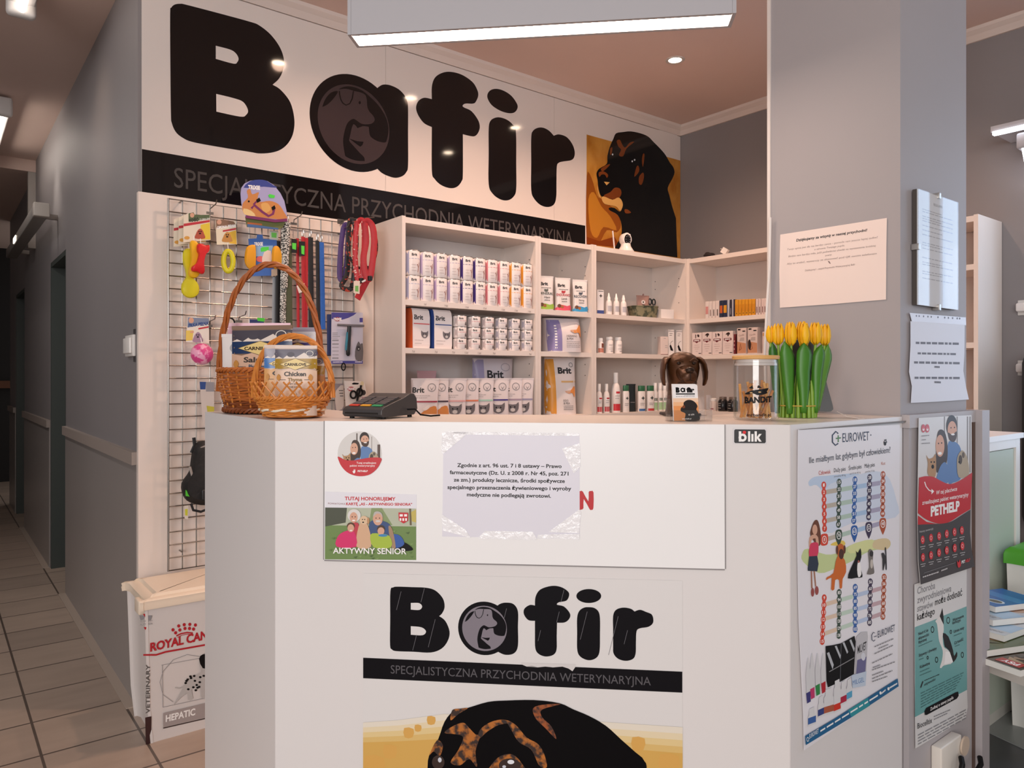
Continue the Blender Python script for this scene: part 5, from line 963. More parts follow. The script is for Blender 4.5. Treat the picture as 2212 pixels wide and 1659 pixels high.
for i, px in enumerate((1315, 1330, 1344.5)):
    bottle('nozzle_bottle', 'white bottle with pointed nozzle, %s of three on the upper shelf' % ('left one', 'middle one', 'right one')[i], (xat(px, Y3-.01), Y3-.01-.004*i, zS1), -.4, [(.0165, 0), (.018, .004), (.018, .066), (.014, .078), (.0095, .083)], WB, ([(.0095, .0832), (.0095, .098), (.0065, .102), (.003, .122), (.001, .124)] if i < 2 else [(.0095, .0832), (.0095, .1), (.007, .104), (.006, .117), (.002, .118)], WH), lambda a: (a.rect(mat('#b9b6bc', .4), -.012, .018, .016, .05),), 'nozzle bottles on the upper shelf')
# woven tray of odds and ends
zU = zS1; cX = xat(1160+972/4.2538, YF+.11); t = thing('small_basket', 'dark green woven basket holding a pink pouch on the upper shelf', 'basket', (cX, YF+.11, zU), -.3)
g = MB(); wv = twotone('#3f4636', '#7d7a60', 30, .45, .55, .7); rr = lambda s, z: [Vector((x*s, y*s, z)) for x, y in smooth([(-.075, -.05), (.075, -.05), (.075, .05), (-.075, .05)], 4)]
g.loft([rr(.86, .001), rr(1, .068), rr(.95, .068), rr(.82, .006)], wv); g.build('body', t, local=True); g = MB(); g.tube([tuple(v) for v in rr(.985, .07)], .004, wv, 8, closed=True); g.build('rim', t, local=True)
def pk(a, w, h): a.ell(mat('#d9d0cc', .5), 0, h*.72, w*.16, h*.1); a.ell(BLK, 0, h*.72, w*.05, h*.04); a.poly(INK, [(-w*.12, h*.6), (w*.12, h*.6), (0, h*.52)])
pouch('zip_pouch', 'pinkish pouch with a printed face standing in the green basket', 'pouch', (cX-.012, YF+.10, zU+.0075), -.35, .085, .125, .02, mat('#a9847a', .5), pk)
t = thing('feather_toy', 'dark pointed feather sticking up from the green basket', 'toy', (cX+.01, YF+.135, zU+.0075)); g = MB(); g.tube([(cX+.01, YF+.135, zU+.008), (cX+.012, YF+.135, zU+.09), (cX+.02, YF+.13, zU+.145)], lambda q: (.005*(1-.8*q), .004*(1-.8*q)), BLK, 8); g.build('feather', t)
t = thing('scissors', 'scissors with black ring handles leaning right of the green basket', 'scissors', (cX+.125, YF+.15, zU)); 
for s_ in (-1, 1):
    g = MB(); c0 = Vector((cX+.128+s_*.02, YF+.15, zU+.112)); g.tube([c0+Vector((.014*math.cos(q*PI/8), .002*s_, .018*math.sin(q*PI/8))) for q in range(16)], .004, mat('#1f2a2c', .4), 8, closed=True); g.tube([c0+Vector((-s_*.004, 0, -.018)), (cX+.128-s_*.004, YF+.15, zU+.045), (cX+.128-s_*.002, YF+.15, zU+.001)], lambda q: .0045-.002*q, mat('#8b8d8f', .3, .8), 8); g.build('blade_with_ring', t)
t = thing('cat_wand', 'thin wire with a small ball tip standing behind the scissors', 'toy', (cX+.09, YF+.2, zU)); g = MB(); g.tube([(cX+.085, YF+.2, zU+.001), (cX+.1, YF+.2, zU+.1), (cX+.105, YF+.2, zU+.155)], .002, mat('#4a4546', .5)); g.build('wire', t); g = MB(); g.ell((cX+.105, YF+.2, zU+.16), (.006, .006, .006), mat('#b08a86', .5)); g.build('tip', t)
box_('small_box', 'small plain white box in front of the scissors', (xat(1160+1120/4.2538, YF+.06)+.035, YF+.04, zU), -.3, .09, .05, .055, WB)
# middle shelf of the third bookcase
cp = lambda r, z0, z1: [(r, z0), (r*1.03, z0+.002), (r*1.03, z1-.002), (r*.9, z1)]
bottle('pill_bottle', 'small orange and white bottle beside the post on the middle shelf', (xat(1297, Y3), Y3, zS2), -.4, [(.017, 0), (.018, .003), (.018, .055), (.013, .065)], WB, (cp(.013, .0652, .085), WH), lambda a: (a.rect(mat('#b5562f', .4), -.02, .004, .025, .028), a.rect(mat('#7a3d2a', .4), .0, .03, .025, .055)))
for i, px in enumerate((1316, 1335)):
    bottle('pill_bottle', 'white pill bottle with white cap, the %s of the identical pair' % ('left', 'right')[i], (xat(px, Y3), Y3, zS2), -.4, [(.021, 0), (.0225, .003), (.0225, .068), (.017, .076)], WB, (cp(.0185, .0762, .094), WH), lambda a: (a.lines(GREY, [(-.01, .05, .016, .05), (-.01, .044, .012, .044), (-.01, .03, .02, .03), (-.01, .022, .02, .022)], .002), a.rect(mat('#8d8890', .4), .0, .01, .024, .014)), 'pill bottles on the middle shelf')
YB = YF+.032
box_('medicine_box', 'low pale box with a brown foot left of the striped tube cartons', (xat(1160+1155/4.2538, YB), YB, zS2), -.35, .05, .04, .108, mat('#e0cfc9', .4), lambda a, w, h: (a.rect(mat('#7a4a44', .4), -w/2, 0, w/2, h*.03), a.lines(GREY, [(-w*.1, h*.9, w*.2, h*.9), (w*.1, h*.5, w*.4, h*.5), (w*.1, h*.4, w*.4, h*.4)], .003)))
for i, px in enumerate((1160+1232/4.2538, 1160+1305/4.2538)):
    box_('tube_carton', 'tall narrow carton with a black dog drawing, %s of the pair' % ('left', 'right')[i], (xat(px, YB)-.012, YB, zS2), -.35, .041, .035, .152, WB, lambda a, w, h: (a.poly(BLK, [(-w*.3, h*.35), (-w*.1, h*.42), (w*.3, h*.2), (w*.3, h*.15), (-w*.1, h*.18)]), a.line(BLK, [(-w*.2, h*.42), (0, h*.52), (w*.3, h*.56)], .002), a.lines(INK, [(-w*.3, h*.85, w*.2, h*.85), (-w*.3, h*.78, w*.1, h*.78)], .003), a.rect(mat('#a9a3a5', .4), -w*.5, h*.93, w*.5, h*.96)), 'tube cartons')
# lowest bay: shampoo bottles; their feet stand on the shelf hidden by the counter
Yq = YF+.05
def sh(i, px, h, r, bandc, lab, capc=WH, z1=None, shoulders=True):
    pr_ = [(r*.93, 0), (r, .004), (r, h*.55), (r*.8, h*.68), (r*.48, h*.74)]
    bottle('shampoo_bottle', lab, (xat(px, Yq), Yq, zS3), -.4, pr_, WB, (cp(r*.5, h*.742, h), capc), lambda a: (a.rect(mat(bandc, .4), -r*.9, h*.05, r*1.0, h*.22), a.lines(GREY, [(-r*.5, h*.42, r*.6, h*.42), (-r*.5, h*.36, r*.4, h*.36)], .003), a.rect(mat(bandc, .4), -r*.3, h*.48, r*.7, h*.53)), 'bottles on the lowest shelf')
sh(0, 1294, .165, .0185, '#c0333a', 'white bottle with red band, leftmost of the lowest shelf row'); sh(1, 1310, .165, .0185, '#b8323a', 'white bottle with red band, second from the bookcase post'); sh(2, 1330, .228, .026, '#c9303a', 'tallest white bottle with red label blocks')
def plusb(px, h, w, capc, lab, base):
    t = thing('lotion_bottle', lab, 'bottle', (xat(px, Yq), Yq-.01, zS3), -.3, 'cross-marked bottles'); ov = lambda s, z: [Vector((w/2*s*math.cos(k*PI/10), w*.3*s*math.sin(k*PI/10), z)) for k in range(20)]
    g = MB(); g.loft([ov(.95, 0), ov(1, .005), ov(1, h*.72), ov(.86, h*.79)], WB); a = Art(g, lambda u, v, o: Vector((u, -w*.3*max(0, 1-(2*u/w)**2)**.5-o, v)), off=.0006, sub=.01); cross(a, mat('#23302b', .4), w*.05, h*.52, w*.2); a.rect(mat(base, .4), -w*.42, .003, w*.42, h*.11); a.lines(GREY, [(-w*.3, h*.32, w*.3, h*.32), (-w*.3, h*.26, w*.2, h*.26)], .003); g.build('body', t, local=True)
    g = MB(); g.loft([ov(.88, h*.792), ov(.9, h*.8), ov(.9, h*.97), ov(.84, h)], GRN if capc == 'g' else capc); g.build('cap', t, local=True)
plusb(1160+805/4.2538, .155, .042, 'g', 'slim cross-marked white bottle with green cap next to the tall bottle', '#dcd6d4')
pouch('dark_pouch', 'black pouch standing between the cross-marked bottles', 'pouch', (xat(1160+862/4.2538, Yq+.03), Yq+.03, zS3), -.3, .062, .155, .03, mat('#1f2526', .4), lambda a, w, h: a.lines(GREY, [(-w*.2, h*.35, w*.3, h*.35)], .004))
plusb(1160+948/4.2538, .152, .05, 'g', 'cross-marked white bottle with green cap and blue base', '#3f6aa0'); plusb(1160+1030/4.2538, .152, .05, 'g', 'cross-marked white bottle with green cap and red base', '#b5383a')
for i, x in enumerate((1083, 1130, 1172)):
    h = .168; r = .0165; bottle('spray_bottle', 'slim white bottle with pale green base, %s of the three beside the bronze dog' % ('first', 'second', 'third')[i], (xat(1160+x/4.2538, Yq), Yq, zS3), -.4, [(r*.93, 0), (r, .004), (r, h*.66), (r*.75, h*.73)], WB, (cp(r*.72, h*.732, h), WH), lambda a: (a.rect(mat('#a5c79a', .4), -r*.9, .006, r, h*.3), a.rect(mat('#6f7a72', .4), -r*.6, h*.36, r*.8, h*.46)), 'slim bottles on the lowest shelf')
# ---------------------------------------------------------------- bookcase on the right wall (goods face -X)
RZ = -PI/2; ZF = (1480, 590, 9.215); XG = XF+.045
def ry(x, X=XG): return yatX(ZF[0]+x/ZF[2], X)
def thin_box(x0, x1, ztop, cols, lab, X=XF+.008):
    """a slim carton seen end on; cols: base, mark, text colours"""
    y0, y1 = ry(x0, X), ry(x1, X); w = abs(y0-y1)*.93; zt = zat(ZF[0]+(x0+x1)/2/ZF[2], ZF[1]+ztop/ZF[2], X=X); h = zt-zS1
    def art(a, w_, h_):
        b, mk, tx = cols
        if mk: a.rect(mat(mk, .4), -w_*.4, h_*.25, w_*.4, h_*.7)
        if tx: a.rect(mat(tx, .5), -w_*.12, h_*.12, w_*.18, h_*.5 if mk is None else h_*.2)
    box_('medicine_box', lab, (X+.03, (y0+y1)/2, zS1), RZ, w, .06, h, mat(cols[0], .4), art, 'slim medicine boxes on the right wall shelf', flap=False)
EN = ['', '']
rows = [(400, 470, 565, ('#e6dad5', '#cf8f8d', None), 'white slim box with a pink mark at the left end of the row'), (472, 530, 560, ('#e6dad5', None, '#7d6a66'), 'white slim box next to the pink-marked one'), (536, 602, 558, ('#e3d6d1', None, '#5f5350'), 'third white slim box from the left end'), (604, 675, 552, ('#e3d6d1', None, '#5f5350'), 'white slim box touching the navy and orange one'), (682, 752, 545, ('#28304a', '#c8612c', None), 'navy slim box with an orange block'), (755, 836, 538, ('#232c4a', '#dc9a2d', None), 'navy slim box with a yellow block'), (838, 880, 532, ('#b9bcc8', None, None), 'pale grey slim box beside the navy ones'), (882, 930, 528, ('#33303f', None, '#8d8a99'), 'dark slim box between two pale ones'), (932, 958, 524, ('#c3c2cc', None, None), 'thinnest pale box in the row'), (960, 988, 520, ('#2b2940', None, None), 'thin black box touching the yellow ones')]
for k, x in enumerate((990, 1057, 1124, 1191, 1258, 1326)): rows.append((x, x+64, 528-3*k, ('#dc9a24', '#d28a1c', '#7a4a24'), 'yellow slim box, %s of six from the left' % ORD[k]))
for k, x in enumerate((1402, 1458, 1514, 1562)): rows.append((x, x+50, 512-3*k, ('#dcc9c5', None, '#6a3a34'), 'white slim box with brown print, %s from the right end' % ('fourth', 'third', 'second', 'last')[k] if k < 3 else 'white slim box with brown print nearest the pillar'))
for r_ in rows: thin_box(*r_)
MAR = '#6d1f27'
def med(a, w, h):
    m = mat(MAR, .4); a.poly(m, [(-w*.36, h*.60), (w*.38, h*.60), (w*.38, h*.70), (-w*.36, h*.70)]); a.poly(m, [(-w*.2, h*.60), (w*.2, h*.60), (0, h*.53)]); a.lines(WH, [(-w*.28, h*.65, w*.28, h*.65)], h*.05)
    a.lines(mat('#b79c98', .5), [(-w*.25, h*.45, w*.25, h*.45), (-w*.3, h*.36, w*.3, h*.36), (-w*.2, h*.27, w*.2, h*.27), (-w*.12, h*.16, w*.12, h*.16)], h*.016); a.rect(INK, w*.2, h*.05, w*.47, h*.08)
def dogicon(k):
    def f(a, w, h):
        med(a, w, h); b = mat('#2f1a18', .5)
        if k: a.poly(b, [(-w*.2, h*.86), (-w*.05, h*.93), (w*.15, h*.95), (w*.25, h*.87), (w*.12, h*.84), (w*.1, h*.78), (0, h*.78), (-w*.02, h*.85)], 2)
        else: a.poly(b, [(-w*.15, h*.95), (-w*.05, h*.9), (-w*.08, h*.75), (-w*.14, h*.75)]); a.poly(b, [(w*.05, h*.9), (w*.18, h*.93), (w*.3, h*.85), (w*.15, h*.8)], 2)
    return f
for k, (x0, x1, zt) in enumerate(((135, 328, 1190), (336, 530, 1175), (534, 734, 1168), (742, 950, 1155))):
    X = XF+.01; y0, y1 = ry(x0, X), ry(x1, X); h = zat(ZF[0]+(x0+x1)/2/ZF[2], ZF[1]+zt/ZF[2], X=X)-zS2
    box_('tablet_box', 'white tablet box with maroon banner, %s of four from the corner' % ORD[k], (X+.03, (y0+y1)/2, zS2), RZ, abs(y1-y0)*.97, .06, h, mat('#e6d6d2', .4), dogicon(k % 2), 'banner tablet boxes')
X = XF+.02; y0, y1 = ry(958, X), ry(1003, X); box_('tablet_box', 'narrow maroon box standing sideways after the four banner boxes', (X+.03, (y0+y1)/2, zS2), RZ, abs(y1-y0)*.95, .06, .115, mat(MAR, .4), lambda a, w, h: [a.ell(mat('#d9a9a6', .5), 0, h*q, w*.28, h*.045, 4) for q in (.25, .45, .65)])
def tall(a, w, h): a.text(mat('#8a6a62', .5), 'Canifis', (-w*.3, h*.68), (w*.3, h*.71), -h*.06); a.poly(mat('#b9aaa6', .5), [(-w*.25, h*.5), (w*.3, h*.5), (w*.3, h*.63), (-w*.1, h*.63)]); a.poly(mat('#c98f6a', .5), [(-w*.48, .004), (w*.48, .004), (w*.48, h*.4), (-w*.48, h*.48)]); a.line(mat('#8a4a2a', .5), [(-w*.25, h*.12), (-w*.1, h*.4), (w*.0, h*.2), (-w*.2, h*.14)], w*.06); a.rect(BLK, -w*.4, h*.92, -w*.1, h*.97); a.rect(BLK, w*.1, h*.86, w*.42, h*.9)
def tall2(a, w, h): tall(a, w, h); a.poly(mat('#2a1a16', .5), [(-w*.45, h*.45), (-w*.3, h*.55), (-w*.15, h*.4), (-w*.2, h*.15), (-w*.4, h*.2)], 2)
for k, (x0, x1, zt) in enumerate(((1030, 1215, 1095), (1242, 1440, 1082))):
    X = XF+.012; y0, y1 = ry(x0, X), ry(x1, X); h = zat(ZF[0]+(x0+x1)/2/ZF[2], ZF[1]+zt/ZF[2], X=X)-zS2
    box_('supplement_box', ('tall pale box with a snake-like brown drawing', 'tall pale box with a dark animal drawing')[k]+' on the right wall shelf', (X+.04, (y0+y1)/2, zS2), RZ, abs(y1-y0)*.97, .08, h, mat('#dccac4', .4), (tall, tall2)[k], 'tall supplement boxes')
X = XF+.012; y0, y1 = ry(1536, X), ry(1640, X); box_('supplement_box', 'pale box half hidden behind the tulips on the right wall shelf', (X+.04, (y0+y1)/2, zS2), RZ, abs(y1-y0), .08, .12, mat('#dccac4', .4), lambda a, w, h: a.rect(mat('#c98f3a', .4), -w*.4, h*.8, -w*.2, h*.95))
# lowest bay, right wall
bottle('supplement_jar', 'small white jar behind the leaflet holder', (XF+.05, yatX(1160+1622/4.2538, XF+.05), zS3), RZ-.3, [(.02, 0), (.021, .003), (.021, .05), (.016, .058)], mat('#cfc2bd', .4), (cp(.017, .0582, .075), WH), lambda a: a.rect(mat('#8a4a50', .4), -.015, .008, .02, .016))
for k, (px, lb) in enumerate(((1160+1709/4.2538, 'black supplement bottle with silver cap left of the glass jar'), (1160+1800/4.2538, 'black supplement bottle partly behind the glass jar'))):
    bottle('supplement_bottle', lb, (XF+.05, yatX(px, XF+.05), zS3), RZ-.2, [(.027, 0), (.029, .004), (.029, .058), (.02, .07)], mat('#17161a', .25), (cp(.021, .0702, .086), mat('#8d7f78', .3, .5)), lambda a: a.lines(mat('#b9b6b3', .5), [(-.012, .045, .012, .047), (-.01, .035, .01, .035), (-.015, .02, .012, .018)], .003), 'black supplement bottles')
# things on top of the bookcases
zT = 2.0205-.004
c = Vector((xat(1353, YF+.05), YF+.055, zT)); t = thing('security_camera', 'white security camera with two aerials on the bookcase top before the dog photo', 'camera', c, -.25)
g = MB(); g.lathe([(.048, 0), (.049, .006), (.04, .018), (.03, .034), (.027, .05)], mat('#e6dfdb', .25), 28); g.build('base', t, local=True)
g = MB(); g.loft([[Vector((.031*s*math.cos(q*PI/12), y, .072+.04*s*math.sin(q*PI/12) if math.sin(q*PI/12) > 0 else .072+.03*s*math.sin(q*PI/12))) for q in range(24)] for y, s in ((-.02, .9), (-.016, 1), (.022, 1), (.03, .8))], mat('#e9e3df', .25)); hd = g.build('head', t, local=True)
g = MB(); g.loft([[Vector((.022*s*math.cos(q*PI/12), y, .072+.03*s*math.sin(q*PI/12))) for q in range(24)] for y, s in ((-.0245, .9), (-.0205, 1))], BLK); fp = g.build('face_plate', hd, local=True)
for k in range(8):
    g = MB(); g.ell((.014*math.cos(k*PI/4), -.0252, .072+.02*math.sin(k*PI/4)), (.002, .001, .002), mat('#b9b9bd', .2), 8, 6); g.build('infrared_led', hd, local=True)
g = MB(); g.ell((0, -.0252, .072), (.008, .003, .008), mat('#0a0a0c', .05), 14, 8); g.build('lens', hd, local=True)
for s_, tp in ((-1, (-.088, .0, .118)), (1, (.052, .035, .115))):
    g = MB(); g.tube([(s_*.03 if s_ > 0 else -.062, .02, .002 if s_ < 0 else .04), tp], .0042, mat('#e6dfdb', .3), 8); g.build('aerial', t, local=True)
p = Vector((XF+.05, yatX(1532, XF+.05), zT)); t = thing('soft_toy', 'small dark rounded object lying on top of the right wall bookcase', 'toy', p); g = MB(); g.ell((p.x, p.y, p.z+.014), (.028, .038, .015), mat('#231b1c', .7, bump=.6, scale=60)); g.ell((p.x, p.y+.012, p.z+.024), (.016, .018, .011), mat('#231b1c', .7, bump=.6, scale=60)); g.build('body', t)
p = Vector((XF+.05, yatX(1566, XF+.05), zT)); t = thing('power_adapter', 'small white cube adapter tilted on top of the right wall bookcase', 'adapter', p, .3)
R_ = Matrix.Rotation(.6, 3, 'X'); g = MB(); g.box((-.016, -.017, -.017), (.016, .017, .017), mat('#e6dfd8', .35), R_); g.v = [(v[0], v[1], v[2]+.0238) for v in g.v]; g.build('body', t, local=True); g = MB(); 
for q in (-.006, .006): g.tube([R_ @ Vector((q, .017, 0))+Vector((0, 0, .0238)), R_ @ Vector((q, .03, 0))+Vector((0, 0, .0238))], .002, TIN); g.build('prong', t, local=True); g = MB()

# pencilled prices on the shelf edges
bk = next(o for o in COL.objects if o.name == 'bookcase')
for z, pts in ((zS1, ((300, 'lzł'), (470, '14zł'), (640, '14zł'), (785, '15zł'), (935, '15zł'), (1040, '13zł'), (1148, '14zł'))), (zS2, ((203, '7zł'), (388, '7zł'), (530, '7zł'), (635, '12zł'), (740, '12zł'), (860, '9zł'), (1155, '9zł')))):
    g = MB(); a = Art(g, lambda u, v, o: Vector((u, YF+.0035-o, v)), off=.0004)
    for x, s_ in pts:
        X = min(xat(840+x/3.77, YF), 2.43); a.textc(mat('#8a7f7b', .6), s_, (X, z-.021), .009)
    g.build('price_writing', bk)['kind'] = 'stuff'
# ================================================================ things on the counter
def ctr(px, py): return onz(px, py, CT+.0005)
# bronze dog bust
c = ctr(1476, 898); c.z = CT+.0005; BZ = mat('#4f301b', .38, .5, noise=.45, scale=25); BZD = mat('#2a1a10', .4, .5)
yaw = math.atan2(c.x, -c.y)*0-.66
t = thing('dog_bust', 'bronze dog head bust behind the leaflet holder', 'sculpture', c, yaw)
g = MB(); g.rbox((-.052, -.03, 0), (.04, .055, .008), BZD, .003)
def rings(sp):   # (z, cx, cy, rx, ry)
    return [[Vector((x+rx*math.cos(q*PI/14), y+ry*math.sin(q*PI/14), z)) for q in range(28)] for z, x, y, rx, ry in sp]
g.loft(rings([(.006, -.004, .018, .04, .034), (.03, -.003, .018, .037, .034), (.06, -.001, .016, .036, .034), (.085, 0, .012, .037, .036), (.105, 0, .008, .041, .042), (.125, 0, .006, .0435, .045), (.142, 0, .008, .042, .044), (.156, 0, .012, .035, .038), (.165, 0, .014, .022, .026), (.168, 0, .015, .006, .008)]), BZ); body = g.build('head_and_neck', t, local=True)
g = MB(); sp = [(.03, .125, .004, .024, .022), (-.015, .122, 0, .028, .027), (-.038, .112, 0, .024, .025), (-.055, .106, 0, .0225, .022), (-.068, .104, 0, .018, .017), (-.074, .105, 0, .008, .008)]
g.loft([[Vector((rx*math.cos(q*PI/12), y, z+rz*math.sin(q*PI/12)*(1.15 if math.sin(q*PI/12) < 0 else .8))) for q in range(24)] for y, z, _, rx, rz in sp], BZ); g.build('muzzle', t, local=True)
g = MB(); g.ell((0, -.071, .119), (.0115, .008, .008), BZD, 16, 10); g.build('nose', t, local=True)
g = MB(); g.tube([(0, -.0755, .112), (0, -.077, .100), (-.0, -.074, .094)], .0012, BZD, 6); g.tube([(-.024, -.045, .086), (-.014, -.066, .091), (0, -.0735, .094), (.014, -.066, .091), (.024, -.045, .086)], .0016, BZD, 6); g.build('mouth_line', t, local=True)
for s_ in (-1, 1):
    g = MB(); g.ell((s_*.0195, -.0335, .1375), (.0058, .0045, .0042), BZD, 12, 8); g.build('eye', t, local=True)
    g = MB(); g.tube([(s_*.009, -.037, .142), (s_*.018, -.0385, .148), (s_*.03, -.031, .144)], lambda q: .003*(1-.5*abs(q-.5)), BZ, 8); g.build('brow', t, local=True)
    g = MB(); ear = [(.036, .012, .155, .012, .014), (.046, .004, .148, .009, .021), (.0525, -.002, .135, .006, .025), (.0555, -.006, .115, .0055, .024), (.0555, -.008, .097, .005, .019), (.053, -.009, .084, .0045, .011), (.051, -.009, .079, .003, .004)]
    g.loft([[Vector((s_*(x+rx*math.cos(q*PI/10)), y+ry*math.sin(q*PI/10), z)) for q in range(20)] for x, y, z, rx, ry in ear], BZ); g.build('ear', t, local=True)
# acrylic leaflet holder with leaflets
ACR = clear('#f4f4f6', .10)
pl, pr_ = ctr(1448, 911), ctr(1539, 910); d = (pr_-pl); w = d.length; yaw2 = math.atan2(d.y, d.x); c = (pl+pr_)/2
t = thing('leaflet_holder', 'clear acrylic leaflet holder in front of the bronze dog', 'holder', c, yaw2)
g = MB(); g.box((-w/2, 0, 0), (w/2, .002, .026), ACR); g.build('front_lip', t, local=True); g = MB(); g.box((-w/2, .0022, 0), (w/2, .033, .002), ACR); g.build('base', t, local=True)
g = MB(); g.box((-w/2+.004, .031, .0022), (w/2-.003, .033, .075), ACR, Matrix.Rotation(-.12, 3, 'X')); g.build('back_plate', t, local=True)
for s_ in (-1, 1): g = MB(); g.box((s_*(w/2-.001)-.001, .0022, .0022), (s_*(w/2-.001)+.001, .03, .06), ACR); g.build('side_plate', t, local=True)
def leaflet(k):
    lc = c+Vector((math.cos(yaw2)*-.002, math.sin(yaw2)*-.002, .0025)); R2 = Matrix.Rotation(-.12, 3, 'X'); y0 = .010+.004*k
    t = thing('leaflet', ('front leaflet with a dog photo standing in the acrylic holder', 'white leaflet standing behind the front one in the holder')[k], 'leaflet', lc, yaw2, 'leaflets in the acrylic holder'); g = MB(); W_, H_ = .061, .0845+.001*k
    S_ = lambda u, v, o: R2 @ Vector((u, y0-o, v)); g.prism([(-W_/2, .0), (W_/2, 0), (W_/2, H_-.003), (W_/2-.004, H_), (-W_/2, H_)], .0008, -.0012, PAPER, lambda u, v, o: S_(u-.006, v, o))
    if k == 0:
        a = Art(g, lambda u, v, o: S_(u-.006, v, o), off=.001, step=.00004); 
        for q, cc in enumerate(('#f0cdb0', '#efb98b', '#e89a5c')): a.rect(mat(cc, .4), -W_/2, 0, W_/2, .052-.009*q)
        a.text(BLK, 'B', (-W_*.38, .066), (-W_*.22, .066), -.010, .09); a.ring(BLK, -W_*.1, .071, .0055, .0055, .003); a.rect(BLK, -W_*.04, .066, -W_*.0, .0755); a.text(BLK, 'fir', (W_*.05, .066), (W_*.37, .066), -.010, .07); a.rect(BLK, -W_*.38, .0605, W_*.38, .063)
        a.lines(GREY, [(-W_*.38, .056, W_*.38, .056), (-W_*.05, .0585, W_*.38, .0585)], .001)
        a.poly(mat('#1d1412', .4), [(-.013, .022), (-.012, .030), (-.006, .034), (-.005, .042), (.004, .0475), (.015, .047), (.024, .041), (.028, .033), (.025, .026), (.03, .016), (.0305, 0), (-.003, 0), (-.002, .016)], 3); a.poly(mat('#7a3d1c', .4), [(-.008, .034), (-.004, .036), (-.002, .030), (-.009, .029)], 2)
        a.textc(WH, '61 679', (.012, .012), .0035, .02); a.textc(WH, 'www.bafir.pl', (0, .003), .003, .02)
    g.build('print', t, local=True)
leaflet(0); leaflet(1)
# glass jar with bamboo lid and treat sticks
c = ctr(1632.5, 907); r = .0515; H = .142
t = thing('glass_jar', 'glass jar with bamboo lid and black cat-mask print on the counter', 'jar', c)
GL = clear('#f6f8f6', .06)
g = MB(); g.lathe([(.0005, .0005), (r-.004, .0005), (r, .005), (r, H-.006), (r-.001, H)], GL, 48, cap=False); g.lathe([(r-.0028, H), (r-.0025, H-.006), (r-.0025, .007), (r-.006, .0035), (.0005, .0035)], GL, 48, cap=False); g.lathe([(r-.001, H), (r-.0028, H)], GL, 48, cap=False); g.build('glass', t, local=True)
BAM = mat('#d9a765', .45, noise=.12, scale=30, wave=(40, 2, 8)); lid = MB(); lid.lathe([(r-.004, H+.0012), (r+.002, H+.002), (r+.003, H+.008), (r+.0015, H+.0105), (.0005, H+.0105)], BAM, 40); lo = lid.build('lid', t, local=True)
g = MB(); g.lathe([(r-.0035, H-.013), (r-.003, H-.012), (r-.0031, H-.008), (r-.006, H-.006), (r-.006, H+.001), (.001, H+.001)], mat('#d9d2ce', .3), 40); g.build('seal_ring', lo, local=True)
g = MB(); a = Art(g, cyl(r), off=.0005, step=.00002, sub=.012); aj = -.985; mk = BLK
def jz(p): return [(r*aj+(x-1000)/2000*.0, 0) for x, y in p]
K6 = .0989/418                          # metres per zoom unit on the jar front
def J(x, y): return (r*aj+(x-985)*K6, (1150-y)*K6*.86)
a.conv = J
a.poly(mk, [(918, 775), (955, 745), (962, 785)]); a.poly(mk, [(998, 775), (1010, 740), (1045, 775)])
a.poly(mk, [(878, 840), (920, 815), (960, 800), (1050, 785), (1110, 775), (1090, 815), (1100, 830), (1050, 850), (1000, 855), (960, 835), (910, 850)], 2); a.ell(mat('#c9a26a', .4), 943, 828, 14, 7, 12); a.ell(mat('#c9a26a', .4), 1022, 820, 14, 7, 12)
a.text(mk, 'BANDiT', (878, 948), (1145, 930), 62, .05); a.text(mk, 'MR', (878, 886), (905, 884), 15, .04); a.text(mk, 'mrbandit.pl', (900, 1098), (1135, 1092), 32, .02); g.build('print', t, local=True)
rj = random.Random(4); ST = ['#d99a4f', '#c9863f', '#e3ab62', '#b87535']
n = 0
for k in range(22):
    a0 = k*2.399; rad = .008+.030*((k*7) % 22)/22; x, y = rad*math.cos(a0), rad*math.sin(a0); ln = .07+.022*rj.random(); lx, ly = rj.uniform(-.75, .75), rj.uniform(-.5, .5)
    q = Vector((lx, ly, 1)).normalized(); base = Vector((x-lx*.02, y-ly*.02, .0062)); top = base+q*ln
    m_ = math.hypot(top.x, top.y); 
    if m_ > r-.012: top.x *= (r-.012)/m_; top.y *= (r-.012)/m_
    o = thing('treat_stick', 'golden brown chew stick among those standing in the glass jar', 'dog treat', c+Vector((base.x, base.y, .0045)), 0, 'chew sticks in the glass jar')
    g = MB(); g.tube([base, (base+top)/2, top], .0037, mat(ST[k % 4], .5, noise=.2, scale=80), 4); g.v = [tuple(Vector(v)-Vector((base.x, base.y, .0045))) for v in g.v]; g.build('stick', o, local=True)
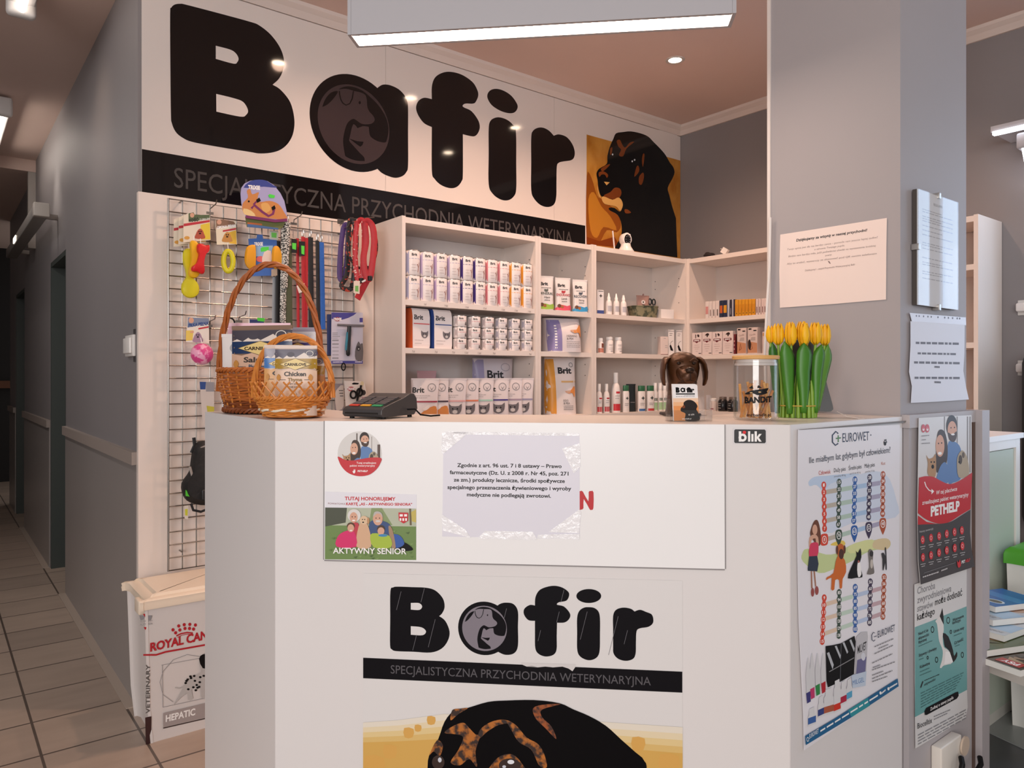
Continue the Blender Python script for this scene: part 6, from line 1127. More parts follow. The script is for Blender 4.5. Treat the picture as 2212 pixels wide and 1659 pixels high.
# tulips
c = ctr(1722, 901); rt = .047
t = thing('tulip_bunch', 'bunch of yellow artificial tulips with green leaves tied near the base', 'flowers', c, -.66)
YEL = mat('#f2b90c', .5, noise=.12, scale=30); YEL2 = mat('#e9a908', .5, noise=.1, scale=30); STM = mat('#7fa62f', .5, noise=.1, scale=20); LEA = mat('#3f7d1c', .42, noise=.25, scale=14, wave=(6, 6, 1)); LEAD = mat('#2f6a1e', .42, noise=.2, scale=14)
K = 1/890*1.0
def tp(x, y, dp): return Vector(((x-1372)*.000258, dp, (1130-y)*.000258))   # zoom-6 layout turned into the bunch's own frame
def tulip(x, y, dp, s=1, lean=0):
    p = tp(x, y, dp); g = MB(); g.tube([(p.x*.7, dp*.6, .004), (p.x*.85, dp*.8, p.z*.5), (p.x, dp, p.z-.02*s)], .0032, STM, 8); g.build('stem', t, local=True)
    g = MB()
    for k in range(6):
        a0 = k*PI/3+dp*40; inn = k % 2; rr_ = (.0108 if inn else .0128)*s; rows = []
        for v, wd_, rad, z in ((0, .25, .25, -.026), (.2, .75, .8, -.018), (.45, 1, 1, -.004), (.7, .9, .93, .010), (.9, .5, .72, .020), (1, .1, .55, .0255)):
            row = []
            for u in (-1, -.5, 0, .5, 1): an = a0+u*.72*wd_; R_ = rr_*rad*(1+.05*(1-u*u)); row.append(Vector((p.x+R_*math.cos(an), p.y+R_*math.sin(an), p.z+z*s*.93)))
            rows.append(row)
        i0 = len(g.v); m = YEL2 if inn else YEL; vs = [q for r_ in rows for q in r_]; fs = [(i*5+j, i*5+j+1, i*5+j+6, i*5+j+5) for i in range(5) for j in range(4)]
        g.add(vs, fs, m, True)
    o = g.build('bloom', t, local=True); sd = o.modifiers.new('thickness', 'SOLIDIFY'); sd.thickness = .0012
for x, y, dp, s in ((1095, 320, -.01, .95), (1155, 320, -.02, 1.15), (1262, 325, -.034, 1.2), (1300, 285, .0, 1.0), (1378, 325, -.04, 1.2), (1440, 290, .012, 1.15), (1505, 315, -.03, 1.2), (1610, 325, -.02, 1.15), (1470, 360, .02, 1.0)): tulip(x, y, dp, s)
def leaf(pts, m, dp, w):
    ps = [tp(x, y, dp) for x, y in pts]; ps = [ps[0].lerp(ps[0], 0)]+[p_ for a_, b_ in zip(ps, ps[1:]) for p_ in (a_.lerp(b_, .33), a_.lerp(b_, .67), b_)]; n = len(ps); g = MB(); vs = []
    for i, p in enumerate(ps):
        s_ = i/(n-1); q = .72*w*(.42+.58*math.sin(PI*min(.5, .62*s_)))*(1 if s_ < .74 else max(.0, 1-((s_-.74)/.26)**2.2))+.0004
        tt = (ps[min(i+1, n-1)]-ps[max(i-1, 0)]).normalized(); nx = Vector((tt.z, 0, -tt.x))
        for u in (-1, -.5, 0, .5, 1): vs.append(p+nx*(q*u)+Vector((0, -.003+.006*u*u, 0)))
    g.add(vs, [(i*5+j, i*5+j+1, i*5+j+6, i*5+j+5) for i in range(n-1) for j in range(4)], m, True); o = g.build('leaf', t, local=True); sd = o.modifiers.new('thickness', 'SOLIDIFY'); sd.thickness = .0012
for pts, m, dp, w in (([(1165, 1090), (1155, 900), (1145, 700), (1128, 520), (1108, 390)], LEAD, -.012, .017), ([(1240, 1090), (1235, 900), (1225, 700), (1215, 540), (1188, 392)], LEA, -.042, .024), ([(1365, 1080), (1368, 880), (1362, 680), (1372, 520), (1365, 405)], LEA, -.048, .026), ([(1590, 1000), (1600, 850), (1620, 700), (1640, 560), (1655, 440)], LEAD, .004, .018), ([(1290, 1000), (1310, 850), (1320, 700), (1330, 560), (1320, 440)], LEAD, .012, .016), ([(1420, 1000), (1425, 850), (1430, 700), (1450, 560), (1450, 440)], LEAD, .018, .016), ([(1500, 1080), (1508, 880), (1515, 680), (1530, 540), (1555, 420)], LEA, -.036, .021), ([(1535, 1060), (1560, 880), (1590, 700), (1620, 560), (1640, 415)], mat('#55882a', .42, noise=.2, scale=14), -.022, .022), ([(1455, 1080), (1462, 880), (1465, 700), (1480, 560), (1495, 425)], LEAD, .006, .018)): leaf(pts, m, dp, w)
for k in range(20):
    an = k*2*PI/20; x, y = (rt-.004)*math.cos(an), (rt-.004)*math.sin(an); h = (.095 if k % 3 else .07)+.012*math.sin(k*5)
    g = MB(); g.tube([(x, y, 0), (x*.95, y*.95, h*.7), (x*.9, y*.9, h)], lambda q: .0046*(1-.0*q) if q < .85 else .002, STM, 8); g.build('cut_stem', t, local=True)
g = MB(); g.tube([((rt+.0015)*math.cos(q*PI/20), (rt+.0015)*math.sin(q*PI/20), .03) for q in range(40)], .0016, mat('#c9a54a', .6, noise=.3, scale=200), 6, closed=True); g.build('raffia_band', t, local=True)
g = MB(); g.lathe([(.0005, .0), (rt-.009, .0), (rt-.009, .028), (.0005, .028)], mat('#5d7d24', .6), 24); g.build('core', t, local=True)
# black tablet stand leaning against the pillar
p0, p1 = ctr(1762, 896), ctr(1799, 896); t = thing('black_plaque', 'black rounded plaque with a white curve leaning behind the tulips', 'plaque', (p0+p1)/2)
PQ = Plane((-.786, -.618), (p1.x, p1.y)); ZQ = (1400, 640, 4.2538); lean_ = lambda u, v, o: PQ.at(u, v, o-.10*(v-CT))
pts = smooth([PQ.uv(*p) for p in zpx(ZQ, [(1535, 1085, 1), (1660, 1088), (1690, 1075), (1698, 1040), (1650, 850), (1612, 690), (1540, 470), (1500, 420), (1420, 420), (1300, 440), (1270, 470), (1320, 700), (1420, 1085, 1)])], 4); zmin = min(v for u, v in pts)
pts = [(u, v-zmin+CT+.001) for u, v in pts]; g = MB(); g.prism(pts, .004, -.004, mat('#161618', .35), lean_); g.build('board', t)
g = MB(); a = Art(g, lean_, lambda x, y: (lambda q: (q[0], q[1]-zmin+CT+.001))(PQ.uv(ZQ[0]+x/ZQ[2], ZQ[1]+y/ZQ[2])), off=.0045); a.line(WH, [(1612, 730), (1620, 780), (1612, 830), (1590, 858), (1575, 865)], 22); a.line(WH, [(1425, 420), (1432, 470), (1455, 530)], 14); a.ell(mat('#8d8d8d', .3), 1590, 900, 5, 5, 10); g.build('white_curve', t)
# white cable hanging beside the pillar
g = MB(); PXC = Plane((-1, 0), (1.962, 0)); g.tube([PXC.px(1664, 470), PXC.px(1662, 580), PXC.px(1657, 660), PXC.px(1652, 760), PXC.px(1654, 850), PXC.px(1660, 890)], .0042, mat('#e6dfdb', .35), 8); p = PXC.px(1660, 890)
tag(g.build('cable', origin=(p.x, p.y, p.z)), 'white cable hanging down the back edge of the pillar', 'cable')
# payment terminal
p0, p1 = ctr(741, 903), ctr(826, 906); d = p1-p0; yw = math.atan2(d.y, d.x)
t = thing('card_terminal', 'dark grey card payment terminal with coloured keys on the counter', 'card terminal', p0, yw); TG = mat('#3a3a3d', .42); W_ = d.length
prof = [(0, .008), (-.004, .018), (.004, .026), (.03, .032), (.06, .038), (.085, .0395)]
def trm(x): return [Vector((x, y, z)) for y, z in ((.004, .004), (-.003, .01), (-.002, .022), (.008, .0285), (.05, .0405), (.085, .0495), (.112, .060), (.128, .060), (.140, .048), (.144, .020), (.13, .006))]
g = MB(); g.loft([trm(x) for x in (0, .004)]+[trm(W_-.004), trm(W_)], TG, smooth=False); g.build('body', t, local=True, bevel=.002)
tp_ = lambda u, v, o: Vector((u, .008+v, .0290+v*.285+o)); g = MB(); a = Art(g, tp_, off=.0004); a.rect(mat('#232326', .3), .006, .012, W_-.006, .076); g.build('key_field', t, local=True)
def key(u, v, w, h, m, nm): g = MB(); g.prism([(u, v), (u+w, v), (u+w, v+h), (u, v+h)], .0006, .0026, m, tp_); g.build(nm, t, local=True)
kw = (W_-.016)/3
for i, cc in enumerate(('#d0402c', '#e0a02a', '#2f9a63')): key(.008+i*kw+.002, .003, kw-.006, .008, mat(cc, .4), 'colour_key')
for r_ in range(4):
    for i in range(3): key(.010+i*kw, .018+r_*.0145, kw-.006, .0105, mat('#4a4a4e', .4), 'key')
g = MB(); g.box((.01, -.0042, .0115), (W_-.012, -.0025, .0155), mat('#111113', .4)); g.build('card_slot', t, local=True)
for x, y in ((.012, .02), (W_-.012, .02), (.012, .125), (W_-.012, .125)): g = MB(); g.lathe([(.006, 0), (.006, .0055)], BLK, 12, (x, y)); g.build('foot', t, local=True)
g = MB(); g.tube([(W_-.004, .10, .02), (W_+.02, .105, .021), (W_+.04, .10, .008), (W_+.05, .13, .0035), (W_+.05, .17, .0035)], .0022, mat('#18181a', .8, spec=.1), 8); g.build('cable', t, local=True)
# ---------------------------------------------------------------- wicker baskets
WK = mat('#b0632a', .5, noise=.35, scale=60); WKD = mat('#7d3f18', .55, noise=.35, scale=60); WKL = mat('#cf8238', .45, noise=.3, scale=60); WKW = mat('#e9dcc6', .5)
def weave(g, rfun, z0, z1, rows, stakes, m, th, ph=0, sq=(1, 1)):
    n = stakes*4
    for k in range(rows):
        z = z0+(z1-z0)*(k+.5)/rows; r_ = rfun(z)
        g.tube([(sq[0]*(r_+th*.7*math.cos(stakes/2*2*PI*q/n+PI*(k+ph)))*math.cos(2*PI*q/n), sq[1]*(r_+th*.7*math.cos(stakes/2*2*PI*q/n+PI*(k+ph)))*math.sin(2*PI*q/n), z+th*.25*math.sin(7*q+k)) for q in range(n)], th*.62, m, 5, closed=True)
def braid(g, r_, z, m, th, sq=(1, 1), tw=18, strands=3):
    for s_ in range(strands):
        g.tube([(sq[0]*(r_+th*math.cos(tw*q*2*PI/96+s_*2*PI/strands))*math.cos(q*2*PI/96), sq[1]*(r_+th*math.cos(tw*q*2*PI/96+s_*2*PI/strands))*math.sin(q*2*PI/96), z+th*math.sin(tw*q*2*PI/96+s_*2*PI/strands)) for q in range(96)], th*.75, m, 5, closed=True)
def handle(g, a0, hw, z0, zt_, m, th, strands=3, tw=5, dirv=(1, 0)):
    N = 60
    for s_ in range(strands):
        P = []
        for q in range(N+1):
            t_ = q/N; an = PI*t_; x = -hw*math.cos(an)*(1 if True else 0); z = z0+(zt_-z0)*math.sin(an)**.8 if 0 < t_ < 1 else z0
            ph = tw*2*PI*t_+s_*2*PI/strands; nrm = (-math.cos(an), math.sin(an)); P.append((dirv[0]*(x+nrm[0]*th*math.cos(ph))-dirv[1]*th*math.sin(ph), dirv[1]*(x+nrm[0]*th*math.cos(ph))+dirv[0]*th*math.sin(ph), z+nrm[1]*th*math.cos(ph)))
        g.tube(P, th*.85, m, 6)
c1 = Vector((*[2.13*v for v in (FW[0]-.3256*RT[0], FW[1]-.3256*RT[1])], CT+.0005)); hd = (RT[0], RT[1])
t = thing('wicker_basket', 'larger dark wicker basket with a tall hooped handle at the back', 'basket', c1, -YAW)
rb = lambda z: .118+.022*min(1, z/.10)
g = MB(); weave(g, rb, .006, .036, 5, 26, WKD, .0052); g.build('lower_weave', t, local=True); g = MB(); weave(g, rb, .036, .112, 11, 26, WK, .0056); g.build('side_weave', t, local=True)
g = MB()
for k in range(26): an = 2*PI*k/26; g.tube([(rb(z)*math.cos(an), rb(z)*math.sin(an), z) for z in (.004, .03, .06, .09, .118)], .0026, WKL, 6)
g.build('stakes', t, local=True)['kind'] = 'stuff'
g = MB(); braid(g, .140, .120, WK, .0052); g.build('rim', t, local=True); g = MB(); braid(g, .124, .010, WKD, .0055); g.build('foot_rim', t, local=True)
g = MB(); g.lathe([(.0005, .004), (.117, .004), (.117, .009), (.0005, .009)], WKD, 32); g.build('bottom', t, local=True)
g = MB(); handle(g, 0, .148, .06, .425, mat('#a5581f', .5, noise=.35, scale=60), .0055, 3, 5); g.build('handle', t, local=True)
c2 = Vector((*[1.87*v for v in (FW[0]-.2956*RT[0], FW[1]-.2956*RT[1])], CT+.0005))
t = thing('wicker_basket', 'smaller orange wicker basket with an open lattice side in front', 'basket', c2, -YAW)
rs_ = lambda z: .066+.022*min(1, z/.045)
g = MB(); weave(g, rs_, .004, .046, 9, 22, WKL, .0044); g.build('side_weave', t, local=True)
g = MB(); g.tube([((rs_(.02)+.003+.002*math.cos(11*2*PI*q/88))*math.cos(2*PI*q/88), (rs_(.02)+.003+.002*math.cos(11*2*PI*q/88))*math.sin(2*PI*q/88), .0205+.0015*math.sin(11*2*PI*q/88)) for q in range(88)], .0032, WKW, 6, closed=True); g.build('white_strand', t, local=True)['label'] = 'white woven strand'
g = MB(); braid(g, .089, .049, WKL, .004); g.build('waist_braid', t, local=True)
g = MB(); NL = 22
for k in range(NL):
    for s_ in (-1, 1): a0 = 2*PI*k/NL; g.tube([((.09+.012*q)*math.cos(a0+s_*q*.36), (.09+.012*q)*math.sin(a0+s_*q*.36), .048+.042*q) for q in (0, .33, .66, 1)], .0023, WKL, 5)
g.build('lattice', t, local=True)['kind'] = 'stuff'
g = MB(); g.lathe([(.0005, .002), (.064, .002), (.064, .006), (.0005, .006)], WK, 28); g.build('bottom', t, local=True)
g = MB(); handle(g, 0, .099, .05, .205, WKL, .0045, 4, 3); g.build('handle', t, local=True)
# treat bags standing in the baskets
def carn(main, top, word, sub_, body, c3):
    def f(a, w, h):
        c0 = a.conv; a.conv = lambda x, y: (x, max(.002, h-(h-y)*.76))
        a.rect(mat(top, .3), -w*.5, h*.80, w*.5, h*.985); a.rect(mat(main, .3), -w*.5, h*.60, w*.5, h*.80)
        a.poly(mat('#e6d9cf', .4), [(-w*.5, h*.80), (-w*.4, h*.84), (-w*.3, h*.80), (-w*.15, h*.9), (0, h*.82), (w*.2, h*.92), (w*.32, h*.83), (w*.5, h*.86), (w*.5, h*.8)])
        a.ell(mat('#4a4550', .4), -w*.12, h*.88, w*.09, h*.05, 14); a.ring(mat('#e6dfd6', .4), w*.33, h*.9, w*.09, w*.09, w*.015)
        a.poly(mat(body, .4), [(-w*.5, h*.02), (w*.5, h*.02), (w*.5, h*.56), (w*.3, h*.60), (w*.1, h*.56), (-w*.1, h*.62), (-w*.3, h*.57), (-w*.5, h*.6)])
        dm = [(-w*.36, h*.69), (0, h*.80), (w*.36, h*.69), (0, h*.58)]; a.poly(mat('#5a4020', .4), [(x*1.06, h*.69+(y-h*.69)*1.08) for x, y in dm]); a.poly(mat('#e9cf8a', .4), dm)
        a.text(mat('#3a2412', .5), 'CARNILOVE', (-w*.26, h*.66), (w*.26, h*.66), -h*.05, .04)
        a.text(mat('#3a3330', .5), word, (-w*.26, h*.46), (w*.26, h*.46), -h*.08, .03); a.text(mat(c3, .5), sub_, (-w*.17, h*.36), (w*.17, h*.36), -h*.06, .03); a.lines(mat('#5f5552', .5), [(-w*.38, h*.385, -w*.22, h*.385), (w*.22, h*.385, w*.38, h*.385)], h*.012)
        a.text(mat('#5f5552', .5), 'SOFT SNACK', (-w*.17, h*.29), (w*.17, h*.29), -h*.03); a.text(mat('#5f5552', .5), 'FOR DOGS', (-w*.14, h*.23), (w*.14, h*.23), -h*.03)
        for x in (-.4, .36): a.poly(mat('#c98f4a', .4), [(w*x, h*.5), (w*x+w*.06, h*.44), (w*x+w*.02, h*.36), (w*x-w*.05, h*.42)], 2)
        a.ell(mat('#d99a5a', .4), w*.25, h*.15, w*.16, h*.07, 16); a.poly(mat('#e6b98f', .4), [(-w*.3, h*.08), (-w*.1, h*.2), (w*.05, h*.1), (-w*.1, h*.04)], 2)
    return f
def fpt(px, dist, z=CT+.0005): r_ = ray(px); return Vector((r_[0]*dist, r_[1]*dist, z))
b1 = fpt(566, 2.07, CT+.0105); pouch('treat_bag', 'blue salmon treat bag standing in the larger wicker basket', 'treat bag', b1, -YAW-.25, .19, .225, .028, mat('#8a6f5d', .3), carn('#23395f', '#4a4550', 'Salmon', 'Blueberries', '#d9b39a', '#33506e'), 'treat bags')
b2 = fpt(645, 2.15, CT+.0105); pouch('treat_bag', 'purple treat bag at the right of the larger wicker basket', 'treat bag', b2, -YAW-.05, .125, .225, .022, mat('#8d7f92', .3), carn('#4b3f86', '#c9c3c9', 'Duck', 'Rosemary', '#b9a2ae', '#33506e'), 'treat bags')
b3 = fpt(560, 2.19, CT+.0105); 
def pinkart(a, w, h): a.rect(mat('#6a5a95', .4), -w*.5, h*.5, w*.5, h*.86); a.rect(mat('#e9bccb', .35), -w*.5, h*.86, w*.5, h*.99); a.lines(INK, [(-w*.42, h*.9, -w*.3, h*.9)], .003)
pouch('treat_bag', 'pink-topped bag behind the blue salmon treat bag', 'treat bag', b3, -YAW, .185, .24, .02, mat('#e6b9c8', .3), pinkart, 'treat bags')
b4 = fpt(505, 2.115, CT+.0105)
def whiteart(a, w, h): a.ell(mat('#b9b6b9', .25, .6), w*.12, h*.85, w*.25, h*.07, 18); a.lines(GREY, [(0, h*.55, w*.35, h*.55)], h*.02)
pouch('treat_bag', 'plain white pouch with silver emblem at the left of the larger basket', 'treat bag', b4, -YAW-.12, .072, .205, .018, mat('#e6dfdd', .3), whiteart, 'treat bags')
d1 = fpt(640, 1.825, CT+.0075); pouch('treat_bag', 'chicken and thyme treat bag in the smaller wicker basket', 'treat bag', d1, -YAW+.05, .102, .165, .026, mat('#cbb2a2', .3), carn('#a9852a', '#5f5a68', 'Chicken', 'Thyme', '#e3c4ac', '#8a6a2a'), 'treat bags')
d2 = fpt(609, 1.87, CT+.0075); pouch('treat_bag', 'light blue treat bag behind the chicken one in the smaller basket', 'treat bag', d2, -YAW+.2, .085, .168, .02, mat('#cbb2a2', .3), carn('#3f74b5', '#8f8a98', 'Cod', 'Mint', '#dba66a', '#8a6a2a'), 'treat bags')
d3 = fpt(668, 1.885, CT+.0075); pouch('treat_bag', 'ochre treat bag behind the chicken one at the right of the smaller basket', 'treat bag', d3, -YAW-.2, .085, .145, .02, mat('#c9a184', .3), carn('#b5882a', '#7d7480', 'Turkey', 'Sage', '#cf8f55', '#8a6a2a'), 'treat bags')
# ---------------------------------------------------------------- food container on the floor
YBn = 2.836; x0 = .612; zt_ = .47
t = thing('food_container', 'white lidded dog food container on the floor left of the counter', 'container', (x0+.2, YBn+.14, 0))
def rr(dx, z, e=0): return [Vector((x0+.2+(x*(.2-dx)), YBn+.145+y*(.145-dx*.7), z)) for x, y in smooth([(-1, -.86), (-.95, -1), (.95, -1), (1, -.86), (1, .86), (.95, 1), (-.95, 1), (-1, .86)], 3)]
PBIN = Plane((0, -1), (0, YBn)); ztop = PBIN.uv(330, 1312)[1]
CWH = mat('#d9d2cf', .4); CCR = mat('#e9d8c4', .38)
g = MB(); g.loft([rr(.022, 0), rr(.012, .12), rr(.002, ztop)], CWH); g.build('body', t)
g = MB(); g.loft([rr(-.012, ztop-.004), rr(-.014, ztop+.012), rr(-.012, ztop+.016), rr(-.014, ztop+.026), rr(-.004, ztop+.032), rr(.02, ztop+.033), rr(.028, ztop+.042), rr(.05, ztop+.044)], CCR); g.build('lid', t)
g = MB(); g.rbox((x0-.032, YBn+.03, ztop-.03), (x0-.006, YBn+.10, ztop+.02), CCR, .006); g.build('latch', t)
ZL = (0, 1100, 2.967); Pb = Plane((0, -1), (0, YBn)); g = MB(); kz = .02/ztop
def SB(u, v, o): return Vector((u, YBn-.0002+(.022*.7)*max(0, 1-v/.12)*.6+(.012-.012*min(1, v/ztop))*.7-o-.0006, v))
a = Art(g, SB, zf(Pb, ZL), off=.001, step=.00005, sub=.05); RC_ = mat('#b5202c', .4)
a.poly(GREY, [(892, 680), (976, 680), (965, 712), (935, 705), (928, 690), (920, 706), (900, 712)]); a.poly(RC_, [(915, 670), (940, 670), (928, 690)]); a.text(GREY, 'NUTRITION', (898, 745), (976, 738), 12); a.text(GREY, 'VETERINARY', (896, 724), (978, 718), 10); a.poly(RC_, [(920, 755), (942, 755), (931, 775)])
for x, y in ((1108, 773), (1145, 748), (1180, 740), (1216, 738), (1252, 742), (1125, 792), (1152, 774), (1185, 764), (1214, 764), (1240, 768)): a.ell(RC_, x, y, 10, 11, 12)
a.line(RC_, [(1130, 812), (1160, 797), (1200, 790), (1235, 794)], 9); a.line(RC_, [(1137, 822), (1165, 807), (1200, 801), (1230, 803)], 4)
a.text(RC_, 'ROYAL CANIN', (962, 912), (1395, 815), 52, .035); a.line(RC_, [(918, 934), (1000, 934), (1060, 915), (1400, 855)], 11)
a.line(GREY, [(1035, 1000), (1400, 935)], 3); a.line(GREY, [(1040, 1000), (1045, 1272)], 3); a.line(GREY, [(1045, 1272), (1400, 1195)], 3); a.line(GREY, [(1280, 945), (1200, 932), (1110, 965), (1045, 1040), (1025, 1110), (1045, 1190), (1110, 1238)], 3)
a.poly(mat('#b9b5b3', .4), [(1150, 1190), (1190, 1120), (1260, 1060), (1290, 1040), (1275, 980), (1300, 930), (1345, 930), (1345, 1180), (1310, 1215), (1290, 1200), (1280, 1130), (1230, 1160), (1240, 1215), (1205, 1225), (1200, 1180), (1140, 1230), (1110, 1262)], 2); a.poly(BLK, [(1276, 960), (1300, 930), (1345, 935), (1345, 1010), (1300, 1020)], 2); a.line(mat('#b9b5b3', .4), [(1185, 1130), (1150, 1150), (1122, 1145)], 8)
rk = random.Random(9)
for k in range(16): x, y = rk.uniform(1190, 1320), rk.uniform(1060, 1170); a.ell(BLK, x, y, 9, 7, 8)
a.poly(mat('#a59a98', .4), [(1047, 1310), (1400, 1225), (1400, 1325), (1050, 1405)]); a.line(mat('#3d2f2d', .4), [(1050, 1410), (1400, 1330)], 7); a.text(WH, 'HEPATIC', (1065, 1368), (1255, 1322), 42, .03)
def vert(s_, x0_, y0_, y1_, w_):
    vs, fs, w = text2d(s_, .02); out = []
    for x, y in vs: u, v = zf(Pb, ZL)(x0_-y/CAP*w_, y0_+(y1_-y0_)*x/w); out.append(SB(u, v, a.off))
    g.add(out, fs, mat('#5a5654', .5))
vert('VETERINARY', 960, 1312, 995, 24); a.poly(mat('#3a2222', .4), [(932, 1338), (972, 1330), (978, 1518), (940, 1520)]); g.build('print', t)
# ================================================================ goods hanging on the wire grid
PG = P_GRID; ZG2 = (340, 380, 4.2538); YG0 = 3.135
zg = lambda x, y: PG.uv(ZG2[0]+x/ZG2[2], ZG2[1]+y/ZG2[2])
def flat(off): return Plane((0, -1), (0, YG0-off))
def hook(p, label, ln=.09):
    t = thing('wire_hook', label, 'hook', p, 0, 'wire hooks on the grid'); g = MB(); x, y, z = p; g.tube([(x, y+.006, z-.02), (x, y, z), (x, y-ln*.85, z+.006), (x, y-ln, z+.02)], .0022, WIRE, 6); g.build('wire', t); g = MB(); g.box((x-.014, y+.0015, z-.022), (x+.014, y+.0045, z-.012), WIRE); g.build('clip', t)
def card(off, pts, base, name, label, cat, fn=None, group=None, t_=.0016, thick=None):
    P = flat(off); mb = MB(); o = [P.uv(*p) for p in zpx(ZG2, pts)]; mb.prism(o, t_, 0, mat(base, .4), P.at); a = Art(mb, P.at, lambda x, y: P.uv(ZG2[0]+x/ZG2[2], ZG2[1]+y/ZG2[2]), off=t_+.0003, step=.00008)
    if fn: fn(a)
    th = thing(name, label, cat, P.at((o[0][0]+o[1][0])/2, min(v for u, v in o)), 0, group); mb.build('card', th); return th, P
def dogp(a, x, y, s, c): a.poly(mat(c, .5), [(x-s, y+s), (x-s*.8, y), (x-s*.5, y-s*.6), (x, y-s), (x+s*.5, y-s*.7), (x+s*.8, y), (x+s, y+s)], 3); a.ell(BLK, x-s*.2, y-s*.4, s*.12, s*.16, 8); a.ell(BLK, x+s*.2, y-s*.4, s*.12, s*.16, 8); a.ell(BLK, x, y, s*.25, s*.15, 10)
def kosc(a):
    a.poly(mat('#5a6a4a', .5), [(285, 345), (330, 335), (345, 360), (480, 358), (480, 400), (285, 420)]); a.ell(mat('#d9a58a', .5), 318, 362, 20, 22, 14); a.poly(mat('#c23440', .5), [(240, 440), (480, 405), (480, 425), (240, 465)]); a.text(INK, 'KOŚĆ', (290, 425), (375, 415), 26, .04); a.text(WH, 'Z GRILLEM', (385, 412), (478, 402), 16, .02)
    a.poly(mat('#e6c93f', .5), [(395, 450), (480, 430), (485, 585), (400, 585)]); dogp(a, 390, 530, 45, '#b5553f'); a.ell(mat('#d9a04a', .5), 270, 570, 25, 16)
for k, (dx, dy, nm) in enumerate(((-90, 40, 'rearmost'), (-45, 20, 'middle'), (0, 0, 'front'))):
    th, P = card(.012+.014*k, [(240+dx, 365+dy), (285+dx, 340+dy), (345+dx, 345+dy), (350+dx, 365+dy), (482+dx, 358+dy), (488+dx, 590+dy), (237+dx, 612+dy)], '#e9ddc9', 'toy_card', '%s of the three bone toy cards at the top left of the grid' % nm, 'pet toy', (lambda a, dx=dx, dy=dy: (setattr(a, 'conv', (lambda c0: (lambda x, y: c0(x+dx, y+dy)))(a.conv)), kosc(a))), 'bone toys on cards')
    CB = ['#e0d11e', '#efb516', '#d9161c'][k]; m = mat(CB, .45)
    SH = [[(235, 690), (290, 670), (330, 720), (300, 830), (290, 900), (330, 960), (372, 1010), (375, 1080), (330, 1120), (270, 1120), (222, 1080), (218, 1000), (260, 930), (250, 850), (230, 780)], [(295, 610), (330, 595), (365, 620), (370, 690), (360, 760), (355, 840), (380, 900), (350, 940), (300, 935), (280, 890), (300, 800), (300, 700)], [(362, 632), (400, 625), (440, 640), (472, 640), (470, 690), (440, 720), (420, 800), (425, 890), (395, 905), (360, 885), (315, 880), (308, 845), (350, 810), (375, 720), (360, 680)]][k]
    P2 = flat(.02+.029*k); o = smooth([P2.uv(*p) for p in zpx(ZG2, SH)], 3); g = MB(); cu, cv = sum(p[0] for p in o)/len(o), sum(p[1] for p in o)/len(o)
    rg = [[P2.at(cu+(u-cu)*s_, cv+(v-cv)*s_, of) for u, v in o] for s_, of in ((.86, -.006), (.97, .0), (1, .008), (.96, .016), (.82, .021))]; g.loft(rg, m); b = g.build('bone', th); b['label'] = ['big yellow bone', 'orange ridged bone', 'red bone'][k]
    g = MB(); g.tube([P2.at(cu, max(v for u, v in o)-.004, .008), P2.at(cu, max(v for u, v in o)+.02, .003)], .0014, WH, 6); g.build('tie', th)
def opona(a): a.poly(mat('#8a6a55', .5), [(535, 405), (600, 400), (700, 420), (720, 450), (540, 480)]); a.ell(mat('#d9a58a', .5), 567, 425, 22, 22, 14); a.text(WH, 'OPONA PEŁNA', (545, 490), (722, 468), 24, .05); a.poly(mat('#c23440', .5), [(600, 500), (722, 478), (722, 495), (600, 515)]); a.poly(mat('#e6b93f', .5), [(650, 520), (722, 500), (726, 628), (660, 620)]); dogp(a, 640, 560, 45, '#c98f4a')
th, P = card(.03, [(532, 408), (575, 398), (610, 410), (720, 418), (732, 630), (545, 632)], '#eadfc6', 'toy_card', 'ring toy card with a yellow ring right of the bones', 'pet toy', opona); c_ = P.uv(*zpx(ZG2, [(643, 787)])[0]); g = MB(); g.tube([P.at(c_[0]+.017*math.cos(q*PI/16), c_[1]+.041*math.sin(q*PI/16), .012+.006*math.cos(q*PI/16)) for q in range(32)], .0105, mat('#d9d01e', .45), 10, closed=True); g.build('ring', th); g = MB(); g.tube([P.at(c_[0], c_[1]+.045, .012), P.at(c_[0], c_[1]+.075, .003)], .0014, WH, 6); g.build('tie', th)
def pilka(a): a.poly(mat('#7d8aa5', .5), [(280, 1300), (470, 1310), (475, 1350), (275, 1395)]); a.ell(mat('#d9a58a', .5), 310, 1328, 24, 26, 14); a.text(mat('#2f4a86', .5), 'PIŁKA PEŁNA', (285, 1388), (470, 1368), 28, .05); a.poly(mat('#c23440', .5), [(375, 1398), (470, 1380), (470, 1395), (375, 1412)]); a.poly(mat('#e6c95f', .5), [(262, 1420), (330, 1420), (320, 1510), (260, 1515)]); dogp(a, 370, 1480, 45, '#a58aa0'); a.poly(mat('#e0a58a', .5), [(300, 1430), (330, 1425), (335, 1440), (300, 1445)])
th, P = card(.03, [(278, 1300), (330, 1293), (470, 1315), (475, 1540), (262, 1525)], '#eae2d6', 'toy_card', 'ball toy card with a pink marbled ball low on the grid', 'pet toy', pilka); c_ = P.at(*P.uv(*zpx(ZG2, [(390, 1638)])[0]), .03); g = MB(); g.ell(c_, (.0425,)*3, twotone('#d8448c', '#f0a9c8', 38, .46, .54, .4), 28, 18); g.build('ball', th); g = MB(); g.tube([c_+Vector((0, 0, .042)), c_+Vector((0, .02, .065))], .0014, WH, 6); g.build('tie', th)
